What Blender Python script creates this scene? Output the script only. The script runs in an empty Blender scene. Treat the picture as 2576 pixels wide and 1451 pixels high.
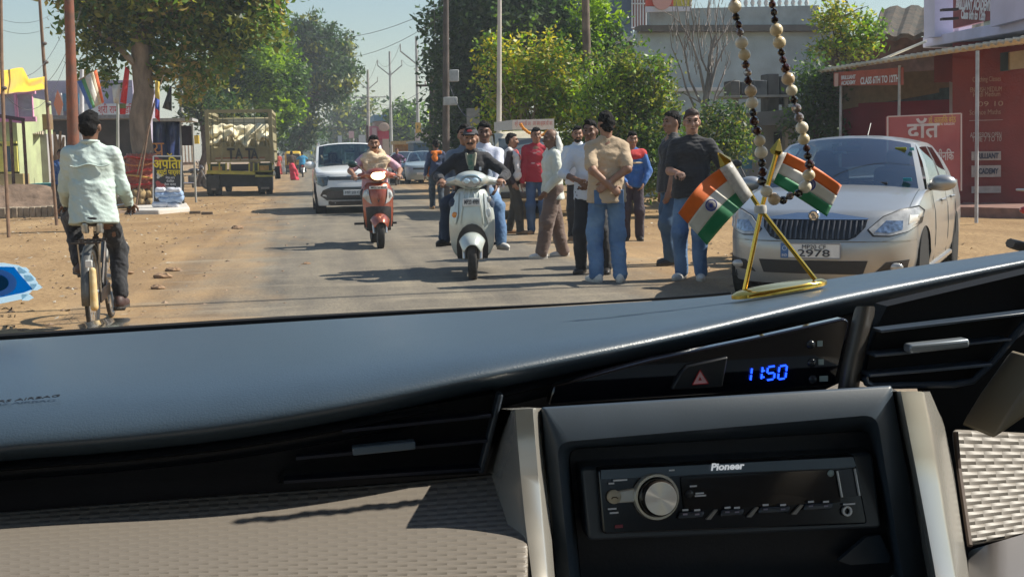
import bpy, bmesh, math, random
import numpy as np
from mathutils import Vector, Matrix, Euler
random.seed(11)
RNG = np.random.default_rng(11)
SC = bpy.context.scene
COL = SC.collection
rad = math.radians
EYE = Vector((0.0, 0.0, 1.36))
YAW, PITCH, ROLL = rad(9.2416), rad(6.4956), rad(1.0)
FPX, PW, PH = 3005.0, 2576.0, 1451.0
_f = Vector((math.sin(YAW) * math.cos(PITCH), math.cos(YAW) * math.cos(PITCH), -math.sin(PITCH)))
_r = Vector((math.cos(YAW), -math.sin(YAW), 0.0))
_u = _r.cross(_f)
CR = _r * math.cos(ROLL) - _u * math.sin(ROLL)
CU = _u * math.cos(ROLL) + _r * math.sin(ROLL)
cam_d = bpy.data.cameras.new("camera")
cam = bpy.data.objects.new("camera", cam_d)
COL.objects.link(cam)
m3 = Matrix((CR, CU, -_f)).transposed()
cam.matrix_world = Matrix.Translation(EYE) @ m3.to_4x4()
cam_d.sensor_width = 36.0
cam_d.lens = 36.0 * FPX / PW
cam_d.clip_start = 0.02
cam_d.clip_end = 3000.0
SC.camera = cam
SUN_EL, SUN_AZ = rad(45.0), rad(87.0)
w = bpy.data.worlds.new("World")
SC.world = w
w.use_nodes = True
nt = w.node_tree
sky = nt.nodes.new("ShaderNodeTexSky")
sky.sky_type = 'NISHITA'
sky.sun_disc = False
sky.sun_elevation = SUN_EL
sky.sun_rotation = SUN_AZ
sky.altitude = 0.0
sky.air_density = 1.3
sky.dust_density = 0.4
sky.ozone_density = 2.5
nt.links.new(sky.outputs[0], nt.nodes["Background"].inputs[0])
nt.nodes["Background"].inputs[1].default_value = 0.078
sd = bpy.data.lights.new("sun", 'SUN')
sd.energy = 5.0
sd.angle = rad(0.5)
sd.color = (1.0, 0.93, 0.82)
sun = bpy.data.objects.new("sun", sd)
COL.objects.link(sun)
S = Vector((math.cos(SUN_EL) * math.sin(SUN_AZ), math.cos(SUN_EL) * math.cos(SUN_AZ), math.sin(SUN_EL)))
sun.rotation_euler = S.to_track_quat('Z', 'Y').to_euler()
sun.location = (60, 20, 60)
SC.view_settings.view_transform = 'Standard'
SC.view_settings.look = 'None'
SC.view_settings.exposure = 0.55
SC.view_settings.gamma = 1.0
SC.view_settings.use_curve_mapping = False
SC.render.engine = 'CYCLES'
SC.cycles.use_denoising = True
try:
 SC.cycles.denoiser = 'OPENIMAGEDENOISE'
except Exception:
 pass
SC.cycles.max_bounces = 6
SC.cycles.diffuse_bounces = 3
SC.cycles.glossy_bounces = 3
SC.cycles.transparent_max_bounces = 16
SC.cycles.volume_bounces = 0
SC.cycles.sample_clamp_indirect = 6.0
SC.cycles.caustics_reflective = False
SC.cycles.caustics_refractive = False
def sight(px, py):
 return CR * ((px - PW / 2) / FPX) + CU * ((PH / 2 - py) / FPX) + _f
def at(px, py, Y):
 d = sight(px, py)
 return EYE + d * (Y / d.y)
def gr(px, py, z=0.0):
 d = sight(px, py)
 return EYE + d * ((z - EYE.z) / d.z)
MATS = {}
def nnode(nt, kind, **kw):
 n = nt.nodes.new(kind)
 for k, v in kw.items():
  setattr(n, k, v)
 return n
def M(name, col, rough=0.6, metal=0.0, spec=0.5, var=0.0, scale=8.0, bump=0.0, bscale=60.0, coat=0.0,
  emit=None, estr=0.0, col2=None, trans=0.0, detail=3.0, stretch=None, dirt=None, dscale=3.0, damt=0.5, sheen=0.0, aniso=0.0):
 """Principled material: base colour with noise variation (var or col2), fine bump, optional dirt patches."""
 if name in MATS:
  return MATS[name]
 m = bpy.data.materials.new(name)
 m.use_nodes = True
 nt = m.node_tree
 b = nt.nodes["Principled BSDF"]
 b.inputs["Base Color"].default_value = (*col, 1)
 b.inputs["Roughness"].default_value = rough
 b.inputs["Metallic"].default_value = metal
 b.inputs["Specular IOR Level"].default_value = spec
 if coat:
  b.inputs["Coat Weight"].default_value = coat
  b.inputs["Coat Roughness"].default_value = 0.06
 if sheen:
  b.inputs["Sheen Weight"].default_value = sheen
 if aniso:
  b.inputs["Anisotropic"].default_value = aniso
 if emit:
  b.inputs["Emission Color"].default_value = (*emit, 1)
  b.inputs["Emission Strength"].default_value = estr
 if trans:
  b.inputs["Transmission Weight"].default_value = trans
 tc = nnode(nt, "ShaderNodeTexCoord")
 vec = tc.outputs["Object"]
 if stretch:
  mp = nnode(nt, "ShaderNodeMapping")
  mp.inputs["Scale"].default_value = stretch
  nt.links.new(vec, mp.inputs["Vector"])
  vec = mp.outputs["Vector"]
 out = None
 if var or col2:
  n = nnode(nt, "ShaderNodeTexNoise")
  n.inputs["Scale"].default_value = scale
  n.inputs["Detail"].default_value = detail
  nt.links.new(vec, n.inputs["Vector"])
  r = nnode(nt, "ShaderNodeValToRGB")
  r.color_ramp.elements[0].position = 0.32
  r.color_ramp.elements[1].position = 0.68
  if col2:
   a, c = col, col2
  else:
   a = tuple(max(0, x * (1 - var)) for x in col)
   c = tuple(min(1, x * (1 + var)) for x in col)
  r.color_ramp.elements[0].color = (*a, 1)
  r.color_ramp.elements[1].color = (*c, 1)
  nt.links.new(n.outputs["Fac"], r.inputs["Fac"])
  out = r.outputs["Color"]
 if dirt:
  n = nnode(nt, "ShaderNodeTexNoise")
  n.inputs["Scale"].default_value = dscale
  n.inputs["Detail"].default_value = 6
  n.inputs["Roughness"].default_value = 0.65
  nt.links.new(vec, n.inputs["Vector"])
  r = nnode(nt, "ShaderNodeValToRGB")
  r.color_ramp.elements[0].position = 0.45
  r.color_ramp.elements[0].color = (0, 0, 0, 1)
  r.color_ramp.elements[1].position = 0.75
  r.color_ramp.elements[1].color = (damt, damt, damt, 1)
  nt.links.new(n.outputs["Fac"], r.inputs["Fac"])
  mx = nnode(nt, "ShaderNodeMix", data_type='RGBA')
  nt.links.new(r.outputs["Color"], mx.inputs[0])
  if out is not None:
   nt.links.new(out, mx.inputs[6])
  else:
   mx.inputs[6].default_value = (*col, 1)
  mx.inputs[7].default_value = (*dirt, 1)
  out = mx.outputs[2]
 if out is not None:
  nt.links.new(out, b.inputs["Base Color"])
 if bump:
  n = nnode(nt, "ShaderNodeTexNoise")
  n.inputs["Scale"].default_value = bscale
  n.inputs["Detail"].default_value = 4
  nt.links.new(vec, n.inputs["Vector"])
  bp = nnode(nt, "ShaderNodeBump")
  bp.inputs["Strength"].default_value = bump
  bp.inputs["Distance"].default_value = 0.02
  nt.links.new(n.outputs["Fac"], bp.inputs["Height"])
  nt.links.new(bp.outputs["Normal"], b.inputs["Normal"])
 MATS[name] = m
 return m
def leafmat(name, col, trans=0.45, rough=0.45):
 """Leaf: reflecting and letting light through, each leaf with its own tint."""
 if name in MATS:
  return MATS[name]
 m = bpy.data.materials.new(name)
 m.use_nodes = True
 nt = m.node_tree
 b = nt.nodes["Principled BSDF"]
 b.inputs["Roughness"].default_value = rough
 b.inputs["Specular IOR Level"].default_value = 0.45
 ri = nnode(nt, "ShaderNodeNewGeometry")
 r = nnode(nt, "ShaderNodeValToRGB")
 e = r.color_ramp.elements
 e[0].color = (col[0] * 0.75, col[1] * 0.8, col[2] * 0.75, 1)
 e[1].color = (min(1, col[0] * 1.9), min(1, col[1] * 1.75), col[2] * 1.4, 1)
 nt.links.new(ri.outputs["Random Per Island"], r.inputs["Fac"])
 nt.links.new(r.outputs["Color"], b.inputs["Base Color"])
 t = nnode(nt, "ShaderNodeBsdfTranslucent")
 hs = nnode(nt, "ShaderNodeHueSaturation")
 hs.inputs["Saturation"].default_value = 1.15
 hs.inputs["Value"].default_value = 1.5
 nt.links.new(r.outputs["Color"], hs.inputs["Color"])
 nt.links.new(hs.outputs["Color"], t.inputs["Color"])
 mx = nnode(nt, "ShaderNodeMixShader")
 mx.inputs[0].default_value = trans
 nt.links.new(b.outputs[0], mx.inputs[1])
 nt.links.new(t.outputs[0], mx.inputs[2])
 nt.links.new(mx.outputs[0], nt.nodes["Material Output"].inputs["Surface"])
 MATS[name] = m
 return m
def tag(o, label=None, cat=None, group=None, kind=None):
 if label: o["label"] = label
 if cat: o["category"] = cat
 if group: o["group"] = group
 if kind: o["kind"] = kind
 return o
def thing(name, label, cat, loc=(0, 0, 0), rz=0.0, group=None):
 o = bpy.data.objects.new(name, None)
 COL.objects.link(o)
 o.empty_display_size = 0.1
 o.location = loc
 o.rotation_euler = (0, 0, rz)
 return tag(o, label, cat, group)
def link_mesh(name, me, parent=None, mats=()):
 o = bpy.data.objects.new(name, me)
 COL.objects.link(o)
 for m in mats:
  me.materials.append(m)
 if parent is not None:
  o.parent = parent
 return o
def npmesh(name, V, F, mi=None, smooth=False):
 """mesh from numpy arrays: V (n,3); F (m,3) or (m,4)"""
 me = bpy.data.meshes.new(name)
 V = np.ascontiguousarray(V, dtype=np.float32)
 F = np.ascontiguousarray(F, dtype=np.int32)
 me.vertices.add(len(V))
 me.vertices.foreach_set("co", V.ravel())
 k = F.shape[1]
 me.loops.add(F.size)
 me.loops.foreach_set("vertex_index", F.ravel())
 me.polygons.add(len(F))
 me.polygons.foreach_set("loop_start", np.arange(0, F.size, k, dtype=np.int32))
 if mi is not None:
  me.polygons.foreach_set("material_index", np.ascontiguousarray(mi, dtype=np.int32))
 if smooth:
  me.polygons.foreach_set("use_smooth", np.ones(len(F), dtype=bool))
 me.update(calc_edges=True)
 return me
class MB:
 """Collects pieces of ONE part."""
 def __init__(s):
  s.v, s.f, s.m = [], [], []
 def add(s, vs, fs, mat=0):
  o = len(s.v)
  s.v += [tuple(v) for v in vs]
  s.f += [tuple(i + o for i in f) for f in fs]
  s.m += [mat] * len(fs)
  return s
 def box(s, c, d, mat=0, rz=0.0, R=None):
  hx, hy, hz = d[0] / 2, d[1] / 2, d[2] / 2
  Rm = R if R is not None else Matrix.Rotation(rz, 3, 'Z')
  c = Vector(c)
  vs = [c + Rm @ Vector((x, y, z)) for x in (-hx, hx) for y in (-hy, hy) for z in (-hz, hz)]
  return s.add(vs, [(0, 1, 3, 2), (4, 6, 7, 5), (0, 4, 5, 1), (2, 3, 7, 6), (0, 2, 6, 4), (1, 5, 7, 3)], mat)
 def bar(s, a, b, w, h, mat=0):
  """rectangular bar from a to b"""
  a, b = Vector(a), Vector(b)
  d = b - a
  q = d.to_track_quat('Y', 'Z').to_matrix()
  return s.box((a + b) / 2, (w, d.length, h), mat, R=q)
 def tube(s, pts, r, n=8, mat=0, cap=True, squash=None):
  pts = [Vector(p) for p in pts]
  rs = list(r) if hasattr(r, '__len__') else [r] * len(pts)
  up = None
  rings = []
  for i, p in enumerate(pts):
   t = (pts[min(i + 1, len(pts) - 1)] - pts[max(i - 1, 0)])
   t = t.normalized() if t.length > 1e-9 else Vector((0, 0, 1))
   if up is None:
    up = Vector((0, 0, 1)) if abs(t.z) < 0.9 else Vector((1, 0, 0))
   a = (up - t * up.dot(t)).normalized()
   up = a
   b = t.cross(a)
   rings.append([p + (a * math.cos(2 * math.pi * k / n) * (squash or 1) + b * math.sin(2 * math.pi * k / n)) * rs[i] for k in range(n)])
  vs = [v for ring in rings for v in ring]
  fs = []
  for i in range(len(pts) - 1):
   for k in range(n):
    a, b = i * n + k, i * n + (k + 1) % n
    fs.append((a, b, b + n, a + n))
  if cap:
   fs.append(tuple(range(n - 1, -1, -1)))
   fs.append(tuple((len(pts) - 1) * n + k for k in range(n)))
  return s.add(vs, fs, mat)
 def lathe(s, prof, n=16, mat=0, axis='Z', c=(0, 0, 0), closed=False):
  """prof: (radius, height) pairs around an axis through c"""
  c = Vector(c)
  vs = []
  for (r, h) in prof:
   for k in range(n):
    a = 2 * math.pi * k / n
    x, y = r * math.cos(a), r * math.sin(a)
    p = {'Z': (x, y, h), 'X': (h, x, y), 'Y': (y, h, x)}[axis]
    vs.append(c + Vector(p))
  fs = []
  m = len(prof)
  for i in range(m if closed else m - 1):
   j = (i + 1) % m
   for k in range(n):
    k2 = (k + 1) % n
    fs.append((i * n + k, i * n + k2, j * n + k2, j * n + k))
  if not closed:
   if prof[0][0] > 1e-6: fs.append(tuple(range(n - 1, -1, -1)))
   if prof[-1][0] > 1e-6: fs.append(tuple((m - 1) * n + k for k in range(n)))
  return s.add(vs, fs, mat)
 def ell(s, c, r, n=12, m=8, mat=0, R=None):
  c = Vector(c)
  r = r if hasattr(r, '__len__') else (r, r, r)
  Rm = R if R is not None else Matrix.Identity(3)
  vs = [c + Rm @ Vector((0, 0, r[2]))]
  for i in range(1, m):
   t = math.pi * i / m
   for k in range(n):
    a = 2 * math.pi * k / n
    vs.append(c + Rm @ Vector((r[0] * math.sin(t) * math.cos(a), r[1] * math.sin(t) * math.sin(a), r[2] * math.cos(t))))
  vs.append(c + Rm @ Vector((0, 0, -r[2])))
  fs = []
  for k in range(n):
   fs.append((0, 1 + k, 1 + (k + 1) % n))
  for i in range(m - 2):
   for k in range(n):
    a, b = 1 + i * n + k, 1 + i * n + (k + 1) % n
    fs.append((a, a + n, b + n, b))
  L = len(vs) - 1
  for k in range(n):
   fs.append((L, 1 + (m - 2) * n + (k + 1) % n, 1 + (m - 2) * n + k))
  return s.add(vs, fs, mat)
 def grid(s, rows, mat=0, closed=False):
  """rows: list of equally long lists of points"""
  n = len(rows[0])
  vs = [p for r in rows for p in r]
  fs = []
  for i in range(len(rows) - 1):
   for k in range(n if closed else n - 1):
    k2 = (k + 1) % n
    fs.append((i * n + k, i * n + k2, (i + 1) * n + k2, (i + 1) * n + k))
  return s.add(vs, fs, mat)
 def prism(s, poly, vec, mat=0):
  """polygon (3-D points) pushed along vec"""
  vec = Vector(vec)
  n = len(poly)
  a = [Vector(p) for p in poly]
  vs = a + [p + vec for p in a]
  fs = [tuple(range(n - 1, -1, -1)), tuple(range(n, 2 * n))]
  for k in range(n):
   k2 = (k + 1) % n
   fs.append((k, k2, n + k2, n + k))
  return s.add(vs, fs, mat)
 def build(s, name, mats, parent=None, smooth=False, bevel=0.0, seg=2, subd=0, solid=0.0, angle=35, fix=True, soff=-1.0):
  me = bpy.data.meshes.new(name)
  me.from_pydata([tuple(v) for v in s.v], [], s.f)
  for i, p in enumerate(me.polygons):
   p.material_index = s.m[i]
  if fix:
   b = bmesh.new()
   b.from_mesh(me)
   bmesh.ops.recalc_face_normals(b, faces=b.faces)
   b.to_mesh(me)
   b.free()
  me.update()
  if not isinstance(mats, (list, tuple)):
   mats = [mats]
  o = link_mesh(name, me, parent, mats)
  if solid:
   md = o.modifiers.new("thickness", 'SOLIDIFY')
   md.thickness = solid
   md.offset = soff
  if bevel:
   md = o.modifiers.new("edges", 'BEVEL')
   md.width = bevel
   md.segments = seg
   md.limit_method = 'ANGLE'
   md.angle_limit = rad(angle)
   md.harden_normals = False
  if subd:
   md = o.modifiers.new("smooth", 'SUBSURF')
   md.levels = md.render_levels = subd
  if smooth or subd or bevel:
   me.polygons.foreach_set("use_smooth", np.ones(len(me.polygons), dtype=bool))
   if not subd:
    try:
     me.set_sharp_from_angle(angle=rad(45))
    except Exception:
     pass
  return o
def copy_tree(o, parent=None):
 c = o.copy()
 COL.objects.link(c)
 if parent is not None:
  c.parent = parent
 for ch in list(o.children):
  copy_tree(ch, c)
 return c
def xf(loc, x, z=None, y=None):
 """matrix whose local x, y (into), z axes are the given directions"""
 x = Vector(x).normalized()
 z = Vector(z if z is not None else (0, 0, 1))
 z = (z - x * z.dot(x)).normalized()
 y = z.cross(x)
 m = Matrix((x, y, z)).transposed().to_4x4()
 return Matrix.Translation(Vector(loc)) @ m
_FONT_CACHE = {}
def text(name, body, size, mat, parent, loc, x=(1, 0, 0), up=(0, 0, 1), depth=0.004, align='CENTER', width=None, bold=0.0, sx=1.0, shear=0.0):
 """flat lettering as a mesh: local x along x, letter tops along up"""
 cu = bpy.data.curves.new(name, 'FONT')
 cu.body = body
 cu.size = size
 cu.extrude = depth / 2
 cu.offset = bold
 cu.shear = shear
 cu.resolution_u = 3
 cu.align_x = align
 cu.align_y = 'CENTER'
 t = bpy.data.objects.new(name, cu)
 COL.objects.link(t)
 dg = bpy.context.evaluated_depsgraph_get()
 me = bpy.data.meshes.new_from_object(t.evaluated_get(dg))
 bpy.data.objects.remove(t)
 bpy.data.curves.remove(cu)
 if len(me.vertices) == 0:
  return None
 me.name = name
 if width:
  xs = [v.co.x for v in me.vertices]
  k = width / max(1e-6, max(xs) - min(xs))
  for v in me.vertices: v.co.x *= k
 elif sx != 1.0:
  for v in me.vertices: v.co.x *= sx
 x = Vector(x).normalized()
 up = Vector(up)
 up = (up - x * up.dot(x)).normalized()
 n = x.cross(up)
 mm = Matrix((x, up, n)).transposed().to_4x4()
 me.transform(Matrix.Translation(Vector(loc)) @ mm)
 me.materials.clear()
 o = link_mesh(name, me, parent, [mat])
 return o
def surface_nets(D, org, h):
 nx, ny, nz = D.shape
 ins = D < 0
 c = np.zeros((nx - 1, ny - 1, nz - 1), dtype=np.int8)
 for i in (0, 1):
  for j in (0, 1):
   for k in (0, 1):
    c += ins[i:nx - 1 + i, j:ny - 1 + j, k:nz - 1 + k]
 act = (c > 0) & (c < 8)
 idx = np.full(act.shape, -1, dtype=np.int64)
 cells = np.argwhere(act)
 if len(cells) == 0:
  return None, None
 idx[act] = np.arange(len(cells))
 acc = np.zeros((len(cells), 3))
 cnt = np.zeros(len(cells))
 corners = [(i, j, k) for i in (0, 1) for j in (0, 1) for k in (0, 1)]
 for a in range(8):
  for b in range(a + 1, 8):
   ca, cb = np.array(corners[a]), np.array(corners[b])
   if np.abs(ca - cb).sum() != 1:
    continue
   pa, pb = cells + ca, cells + cb
   da = D[pa[:, 0], pa[:, 1], pa[:, 2]]
   db = D[pb[:, 0], pb[:, 1], pb[:, 2]]
   x = (da < 0) != (db < 0)
   t = np.where(x, da / np.where(x, da - db, 1), 0)
   acc += np.where(x[:, None], ca + (cb - ca) * t[:, None], 0)
   cnt += x
 V = (cells + acc / cnt[:, None]) * h + org
 quads = []
 for ax in range(3):
  sl0 = [slice(None)] * 3
  sl1 = [slice(None)] * 3
  sl0[ax] = slice(0, -1)
  sl1[ax] = slice(1, None)
  s0, s1 = ins[tuple(sl0)], ins[tuple(sl1)]
  e = np.argwhere(s0 != s1)
  o1, o2 = (ax + 1) % 3, (ax + 2) % 3
  lim = np.array(act.shape)
  ok = (e[:, o1] > 0) & (e[:, o2] > 0) & (e[:, o1] < lim[o1]) & (e[:, o2] < lim[o2])
  e = e[ok]
  flip = s0[e[:, 0], e[:, 1], e[:, 2]]
  q = []
  for (d1, d2) in ((-1, -1), (0, -1), (0, 0), (-1, 0)):
   p = e.copy()
   p[:, o1] += d1
   p[:, o2] += d2
   q.append(idx[p[:, 0], p[:, 1], p[:, 2]])
  q = np.stack(q, 1)
  q[~flip] = q[~flip][:, ::-1]
  quads.append(q)
 Q = np.concatenate(quads)
 Q = Q[(Q >= 0).all(1)]
 return V, Q
class SDF:
 """Union of rounded cones and ellipsoids with soft joints -> one continuous mesh."""
 def __init__(s, k=0.02):
  s.p = []
  s.k = k
 def cap(s, a, b, ra, rb=None, k=None):
  rb = ra if rb is None else rb
  s.p.append(('c', np.array(a, float), np.array(b, float), ra, rb, s.k if k is None else k))
  return s
 def ell(s, c, r, R=None, k=None, cut=None):
  r = np.array(r if hasattr(r, '__len__') else (r, r, r), float)
  s.p.append(('e', np.array(c, float), np.array(R) if R is not None else None, r, cut, s.k if k is None else k))
  return s
 def box(s, c, d, rnd=0.02, R=None, k=None):
  s.p.append(('b', np.array(c, float), np.array(R) if R is not None else None, np.array(d, float) / 2 - rnd, rnd, s.k if k is None else k))
  return s
 def tub(s, a, b, ra, rb, R, rnd=0.02, k=None):
  """flat-ended tube of elliptical section: ra, rb = (half width, half depth) at a and b; R columns: right, front, up"""
  s.p.append(('t', np.array(a, float), np.array(b, float), np.array([ra, rb], float), rnd, s.k if k is None else k, np.array(R)))
  return s
 def sub(s, c, r, R=None):
  r = np.array(r if hasattr(r, '__len__') else (r, r, r), float)
  s.p.append(('s', np.array(c, float), np.array(R) if R is not None else None, r, None, 0.01))
  return s
 def bounds(s):
  lo, hi = [], []
  for q in s.p:
   if q[0] == 's': continue
   if q[0] in 'ct':
    r = max(q[3], q[4]) if q[0] == 'c' else q[3].max()
    lo.append(np.minimum(q[1], q[2]) - r)
    hi.append(np.maximum(q[1], q[2]) + r)
   else:
    r = q[3].max() if q[0] == 'e' else np.linalg.norm(q[3]) + q[4]
    lo.append(q[1] - r)
    hi.append(q[1] + r)
  return np.min(lo, 0), np.max(hi, 0)
 def mesh(s, h=0.01, noise=None):
  lo, hi = s.bounds()
  lo = lo - 3 * h
  hi = hi + 3 * h
  n = np.ceil((hi - lo) / h).astype(int) + 1
  ax = [lo[i] + h * np.arange(n[i]) for i in range(3)]
  BIG = 0.2
  D = np.full(tuple(n), BIG, dtype=np.float32)
  for q in s.p:
   k = q[5]
   if q[0] in 'ct':
    r = max(q[3], q[4]) if q[0] == 'c' else q[3].max()
    blo, bhi = np.minimum(q[1], q[2]) - r, np.maximum(q[1], q[2]) + r
   else:
    r = q[3].max() if q[0] in 'es' else np.linalg.norm(q[3]) + q[4]
    blo, bhi = q[1] - r, q[1] + r
   mg = k * 1.5 + 3 * h
   i0 = np.clip(np.floor((blo - mg - lo) / h).astype(int), 0, n - 1)
   i1 = np.clip(np.ceil((bhi + mg - lo) / h).astype(int) + 1, 1, n)
   if (i1 <= i0).any():
    continue
   X = ax[0][i0[0]:i1[0]][:, None, None]
   Y = ax[1][i0[1]:i1[1]][None, :, None]
   Z = ax[2][i0[2]:i1[2]][None, None, :]
   if q[0] == 'c':
    a, b, ra, rb = q[1:5]
    d = b - a
    L2 = max(1e-9, float(d @ d))
    px, py, pz = X - a[0], Y - a[1], Z - a[2]
    t = np.clip((px * d[0] + py * d[1] + pz * d[2]) / L2, 0, 1)
    dist = np.sqrt((px - t * d[0]) ** 2 + (py - t * d[1]) ** 2 + (pz - t * d[2]) ** 2) - (ra + (rb - ra) * t)
   elif q[0] == 't':
    a, b, rr, rnd, Rr = q[1], q[2], q[3], q[4], q[6]
    d = b - a
    L = float(np.sqrt(d @ d)); d = d / L
    px, py, pz = X - a[0], Y - a[1], Z - a[2]
    h_ = px * d[0] + py * d[1] + pz * d[2]
    t = np.clip(h_ / L, 0, 1)
    px, py, pz = px - h_ * d[0], py - h_ * d[1], pz - h_ * d[2]
    lx = px * Rr[0, 0] + py * Rr[1, 0] + pz * Rr[2, 0]
    ly = px * Rr[0, 1] + py * Rr[1, 1] + pz * Rr[2, 1]
    rx, ry = rr[0, 0] + (rr[1, 0] - rr[0, 0]) * t, rr[0, 1] + (rr[1, 1] - rr[0, 1]) * t
    kk = np.sqrt((lx / rx) ** 2 + (ly / ry) ** 2)
    k1 = np.sqrt((lx / rx ** 2) ** 2 + (ly / ry ** 2) ** 2)
    w0 = kk * (kk - 1) / np.maximum(k1, 1e-6) + rnd
    w1 = np.abs(h_ - L / 2) - L / 2 + rnd
    dist = np.sqrt(np.maximum(w0, 0) ** 2 + np.maximum(w1, 0) ** 2) + np.minimum(np.maximum(w0, w1), 0) - rnd
   else:
    c, Rr, r = q[1], q[2], q[3]
    px, py, pz = X - c[0], Y - c[1], Z - c[2]
    if Rr is not None:
     lx = px * Rr[0, 0] + py * Rr[1, 0] + pz * Rr[2, 0]
     ly = px * Rr[0, 1] + py * Rr[1, 1] + pz * Rr[2, 1]
     lz = px * Rr[0, 2] + py * Rr[1, 2] + pz * Rr[2, 2]
    else:
     lx, ly, lz = px + 0 * py + 0 * pz, py + 0 * px + 0 * pz, pz + 0 * px + 0 * py
    if q[0] in 'es':
     k0 = np.sqrt((lx / r[0]) ** 2 + (ly / r[1]) ** 2 + (lz / r[2]) ** 2)
     k1 = np.sqrt((lx / r[0] ** 2) ** 2 + (ly / r[1] ** 2) ** 2 + (lz / r[2] ** 2) ** 2)
     dist = k0 * (k0 - 1) / np.maximum(k1, 1e-6)
     if q[0] == 'e' and q[4] is not None:
      nrm, off = np.array(q[4][0], float), q[4][1]
      dist = np.maximum(dist, -(lx * nrm[0] + ly * nrm[1] + lz * nrm[2] - off))
    else:
     qx, qy, qz = np.abs(lx) - r[0], np.abs(ly) - r[1], np.abs(lz) - r[2]
     dist = np.sqrt(np.maximum(qx, 0) ** 2 + np.maximum(qy, 0) ** 2 + np.maximum(qz, 0) ** 2) + np.minimum(np.maximum(qx, np.maximum(qy, qz)), 0) - q[4]
   sub = D[i0[0]:i1[0], i0[1]:i1[1], i0[2]:i1[2]]
   if q[0] == 's':
    sub[...] = np.maximum(sub, -dist)
    continue
   if k > 1e-6:
    hh = np.maximum(k - np.abs(sub - dist), 0) / k
    sub[...] = np.minimum(sub, dist) - hh * hh * k * 0.25
   else:
    sub[...] = np.minimum(sub, dist)
  if noise:
   amp, fr, seed = noise
   rg = np.random.default_rng(seed)
   X, Y, Z = np.meshgrid(*ax, indexing='ij', sparse=True)
   N = 0
   for _ in range(5):
    kx, ky, kz = rg.normal(size=3) * fr * np.array([1.0, 1.0, 0.8])
    N = N + np.sin(kx * X + ky * Y + kz * Z + rg.uniform(0, 6.28))
   Rg = 0
   for _ in range(4):
    kx, ky, kz = rg.normal(size=3) * fr * 1.7 * np.array([0.7, 0.7, 1.1])
    Rg = Rg + 1 - 2 * np.abs(np.sin(kx * X + ky * Y + kz * Z + rg.uniform(0, 6.28) + 0.5 * N))
   D = D + (amp * 0.34) * N - (amp * 0.20) * Rg
  return surface_nets(D, lo, h)
 def build(s, name, mats, parent=None, h=0.01, noise=None, smooth_iter=1):
  V, Q = s.mesh(h, noise)
  me = npmesh(name, V, Q, None, True)
  if not isinstance(mats, (list, tuple)):
   mats = [mats]
  return link_mesh(name, me, parent, mats)
EARTH = ((0.235, 0.148, 0.075), (0.42, 0.285, 0.150))
def ground_material():
 m = bpy.data.materials.new("dry_earth")
 m.use_nodes = True
 nt = m.node_tree
 b = nt.nodes["Principled BSDF"]
 b.inputs["Roughness"].default_value = 0.95
 b.inputs["Specular IOR Level"].default_value = 0.15
 tc = nnode(nt, "ShaderNodeTexCoord")
 mp = nnode(nt, "ShaderNodeMapping")
 mp.inputs["Scale"].default_value = (1.0, 0.45, 1.0)
 nt.links.new(tc.outputs["Object"], mp.inputs["Vector"])
 n1 = nnode(nt, "ShaderNodeTexNoise")
 n1.inputs["Scale"].default_value = 0.7
 n1.inputs["Detail"].default_value = 8
 n1.inputs["Roughness"].default_value = 0.65
 nt.links.new(mp.outputs["Vector"], n1.inputs["Vector"])
 r1 = nnode(nt, "ShaderNodeValToRGB")
 e = r1.color_ramp.elements
 e[0].position, e[0].color = 0.3, (*EARTH[0], 1)
 e[1].position, e[1].color = 0.72, (*EARTH[1], 1)
 nt.links.new(n1.outputs["Fac"], r1.inputs["Fac"])
 n2 = nnode(nt, "ShaderNodeTexNoise")
 n2.inputs["Scale"].default_value = 14
 n2.inputs["Detail"].default_value = 6
 nt.links.new(tc.outputs["Object"], n2.inputs["Vector"])
 r2 = nnode(nt, "ShaderNodeValToRGB")
 e = r2.color_ramp.elements
 e[0].position, e[0].color = 0.30, (0.62, 0.6, 0.58, 1)
 e[1].position, e[1].color = 0.55, (1, 1, 1, 1)
 nt.links.new(n2.outputs["Fac"], r2.inputs["Fac"])
 mx = nnode(nt, "ShaderNodeMix", data_type='RGBA', blend_type='MULTIPLY')
 mx.inputs[0].default_value = 0.8
 nt.links.new(r1.outputs["Color"], mx.inputs[6])
 nt.links.new(r2.outputs["Color"], mx.inputs[7])
 nt.links.new(mx.outputs[2], b.inputs["Base Color"])
 bp = nnode(nt, "ShaderNodeBump")
 bp.inputs["Strength"].default_value = 0.7
 bp.inputs["Distance"].default_value = 0.03
 nt.links.new(n2.outputs["Fac"], bp.inputs["Height"])
 nt.links.new(bp.outputs["Normal"], b.inputs["Normal"])
 return m
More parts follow.
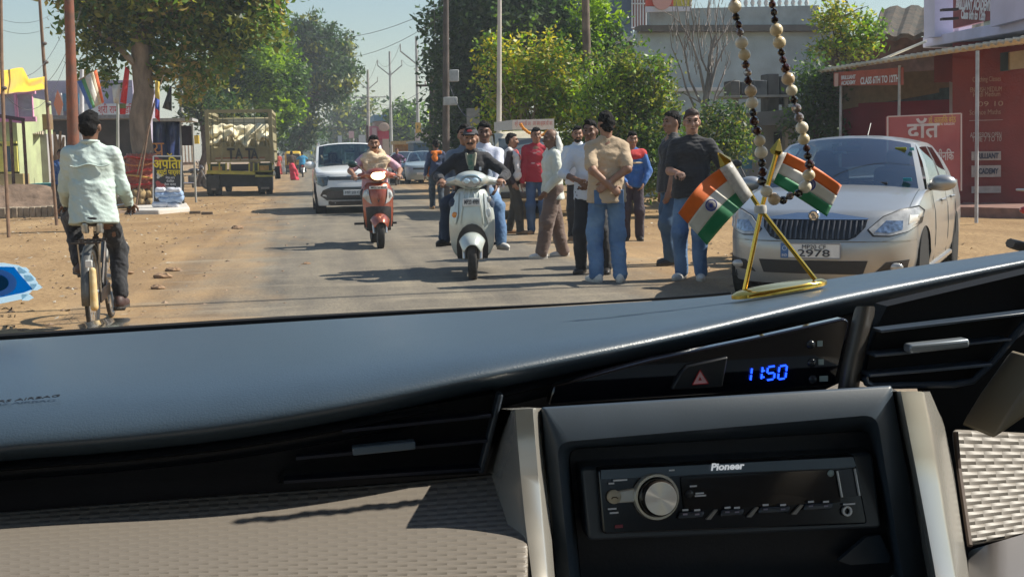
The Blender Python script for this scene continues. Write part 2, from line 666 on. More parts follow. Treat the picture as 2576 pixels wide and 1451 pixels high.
def road_material():
 m = bpy.data.materials.new("dusty_asphalt")
 m.use_nodes = True
 nt = m.node_tree
 b = nt.nodes["Principled BSDF"]
 b.inputs["Roughness"].default_value = 0.85
 b.inputs["Specular IOR Level"].default_value = 0.3
 tc = nnode(nt, "ShaderNodeTexCoord")
 mp = nnode(nt, "ShaderNodeMapping")
 mp.inputs["Scale"].default_value = (1.0, 0.5, 1.0)
 nt.links.new(tc.outputs["Object"], mp.inputs["Vector"])
 n1 = nnode(nt, "ShaderNodeTexNoise")
 n1.inputs["Scale"].default_value = 0.9
 n1.inputs["Detail"].default_value = 9
 n1.inputs["Roughness"].default_value = 0.7
 nt.links.new(mp.outputs["Vector"], n1.inputs["Vector"])
 r1 = nnode(nt, "ShaderNodeValToRGB")
 e = r1.color_ramp.elements
 e[0].position, e[0].color = 0.30, (0.135, 0.120, 0.098, 1)
 e[1].position, e[1].color = 0.72, (0.275, 0.240, 0.185, 1)
 nt.links.new(n1.outputs["Fac"], r1.inputs["Fac"])
 sx = nnode(nt, "ShaderNodeSeparateXYZ")
 nt.links.new(tc.outputs["Object"], sx.inputs[0])
 off = nnode(nt, "ShaderNodeMath", operation='SUBTRACT'); off.inputs[1].default_value = 1.2
 nt.links.new(sx.outputs["X"], off.inputs[0])
 ab = nnode(nt, "ShaderNodeMath", operation='ABSOLUTE')
 nt.links.new(off.outputs[0], ab.inputs[0])
 n3 = nnode(nt, "ShaderNodeTexNoise")
 n3.inputs["Scale"].default_value = 1.6
 n3.inputs["Detail"].default_value = 7
 nt.links.new(mp.outputs["Vector"], n3.inputs["Vector"])
 mul = nnode(nt, "ShaderNodeMath", operation='MULTIPLY_ADD')
 mul.inputs[1].default_value = 2.2
 nt.links.new(n3.outputs["Fac"], mul.inputs[0])
 nt.links.new(ab.outputs[0], mul.inputs[2])
 mr = nnode(nt, "ShaderNodeMapRange")
 mr.inputs["From Min"].default_value = 2.7
 mr.inputs["From Max"].default_value = 4.0
 nt.links.new(mul.outputs[0], mr.inputs["Value"])
 mx = nnode(nt, "ShaderNodeMix", data_type='RGBA')
 nt.links.new(mr.outputs[0], mx.inputs[0])
 nt.links.new(r1.outputs["Color"], mx.inputs[6])
 rd = nnode(nt, "ShaderNodeValToRGB")
 rd.color_ramp.elements[0].position, rd.color_ramp.elements[0].color = 0.3, (*EARTH[0], 1)
 rd.color_ramp.elements[1].position, rd.color_ramp.elements[1].color = 0.72, (*EARTH[1], 1)
 n4 = nnode(nt, "ShaderNodeTexNoise"); n4.inputs["Scale"].default_value = 0.7; n4.inputs["Detail"].default_value = 8; n4.inputs["Roughness"].default_value = 0.65
 mp4 = nnode(nt, "ShaderNodeMapping"); mp4.inputs["Scale"].default_value = (1.0, 0.45, 1.0)
 nt.links.new(tc.outputs["Object"], mp4.inputs["Vector"]); nt.links.new(mp4.outputs["Vector"], n4.inputs["Vector"])
 nt.links.new(n4.outputs["Fac"], rd.inputs["Fac"])
 nt.links.new(rd.outputs["Color"], mx.inputs[7])
 n2 = nnode(nt, "ShaderNodeTexNoise")
 n2.inputs["Scale"].default_value = 45
 n2.inputs["Detail"].default_value = 5
 nt.links.new(tc.outputs["Object"], n2.inputs["Vector"])
 r2 = nnode(nt, "ShaderNodeValToRGB")
 r2.color_ramp.elements[0].position, r2.color_ramp.elements[0].color = 0.35, (0.72, 0.72, 0.74, 1)
 r2.color_ramp.elements[1].position, r2.color_ramp.elements[1].color = 0.62, (1.08, 1.06, 1.02, 1)
 nt.links.new(n2.outputs["Fac"], r2.inputs["Fac"])
 m2 = nnode(nt, "ShaderNodeMix", data_type='RGBA', blend_type='MULTIPLY')
 m2.inputs[0].default_value = 1.0
 nt.links.new(mx.outputs[2], m2.inputs[6])
 nt.links.new(r2.outputs["Color"], m2.inputs[7])
 mp5 = nnode(nt, "ShaderNodeMapping"); mp5.inputs["Scale"].default_value = (2.6, 0.10, 1.0)
 nt.links.new(tc.outputs["Object"], mp5.inputs["Vector"])
 n5 = nnode(nt, "ShaderNodeTexNoise"); n5.inputs["Scale"].default_value = 1.0; n5.inputs["Detail"].default_value = 5
 nt.links.new(mp5.outputs["Vector"], n5.inputs["Vector"])
 r5 = nnode(nt, "ShaderNodeValToRGB")
 r5.color_ramp.elements[0].position, r5.color_ramp.elements[0].color = 0.36, (0.80, 0.80, 0.82, 1)
 r5.color_ramp.elements[1].position, r5.color_ramp.elements[1].color = 0.64, (1.14, 1.12, 1.07, 1)
 nt.links.new(n5.outputs["Fac"], r5.inputs["Fac"])
 mp6 = nnode(nt, "ShaderNodeMapping"); mp6.inputs["Scale"].default_value = (0.35, 1.5, 1.0)
 nt.links.new(tc.outputs["Object"], mp6.inputs["Vector"])
 n6 = nnode(nt, "ShaderNodeTexNoise"); n6.inputs["Scale"].default_value = 1.3; n6.inputs["Detail"].default_value = 6; n6.inputs["Roughness"].default_value = 0.7
 nt.links.new(mp6.outputs["Vector"], n6.inputs["Vector"])
 r6 = nnode(nt, "ShaderNodeValToRGB")
 r6.color_ramp.elements[0].position, r6.color_ramp.elements[0].color = 0.55, (0, 0, 0, 1)
 r6.color_ramp.elements[1].position, r6.color_ramp.elements[1].color = 0.72, (0.7, 0.7, 0.7, 1)
 nt.links.new(n6.outputs["Fac"], r6.inputs["Fac"])
 m5 = nnode(nt, "ShaderNodeMix", data_type='RGBA', blend_type='MULTIPLY'); m5.inputs[0].default_value = 1.0
 nt.links.new(m2.outputs[2], m5.inputs[6]); nt.links.new(r5.outputs["Color"], m5.inputs[7])
 m6 = nnode(nt, "ShaderNodeMix", data_type='RGBA')
 nt.links.new(r6.outputs["Color"], m6.inputs[0]); nt.links.new(m5.outputs[2], m6.inputs[6]); m6.inputs[7].default_value = (0.34, 0.285, 0.205, 1)
 nt.links.new(m6.outputs[2], b.inputs["Base Color"])
 bp = nnode(nt, "ShaderNodeBump")
 bp.inputs["Strength"].default_value = 0.5
 bp.inputs["Distance"].default_value = 0.01
 nt.links.new(n2.outputs["Fac"], bp.inputs["Height"])
 nt.links.new(bp.outputs["Normal"], b.inputs["Normal"])
 return m
g = MB()
xs = [-420, -200, -90, -40] + [-20 + i * 1.0 for i in range(44)] + [30, 45, 90, 200, 420]
ys = [-30, -12] + [-4 + i * 1.0 for i in range(60)] + [60, 70, 85, 100, 130, 170, 230, 320, 460, 700, 900]
def ground_z(x, y):
 if -3.2 < x < 5.6 or y < 0 or y > 58 or x < -18 or x > 22:
  return 0.0
 return -0.004 + 0.016 * (math.sin(x * 2.1 + y * 0.7) + math.sin(x * 0.9 - y * 1.3 + 1.0))
g.grid([[(x, y, ground_z(x, y)) for x in xs] for y in ys])
o = g.build("ground", ground_material(), smooth=True)
tag(o, "dry brown earth on both sides of the road", kind="structure")
r = MB()
rows = []
rr = random.Random(5)
y = -8.0
while y < 620:
 step = 0.5 if y < 60 else (2.5 if y < 150 else 20)
 amp = 0.16 if y < 150 else 0.0
 xl = -2.6 + amp * (math.sin(y * 0.9) + math.sin(y * 2.3 + 1) * 0.7) + rr.uniform(-0.07, 0.07)
 xr = 5.2 + amp * (math.sin(y * 0.7 + 2) + math.sin(y * 1.9) * 0.7) + rr.uniform(-0.07, 0.07)
 rows.append([(xl, y, -0.012), (xl + .5, y, 0.004), (0.3, y, 0.016), (1.3, y, 0.018), (2.3, y, 0.016), (xr - .5, y, 0.004), (xr, y, -0.012)])
 y += step
r.grid(rows)
o = r.build("road", road_material(), smooth=True)
tag(o, "worn asphalt road with dusty edges", kind="structure")
def pebble_stuff():
 vs, fs = [], []
 rg = random.Random(3)
 n = 0
 for i in range(3600):
  Y = 8 + 32 * rg.random() ** 1.3
  side = rg.random()
  if side < 0.72:
   X = rg.uniform(-8.5, -0.9) if rg.random() < 0.8 else rg.uniform(-1.6, -0.2)
  else:
   X = rg.uniform(3.2, 8)
  s = 0.006 + 0.026 * rg.random() ** 4
  zz = ground_z(X, Y) + s * 0.2
  base = []
  for (a, b2, c) in ((1, 0, 0), (-1, 0, 0), (0, 1, 0), (0, -1, 0), (0, 0, 0.7), (0, 0, -0.5)):
   k = rg.uniform(0.6, 1.3)
   base.append((X + a * s * k * 1.5, Y + b2 * s * k, zz + c * s * k))
  vs += base
  for t in ((0, 2, 4), (2, 1, 4), (1, 3, 4), (3, 0, 4), (2, 0, 5), (1, 2, 5), (3, 1, 5), (0, 3, 5)):
   fs.append(tuple(n + q for q in t))
  n += 6
 me = bpy.data.meshes.new("gravel")
 me.from_pydata(vs, [], fs)
 o = link_mesh("gravel", me, None, [M("pebble", (0.26, 0.18, 0.12), 0.9, var=0.4, scale=3)])
 tag(o, "scattered small stones and clods on the dry verge", kind="stuff")
pebble_stuff()
def litter_stuff():
 rg = np.random.default_rng(8)
 n = 900
 X = np.where(rg.random(n) < .7, rg.uniform(-9, -1.2, n), rg.uniform(3.6, 9, n)); Y = 10 + 28 * rg.random(n) ** 1.2
 Z = np.array([max(ground_z(x, y), 0.0) + .012 for x, y in zip(X, Y)])
 V, F = leaf_mesh("fallen_leaves", np.stack([X, Y, Z], 1), .075, rg, up=3.0)
 o = link_mesh("fallen_leaves", npmesh("fallen_leaves", V, F, rg.integers(0, 2, n)), None, [M("dry_leaf", (.20, .13, .06), .8, var=.4, scale=2), M("paper_scrap", (.45, .40, .32), .8, var=.3, scale=1)])
 tag(o, "dry leaves and paper scraps scattered on the verges", kind="stuff")
clod_m = M("clod", (0.27, 0.17, 0.10), 0.95, var=0.3, scale=12, bump=0.6, bscale=30)
clod_src = None
for i, (px, py, s, lab) in enumerate(((410, 700, 0.075, "flat brown clod of earth on the verge, right of the bicycle"),
         (398, 728, 0.06, "small brown clod of earth nearest the bicycle wheel"),
         (435, 683, 0.07, "long thin clod of earth beside the asphalt edge"),
         (320, 690, 0.05, "dark pebble lump beside the cyclist's right leg"),
         (598, 576, 0.09, "dark clod near the road edge ahead of the cyclist"),
         (770, 667, 0.04, "small dark stone lying alone on the asphalt"))):
 p = gr(px, py)
 b = MB()
 b.ell((0, 0, s * 0.15), (s * 1.5, s, s * 0.5), 9, 6)
 rg = random.Random(i)
 b.v = [(x * rg.uniform(.7, 1.2), y * rg.uniform(.7, 1.2), z * rg.uniform(.7, 1.3)) for x, y, z in b.v]
 o = b.build("stone", clod_m, smooth=False)
 o.location = (p.x, p.y, 0.01)
 tag(o, lab, "stone", "clods of earth on the ground")
hz = MB()
hz.box((0, 285, 10.5), (760, 690, 24))
hm = bpy.data.materials.new("haze_air")
hm.use_nodes = True
nt = hm.node_tree
nt.nodes.clear()
out = nnode(nt, "ShaderNodeOutputMaterial")
pv = nnode(nt, "ShaderNodeVolumePrincipled")
pv.inputs["Color"].default_value = (0.86, 0.94, 1.0, 1)
pv.inputs["Density"].default_value = 0.0012
pv.inputs["Anisotropy"].default_value = 0.0
nt.links.new(pv.outputs[0], out.inputs["Volume"])
o = hz.build("haze", hm)
tag(o, "pale dusty air over the road", kind="stuff")
def leaf_mesh(name, C, size, rg, up=0.35, aspect=0.5, droop=0.0):
 n = len(C)
 N = rg.normal(size=(n, 3))
 N[:, 2] = np.abs(N[:, 2]) + up
 N /= np.linalg.norm(N, axis=1)[:, None]
 A = rg.normal(size=(n, 3))
 A[:, 2] -= droop
 A -= N * (A * N).sum(1)[:, None]
 A /= np.linalg.norm(A, axis=1)[:, None]
 B = np.cross(N, A)
 L = size * rg.uniform(0.6, 1.35, size=n)[:, None]
 W = L * aspect
 bend = N * L * 0.16
 V = np.stack([C - A * L * 0.5, C + B * W * 0.5 - bend, C + A * L * 0.5 - bend * 0.6, C - B * W * 0.5 - bend], 1).reshape(-1, 3)
 F = np.arange(4 * n).reshape(-1, 4)
 return V, F
DENS = 7.0
litter_stuff()
def crown(name, lobes, per_m3, size, cols, parent, seed, clump=0.35, inner=0.35, aspect=0.5, droop=0.0, up=0.35, weights=None, gap=0.0):
 """lobes: (centre, (rx,ry,rz)); leaves gather in small clumps spread through the shell of each lobe"""
 rg = np.random.default_rng(seed)
 pts = []
 for c, r in lobes:
  r = np.array(r)
  vol = 4.19 * r.prod()
  nl = int(per_m3 * vol * DENS)
  ncl = max(3, int(nl / 22))
  d = rg.normal(size=(ncl, 3))
  d /= np.linalg.norm(d, axis=1)[:, None]
  q = inner + (1 - inner) * rg.random(ncl) ** 0.6
  bumpy = 1 + 0.18 * np.sin(d[:, :1] * 5 + seed) + 0.15 * np.sin(d[:, 2:] * 7 + seed * 2)
  cc = np.array(c) + d * q[:, None] * r * bumpy
  if gap:
   cc = cc[rg.random(ncl) > gap]
  k = rg.integers(10, 34, size=len(cc))
  idx = np.repeat(np.arange(len(cc)), k)
  off = rg.normal(size=(len(idx), 3)) * clump * 0.55
  pts.append(cc[idx] + off)
 C = np.concatenate(pts)
 C = C[C[:, 2] > 0.15]
 V, F = leaf_mesh(name, C, size, rg, up, aspect, droop)
 ph = np.sin(C[:, 0] * 1.9 + seed) + np.sin(C[:, 1] * 1.7) + np.sin(C[:, 2] * 2.3 + seed * 3) + rg.normal(size=len(C)) * 0.8
 ws = np.cumsum(weights or [1 / len(cols)] * len(cols))
 qs = np.quantile(ph, np.clip(ws[:-1], 0, 1)) if len(cols) > 1 else []
 mi = np.searchsorted(qs, ph) if len(cols) > 1 else np.zeros(len(C), int)
 me = npmesh(name, V, F, mi)
 o = link_mesh(name, me, parent, cols)
 o["kind"] = "stuff"
 return o
def limb_path(a, b, wob, rg, n=6):
 a, b = Vector(a), Vector(b)
 pts = []
 for i in range(n + 1):
  t = i / n
  p = a.lerp(b, t)
  k = wob * math.sin(math.pi * t)
  pts.append(p + Vector((rg.uniform(-k, k), rg.uniform(-k, k), rg.uniform(-k, k) * 0.4)))
 return pts
def trunk(name, base, top, r0, r1, limbs, parent, mat, seed, wob=0.12, n=9):
 rg = random.Random(seed)
 b = MB()
 pts = limb_path(base, top, wob, rg, 8)
 rs = [r0 + (r1 - r0) * (i / 8) for i in range(9)]
 rs[0] *= 1.35
 b.tube(pts, rs, n)
 for (t, end, r) in limbs:
  i = min(7, int(t * 8))
  s = Vector(pts[i]).lerp(Vector(pts[i + 1]), t * 8 - i)
  lp = limb_path(s, end, (Vector(end) - s).length * 0.08, rg, 5)
  b.tube(lp, [r * (1 - 0.14 * j) for j in range(6)], 6)
  for j in range(2):
   s2 = lp[2 + j * 2]
   e2 = Vector(s2) + Vector((rg.uniform(-1, 1), rg.uniform(-1, 1), rg.uniform(0.2, 1))) * (Vector(end) - s).length * 0.4
   b.tube(limb_path(s2, e2, 0.06, rg, 3), [r * 0.5, r * 0.4, r * 0.3, r * 0.15], 5)
 return b.build(name, mat, parent, smooth=True)
def rebase(root, loc):
 """put the root of a thing at its base and keep its parts where they are"""
 loc = Vector(loc)
 root.location = loc
 for c in root.children:
  c.location = Vector(c.location) - loc
def lobes_px(ls, Y, dy=None, flat=0.8, rg=None):
 out = []
 rg = rg or random.Random(1)
 for l in ls:
  px, py, rp = l[0], l[1], l[2]
  yy = Y + (l[3] if len(l) > 3 else rg.uniform(-1, 1) * rp * Y / FPX * 0.5)
  c = at(px, py, yy)
  r = rp * yy / FPX * 1.1
  out.append((tuple(c), (r, r * 1.05, r * flat if flat else r)))
 return out
bark = M("bark", (0.27, 0.20, 0.145), 0.9, var=0.35, scale=5, bump=0.7, bscale=18, stretch=(1, 1, 0.35))
bark_d = M("bark_dark", (0.10, 0.075, 0.055), 0.9, var=0.3, scale=5, bump=0.5, bscale=14)
LF = dict(
 dark=leafmat("leaf_dark", (0.040, 0.080, 0.028)),
 mid=leafmat("leaf_mid", (0.085, 0.155, 0.035)),
 olive=leafmat("leaf_olive", (0.17, 0.19, 0.05)),
 dry=leafmat("leaf_dry", (0.30, 0.25, 0.10)),
 lime=leafmat("leaf_lime", (0.21, 0.32, 0.05)),
 yellow=leafmat("leaf_yellow", (0.36, 0.33, 0.07)),
 blue=leafmat("leaf_bluish", (0.06, 0.095, 0.055)),
)
t = thing("roadside_tree", "big broad-leaved tree with garlanded trunk beside the signboard", "tree")
tp = at(352, 60, 35.0)
base = gr(362, 522)
trunk("trunk", base, tp, 0.31, 0.26, [(0.75, at(215, 60, 34.5), 0.12), (0.95, at(480, 40, 35.5), 0.16), (0.98, at(360, -90, 35), 0.2), (0.85, at(560, 110, 36), 0.11), (0.99, at(640, -20, 36), 0.12)], t, bark, 4, 0.08, 12)
L1 = lobes_px([(230, 50, 70), (195, 130, 42), (290, 110, 62), (250, 175, 42), (420, 60, 85), (470, 140, 70), (525, 190, 46), (560, 70, 85), (640, 40, 75), (690, 75, 46), (405, 190, 48), (470, 235, 36), (310, 30, 70),
    (330, -70, 150), (500, -80, 150), (640, -70, 110), (215, -50, 90), (420, 120, 50), (300, 200, 30), (575, 150, 45)], 35.0, flat=0.85)
crown("crown", L1, 48, 0.225, [LF["dark"], LF["olive"], LF["mid"], LF["dry"]], t, 21, clump=0.34, inner=0.2, aspect=0.5, droop=0.5, weights=[.16, .38, .32, .14], gap=0.28)
rebase(t, (base.x, base.y, 0))
def simple_tree(name, label, Y, trunk_px, lobes, dens, size, cols, weights, seed, r0=0.2, flat=0.85, clump=0.35, group=None, bark_m=None, droop=0.2, inner=0.3, gap=0.0, limbs=True, aspect=0.5):
 t = thing(name, label, "tree", group=group)
 Ls = lobes_px(lobes, Y, flat=flat, rg=random.Random(seed))
 base = at(trunk_px[0], trunk_px[1], Y)
 base.z = 0
 zs = sorted(Ls, key=lambda l: l[0][2])
 mid = Vector(np.mean([l[0] for l in Ls], axis=0))
 lb = [(0.55 + 0.4 * (i / max(1, len(Ls))), Vector(l[0]), r0 * 0.42) for i, l in enumerate(Ls[:7])] if limbs else []
 trunk("trunk", base, mid, r0, r0 * 0.55, lb, t, bark_m or bark_d, seed, 0.15)
 crown("crown", Ls, dens, size, cols, t, seed, clump=clump, weights=weights, droop=droop, inner=inner, gap=gap, aspect=aspect)
 rebase(t, base)
 return t
simple_tree("roadside_tree", "dense dark green tree with lime tips standing behind the tall cage truck", 66, (640, 420),
   [(640, 120, 85), (600, 200, 80), (680, 210, 82), (728, 190, 36), (560, 250, 50), (715, 265, 48), (650, 290, 70), (600, 320, 50)], 30, 0.30,
   [LF["dark"], LF["mid"], LF["lime"]], [.34, .36, .30], 31, 0.35, clump=0.55)
simple_tree("roadside_tree", "tall drooping grey-green tree leaning over the road beyond the truck", 96, (735, 425),
   [(740, 85, 44), (800, 105, 52), (858, 120, 44), (835, 185, 60), (884, 175, 28), (775, 200, 52), (745, 270, 50), (775, 320, 42), (738, 350, 42), (820, 245, 34), (710, 140, 40), (770, 150, 40), (868, 225, 22)], 9.5, 0.42,
   [LF["dark"], LF["blue"], LF["olive"]], [.45, .35, .2], 33, 0.4, flat=1.0, clump=0.6, droop=1.6, inner=0.25, gap=0.2)
simple_tree("roadside_tree", "grey-green low tree between the flags and the truck", 58, (500, 400),
   [(500, 225, 45), (555, 285, 48), (480, 280, 40), (590, 300, 34), (470, 180, 40)], 32, 0.26, [LF["blue"], LF["olive"], LF["dark"]], [.4, .35, .25], 35, 0.18, clump=0.45)
simple_tree("roadside_tree", "hazy spreading tree on the far verge behind the white car", 150, (900, 405),
   [(880, 285, 42), (915, 275, 30), (850, 305, 34), (930, 300, 24), (880, 340, 40), (840, 345, 26), (945, 330, 18), (920, 350, 22)], 2.6, 0.75, [LF["olive"], LF["blue"], LF["mid"]], [.4, .4, .2], 36, 0.5, clump=1.1, limbs=False, gap=0.15)
simple_tree("roadside_tree", "round bushy tree with sunlit top between two electric poles", 110, (1020, 415),
   [(1015, 285, 34), (1045, 290, 28), (995, 300, 26), (1030, 330, 40), (1065, 320, 22), (1000, 345, 30), (1062, 350, 26)], 7, 0.50, [LF["mid"], LF["dark"], LF["lime"]], [.38, .42, .2], 37, 0.3, clump=0.8)
for i, (px, py, rp, Y, lab) in enumerate(((770, 375, 40, 290, "pale far tree left of the road end, nearest the truck"), (812, 352, 36, 300, "pale far tree at the middle of the road end"),
           (745, 355, 30, 280, "pale far tree half behind the drooping tree"), (850, 372, 30, 310, "pale far tree behind the white car roof"))):
 simple_tree("roadside_tree", lab, Y, (px, 412), [(px, py, rp), (px - rp * .6, py + 12, rp * .6), (px + rp * .6, py + 10, rp * .65)], 0.55, 1.3, [LF["blue"], LF["mid"]], [.6, .4], 40 + i, 0.5, clump=2.0, limbs=False, group="pale far trees at the road end")
simple_tree("roadside_tree", "huge dark dense tree behind the electric poles on the right", 44, (1150, 480),
   [(1200, 55, 100), (1290, 60, 110), (1130, 130, 52), (1180, 170, 85), (1255, 180, 85), (1145, 255, 60), (1220, 270, 75), (1390, 30, 90), (1480, 50, 80), (1130, 330, 48), (1190, 360, 60), (1290, -60, 120), (1110, 215, 26), (1255, 330, 70), (1430, 120, 70)], 62, 0.24,
   [LF["dark"], LF["blue"], LF["mid"]], [.62, .22, .16], 51, 0.45, clump=0.45, inner=0.3)
simple_tree("leafy_shrub", "tall sunlit yellow-green shrub with bent twigs, left of the vine-covered pole", 27.5, (1320, 540),
   [(1250, 120, 42), (1290, 160, 50), (1345, 150, 48), (1225, 180, 34), (1350, 220, 66), (1295, 240, 56), (1270, 300, 46), (1400, 250, 60), (1370, 300, 56), (1440, 300, 60), (1300, 340, 46), (1225, 260, 26), (1320, 90, 26), (1420, 160, 46), (1390, 110, 34), (1440, 240, 50), (1340, 400, 56), (1420, 400, 60), (1260, 380, 44), (1215, 320, 30), (1215, 215, 22), (1290, 440, 50)], 230, 0.125,
   [LF["olive"], LF["lime"], LF["yellow"], LF["mid"]], [.28, .32, .26, .14], 52, 0.09, clump=0.22, gap=0.15, inner=0.15, bark_m=bark)
simple_tree("leafy_shrub", "big glossy green shrub behind the man in the beige shirt", 25.5, (1580, 540),
   [(1560, 190, 60), (1620, 180, 62), (1655, 215, 42), (1510, 250, 70), (1590, 260, 86), (1650, 290, 50), (1540, 330, 80), (1610, 350, 74), (1470, 360, 62), (1660, 360, 44), (1575, 130, 30), (1600, 100, 20), (1670, 165, 20), (1500, 420, 70), (1600, 430, 70), (1680, 430, 50), (1410, 420, 50), (1690, 270, 34), (1700, 330, 36), (1480, 170, 40), (1530, 220, 50), (1560, 440, 60), (1640, 470, 50)], 250, 0.105,
   [LF["mid"], LF["olive"], LF["dark"], LF["lime"]], [.28, .34, .12, .26], 53, 0.1, clump=0.2, gap=0.08, inner=0.2)
simple_tree("leafy_shrub", "lush bright green tree climbing behind the dark pole by the blue wall", 30.5, (1480, 500),
   [(1520, 40, 42), (1480, 110, 50), (1550, 70, 30), (1440, 90, 46), (1530, 140, 42), (1480, 20, 46), (1420, 170, 44)], 190, 0.15,
   [LF["lime"], LF["mid"], LF["dark"]], [.35, .35, .3], 54, 0.12, clump=0.25)
simple_tree("leafy_shrub", "rounded bush under the bare tree, behind the two men in black", 23.5, (1815, 500),
   [(1800, 290, 44), (1845, 300, 42), (1775, 320, 38), (1815, 340, 55), (1865, 345, 34), (1760, 370, 36), (1830, 390, 48), (1790, 430, 46), (1740, 440, 40), (1880, 400, 26), (1745, 300, 24), (1720, 420, 40), (1760, 470, 40), (1700, 460, 36)], 330, 0.095,
   [LF["mid"], LF["olive"], LF["dark"]], [.4, .3, .3], 55, 0.07, clump=0.2, inner=0.25)
simple_tree("leafy_shrub", "young yellowish tree beside the corrugated awning", 28, (2120, 480),
   [(2090, 60, 44), (2150, 70, 50), (2190, 80, 38), (2120, 120, 46), (2060, 110, 32), (2180, 125, 32), (2110, 20, 36), (2215, 75, 20), (2060, 40, 22)], 230, 0.14,
   [LF["olive"], LF["yellow"], LF["lime"], LF["mid"]], [.35, .2, .25, .2], 56, 0.09, clump=0.24, gap=0.2)
simple_tree("leafy_shrub", "dark thick shrub in the shade left of the awning", 26, (2050, 500),
   [(2040, 190, 44), (2080, 220, 44), (2020, 250, 40), (2060, 290, 50), (2100, 300, 36), (2030, 330, 44), (2090, 350, 44), (1990, 300, 26)], 260, 0.13,
   [LF["dark"], LF["blue"], LF["mid"]], [.65, .2, .15], 57, 0.09, clump=0.25)
t = thing("bare_tree", "leafless grey tree with many upright twigs before the white wall", "tree")
b = MB()
rg = random.Random(9)
Yb = 27.0
base = at(1775, 300, Yb); base.z = 0
def px_tube(b, pts, r0, r1, n=6, Y=Yb, jit=0.3):
 P = [at(x, y, Y + rg.uniform(-jit, jit) * 0.3) for x, y in pts]
 b.tube(P, [r0 + (r1 - r0) * i / (len(P) - 1) for i in range(len(P))], n)
P0 = [Vector((base.x, base.y, 0)), at(1773, 330, Yb), at(1776, 250, Yb), at(1785, 190, Yb), at(1787, 140, Yb), at(1800, 90, Yb)]
b.tube(P0, [0.10, 0.085, 0.08, 0.07, 0.055, 0.035], 8)
for pts, r0 in (([(1776, 250), (1760, 170), (1742, 110), (1712, 60), (1700, 0)], 0.04), ([(1773, 280), (1735, 200), (1722, 130), (1700, 70), (1690, 10)], 0.035),
    ([(1760, 300), (1725, 220), (1715, 180), (1690, 120), (1682, 60)], 0.03), ([(1785, 230), (1800, 170), (1822, 120), (1850, 85)], 0.04),
    ([(1787, 150), (1790, 100), (1780, 50), (1785, -10)], 0.03), ([(1790, 130), (1812, 95), (1835, 60), (1850, 20)], 0.028),
    ([(1742, 110), (1745, 60), (1735, 10), (1738, -20)], 0.022), ([(1785, 190), (1765, 150), (1755, 90), (1760, 20)], 0.028),
    ([(1800, 170), (1805, 120), (1800, 60), (1810, 0)], 0.024), ([(1722, 130), (1735, 90), (1725, 40), (1728, 0)], 0.018),
    ([(1712, 60), (1690, 40), (1670, 30)], 0.014), ([(1800, 250), (1825, 215), (1850, 200)], 0.02), ([(1765, 260), (1720, 235), (1690, 230)], 0.02),
    ([(1790, 280), (1800, 240), (1830, 160), (1838, 130)], 0.03)):
 px_tube(b, pts, r0, 0.006, 5)
for i in range(90):
 x0 = rg.uniform(1690, 1850); y0 = rg.uniform(10, 190)
 px_tube(b, [(x0, y0), (x0 + rg.uniform(-9, 9), y0 - rg.uniform(15, 35)), (x0 + rg.uniform(-14, 14), y0 - rg.uniform(40, 80))], 0.009, 0.003, 4, jit=1.5)
b.build("trunk", M("bark_grey", (0.25, 0.215, 0.19), 0.9, var=0.25, scale=4), t, smooth=True)
rebase(t, base)
steel = M("pole_steel", (0.42, 0.43, 0.42), 0.55, 0.3, var=0.15, scale=2)
concrete = M("pole_concrete", (0.33, 0.31, 0.28), 0.85, var=0.2, scale=2, bump=0.2)
darkpole = M("pole_dark", (0.09, 0.07, 0.06), 0.8, var=0.3, scale=3)
ceram = M("insulator", (0.45, 0.42, 0.4), 0.3)
WIRE_PTS = {}
def epole(label, base_px, top_y, Y, r, mat, arms=(), varm=False, boxes=(), lean=0.0, group="electric poles along the road"):
 bx = at(base_px[0], base_px[1], Y)
 top = at(base_px[0] + lean, top_y, Y)
 bx.z = 0
 t = thing("electric_pole", label, "pole", group=group)
 m = MB()
 m.tube([bx, bx.lerp(top, 0.5), top], [r, r * 0.85, r * 0.65], 10)
 m.build("shaft", mat, t, smooth=True)
 tops = []
 for (fz, half) in arms:
  c = bx.lerp(top, fz)
  a = MB()
  a.bar(c + Vector((-half, -r, 0)), c + Vector((half, -r, 0)), 0.09, 0.09)
  a.build("crossarm", mat, t)
  for s in (-1, -0.45, 0.45, 1):
   i_ = MB()
   q = c + Vector((half * s * 0.94, -r, 0.045))
   i_.lathe([(0.02, 0), (0.05, 0.05), (0.025, 0.09), (0.045, 0.13), (0.0, 0.17)], 8, c=q)
   i_.build("insulator", ceram, t, smooth=True)
   tops.append(q + Vector((0, 0, 0.15)))
 if varm:
  c = bx.lerp(top, 0.80)
  for s in (-1, 1):
   a = MB()
   e = c + Vector((s * 1.05, 0, 0.85))
   a.tube([c, e, e + Vector((0, 0, 0.45))], 0.05, 6)
   a.build("bracket", mat, t)
   tops.append(e + Vector((0, 0, 0.5)))
  tops.append(top)
 for (px, py, w_, h_) in boxes:
  q = at(px, py, Y - r - 0.12)
  k = MB()
  k.box(q, (w_, 0.2, h_))
  k.build("junction_box", M("box_grey", (0.42, 0.44, 0.44), 0.6, var=0.15), t, bevel=0.015)
 rebase(t, bx)
 return tops, top
W1, T1 = epole("dark pole with one crossarm and two grey boxes in front of the dark tree", (1122, 500), -40, 36.0, 0.12, darkpole, arms=((0.955, 0.42),), boxes=((1142, 191, 0.27, 0.34), (1133, 255, 0.4, 0.24)))
W2, T2 = epole("short dark pole with a side arm, next to the dark tree's edge", (1087, 480), 175, 52.0, 0.16, darkpole, arms=((0.86, 0.7),))
W2b, T2b = epole("thin dark pole rising beside the short armed pole", (1096, 480), 152, 53.0, 0.11, darkpole)
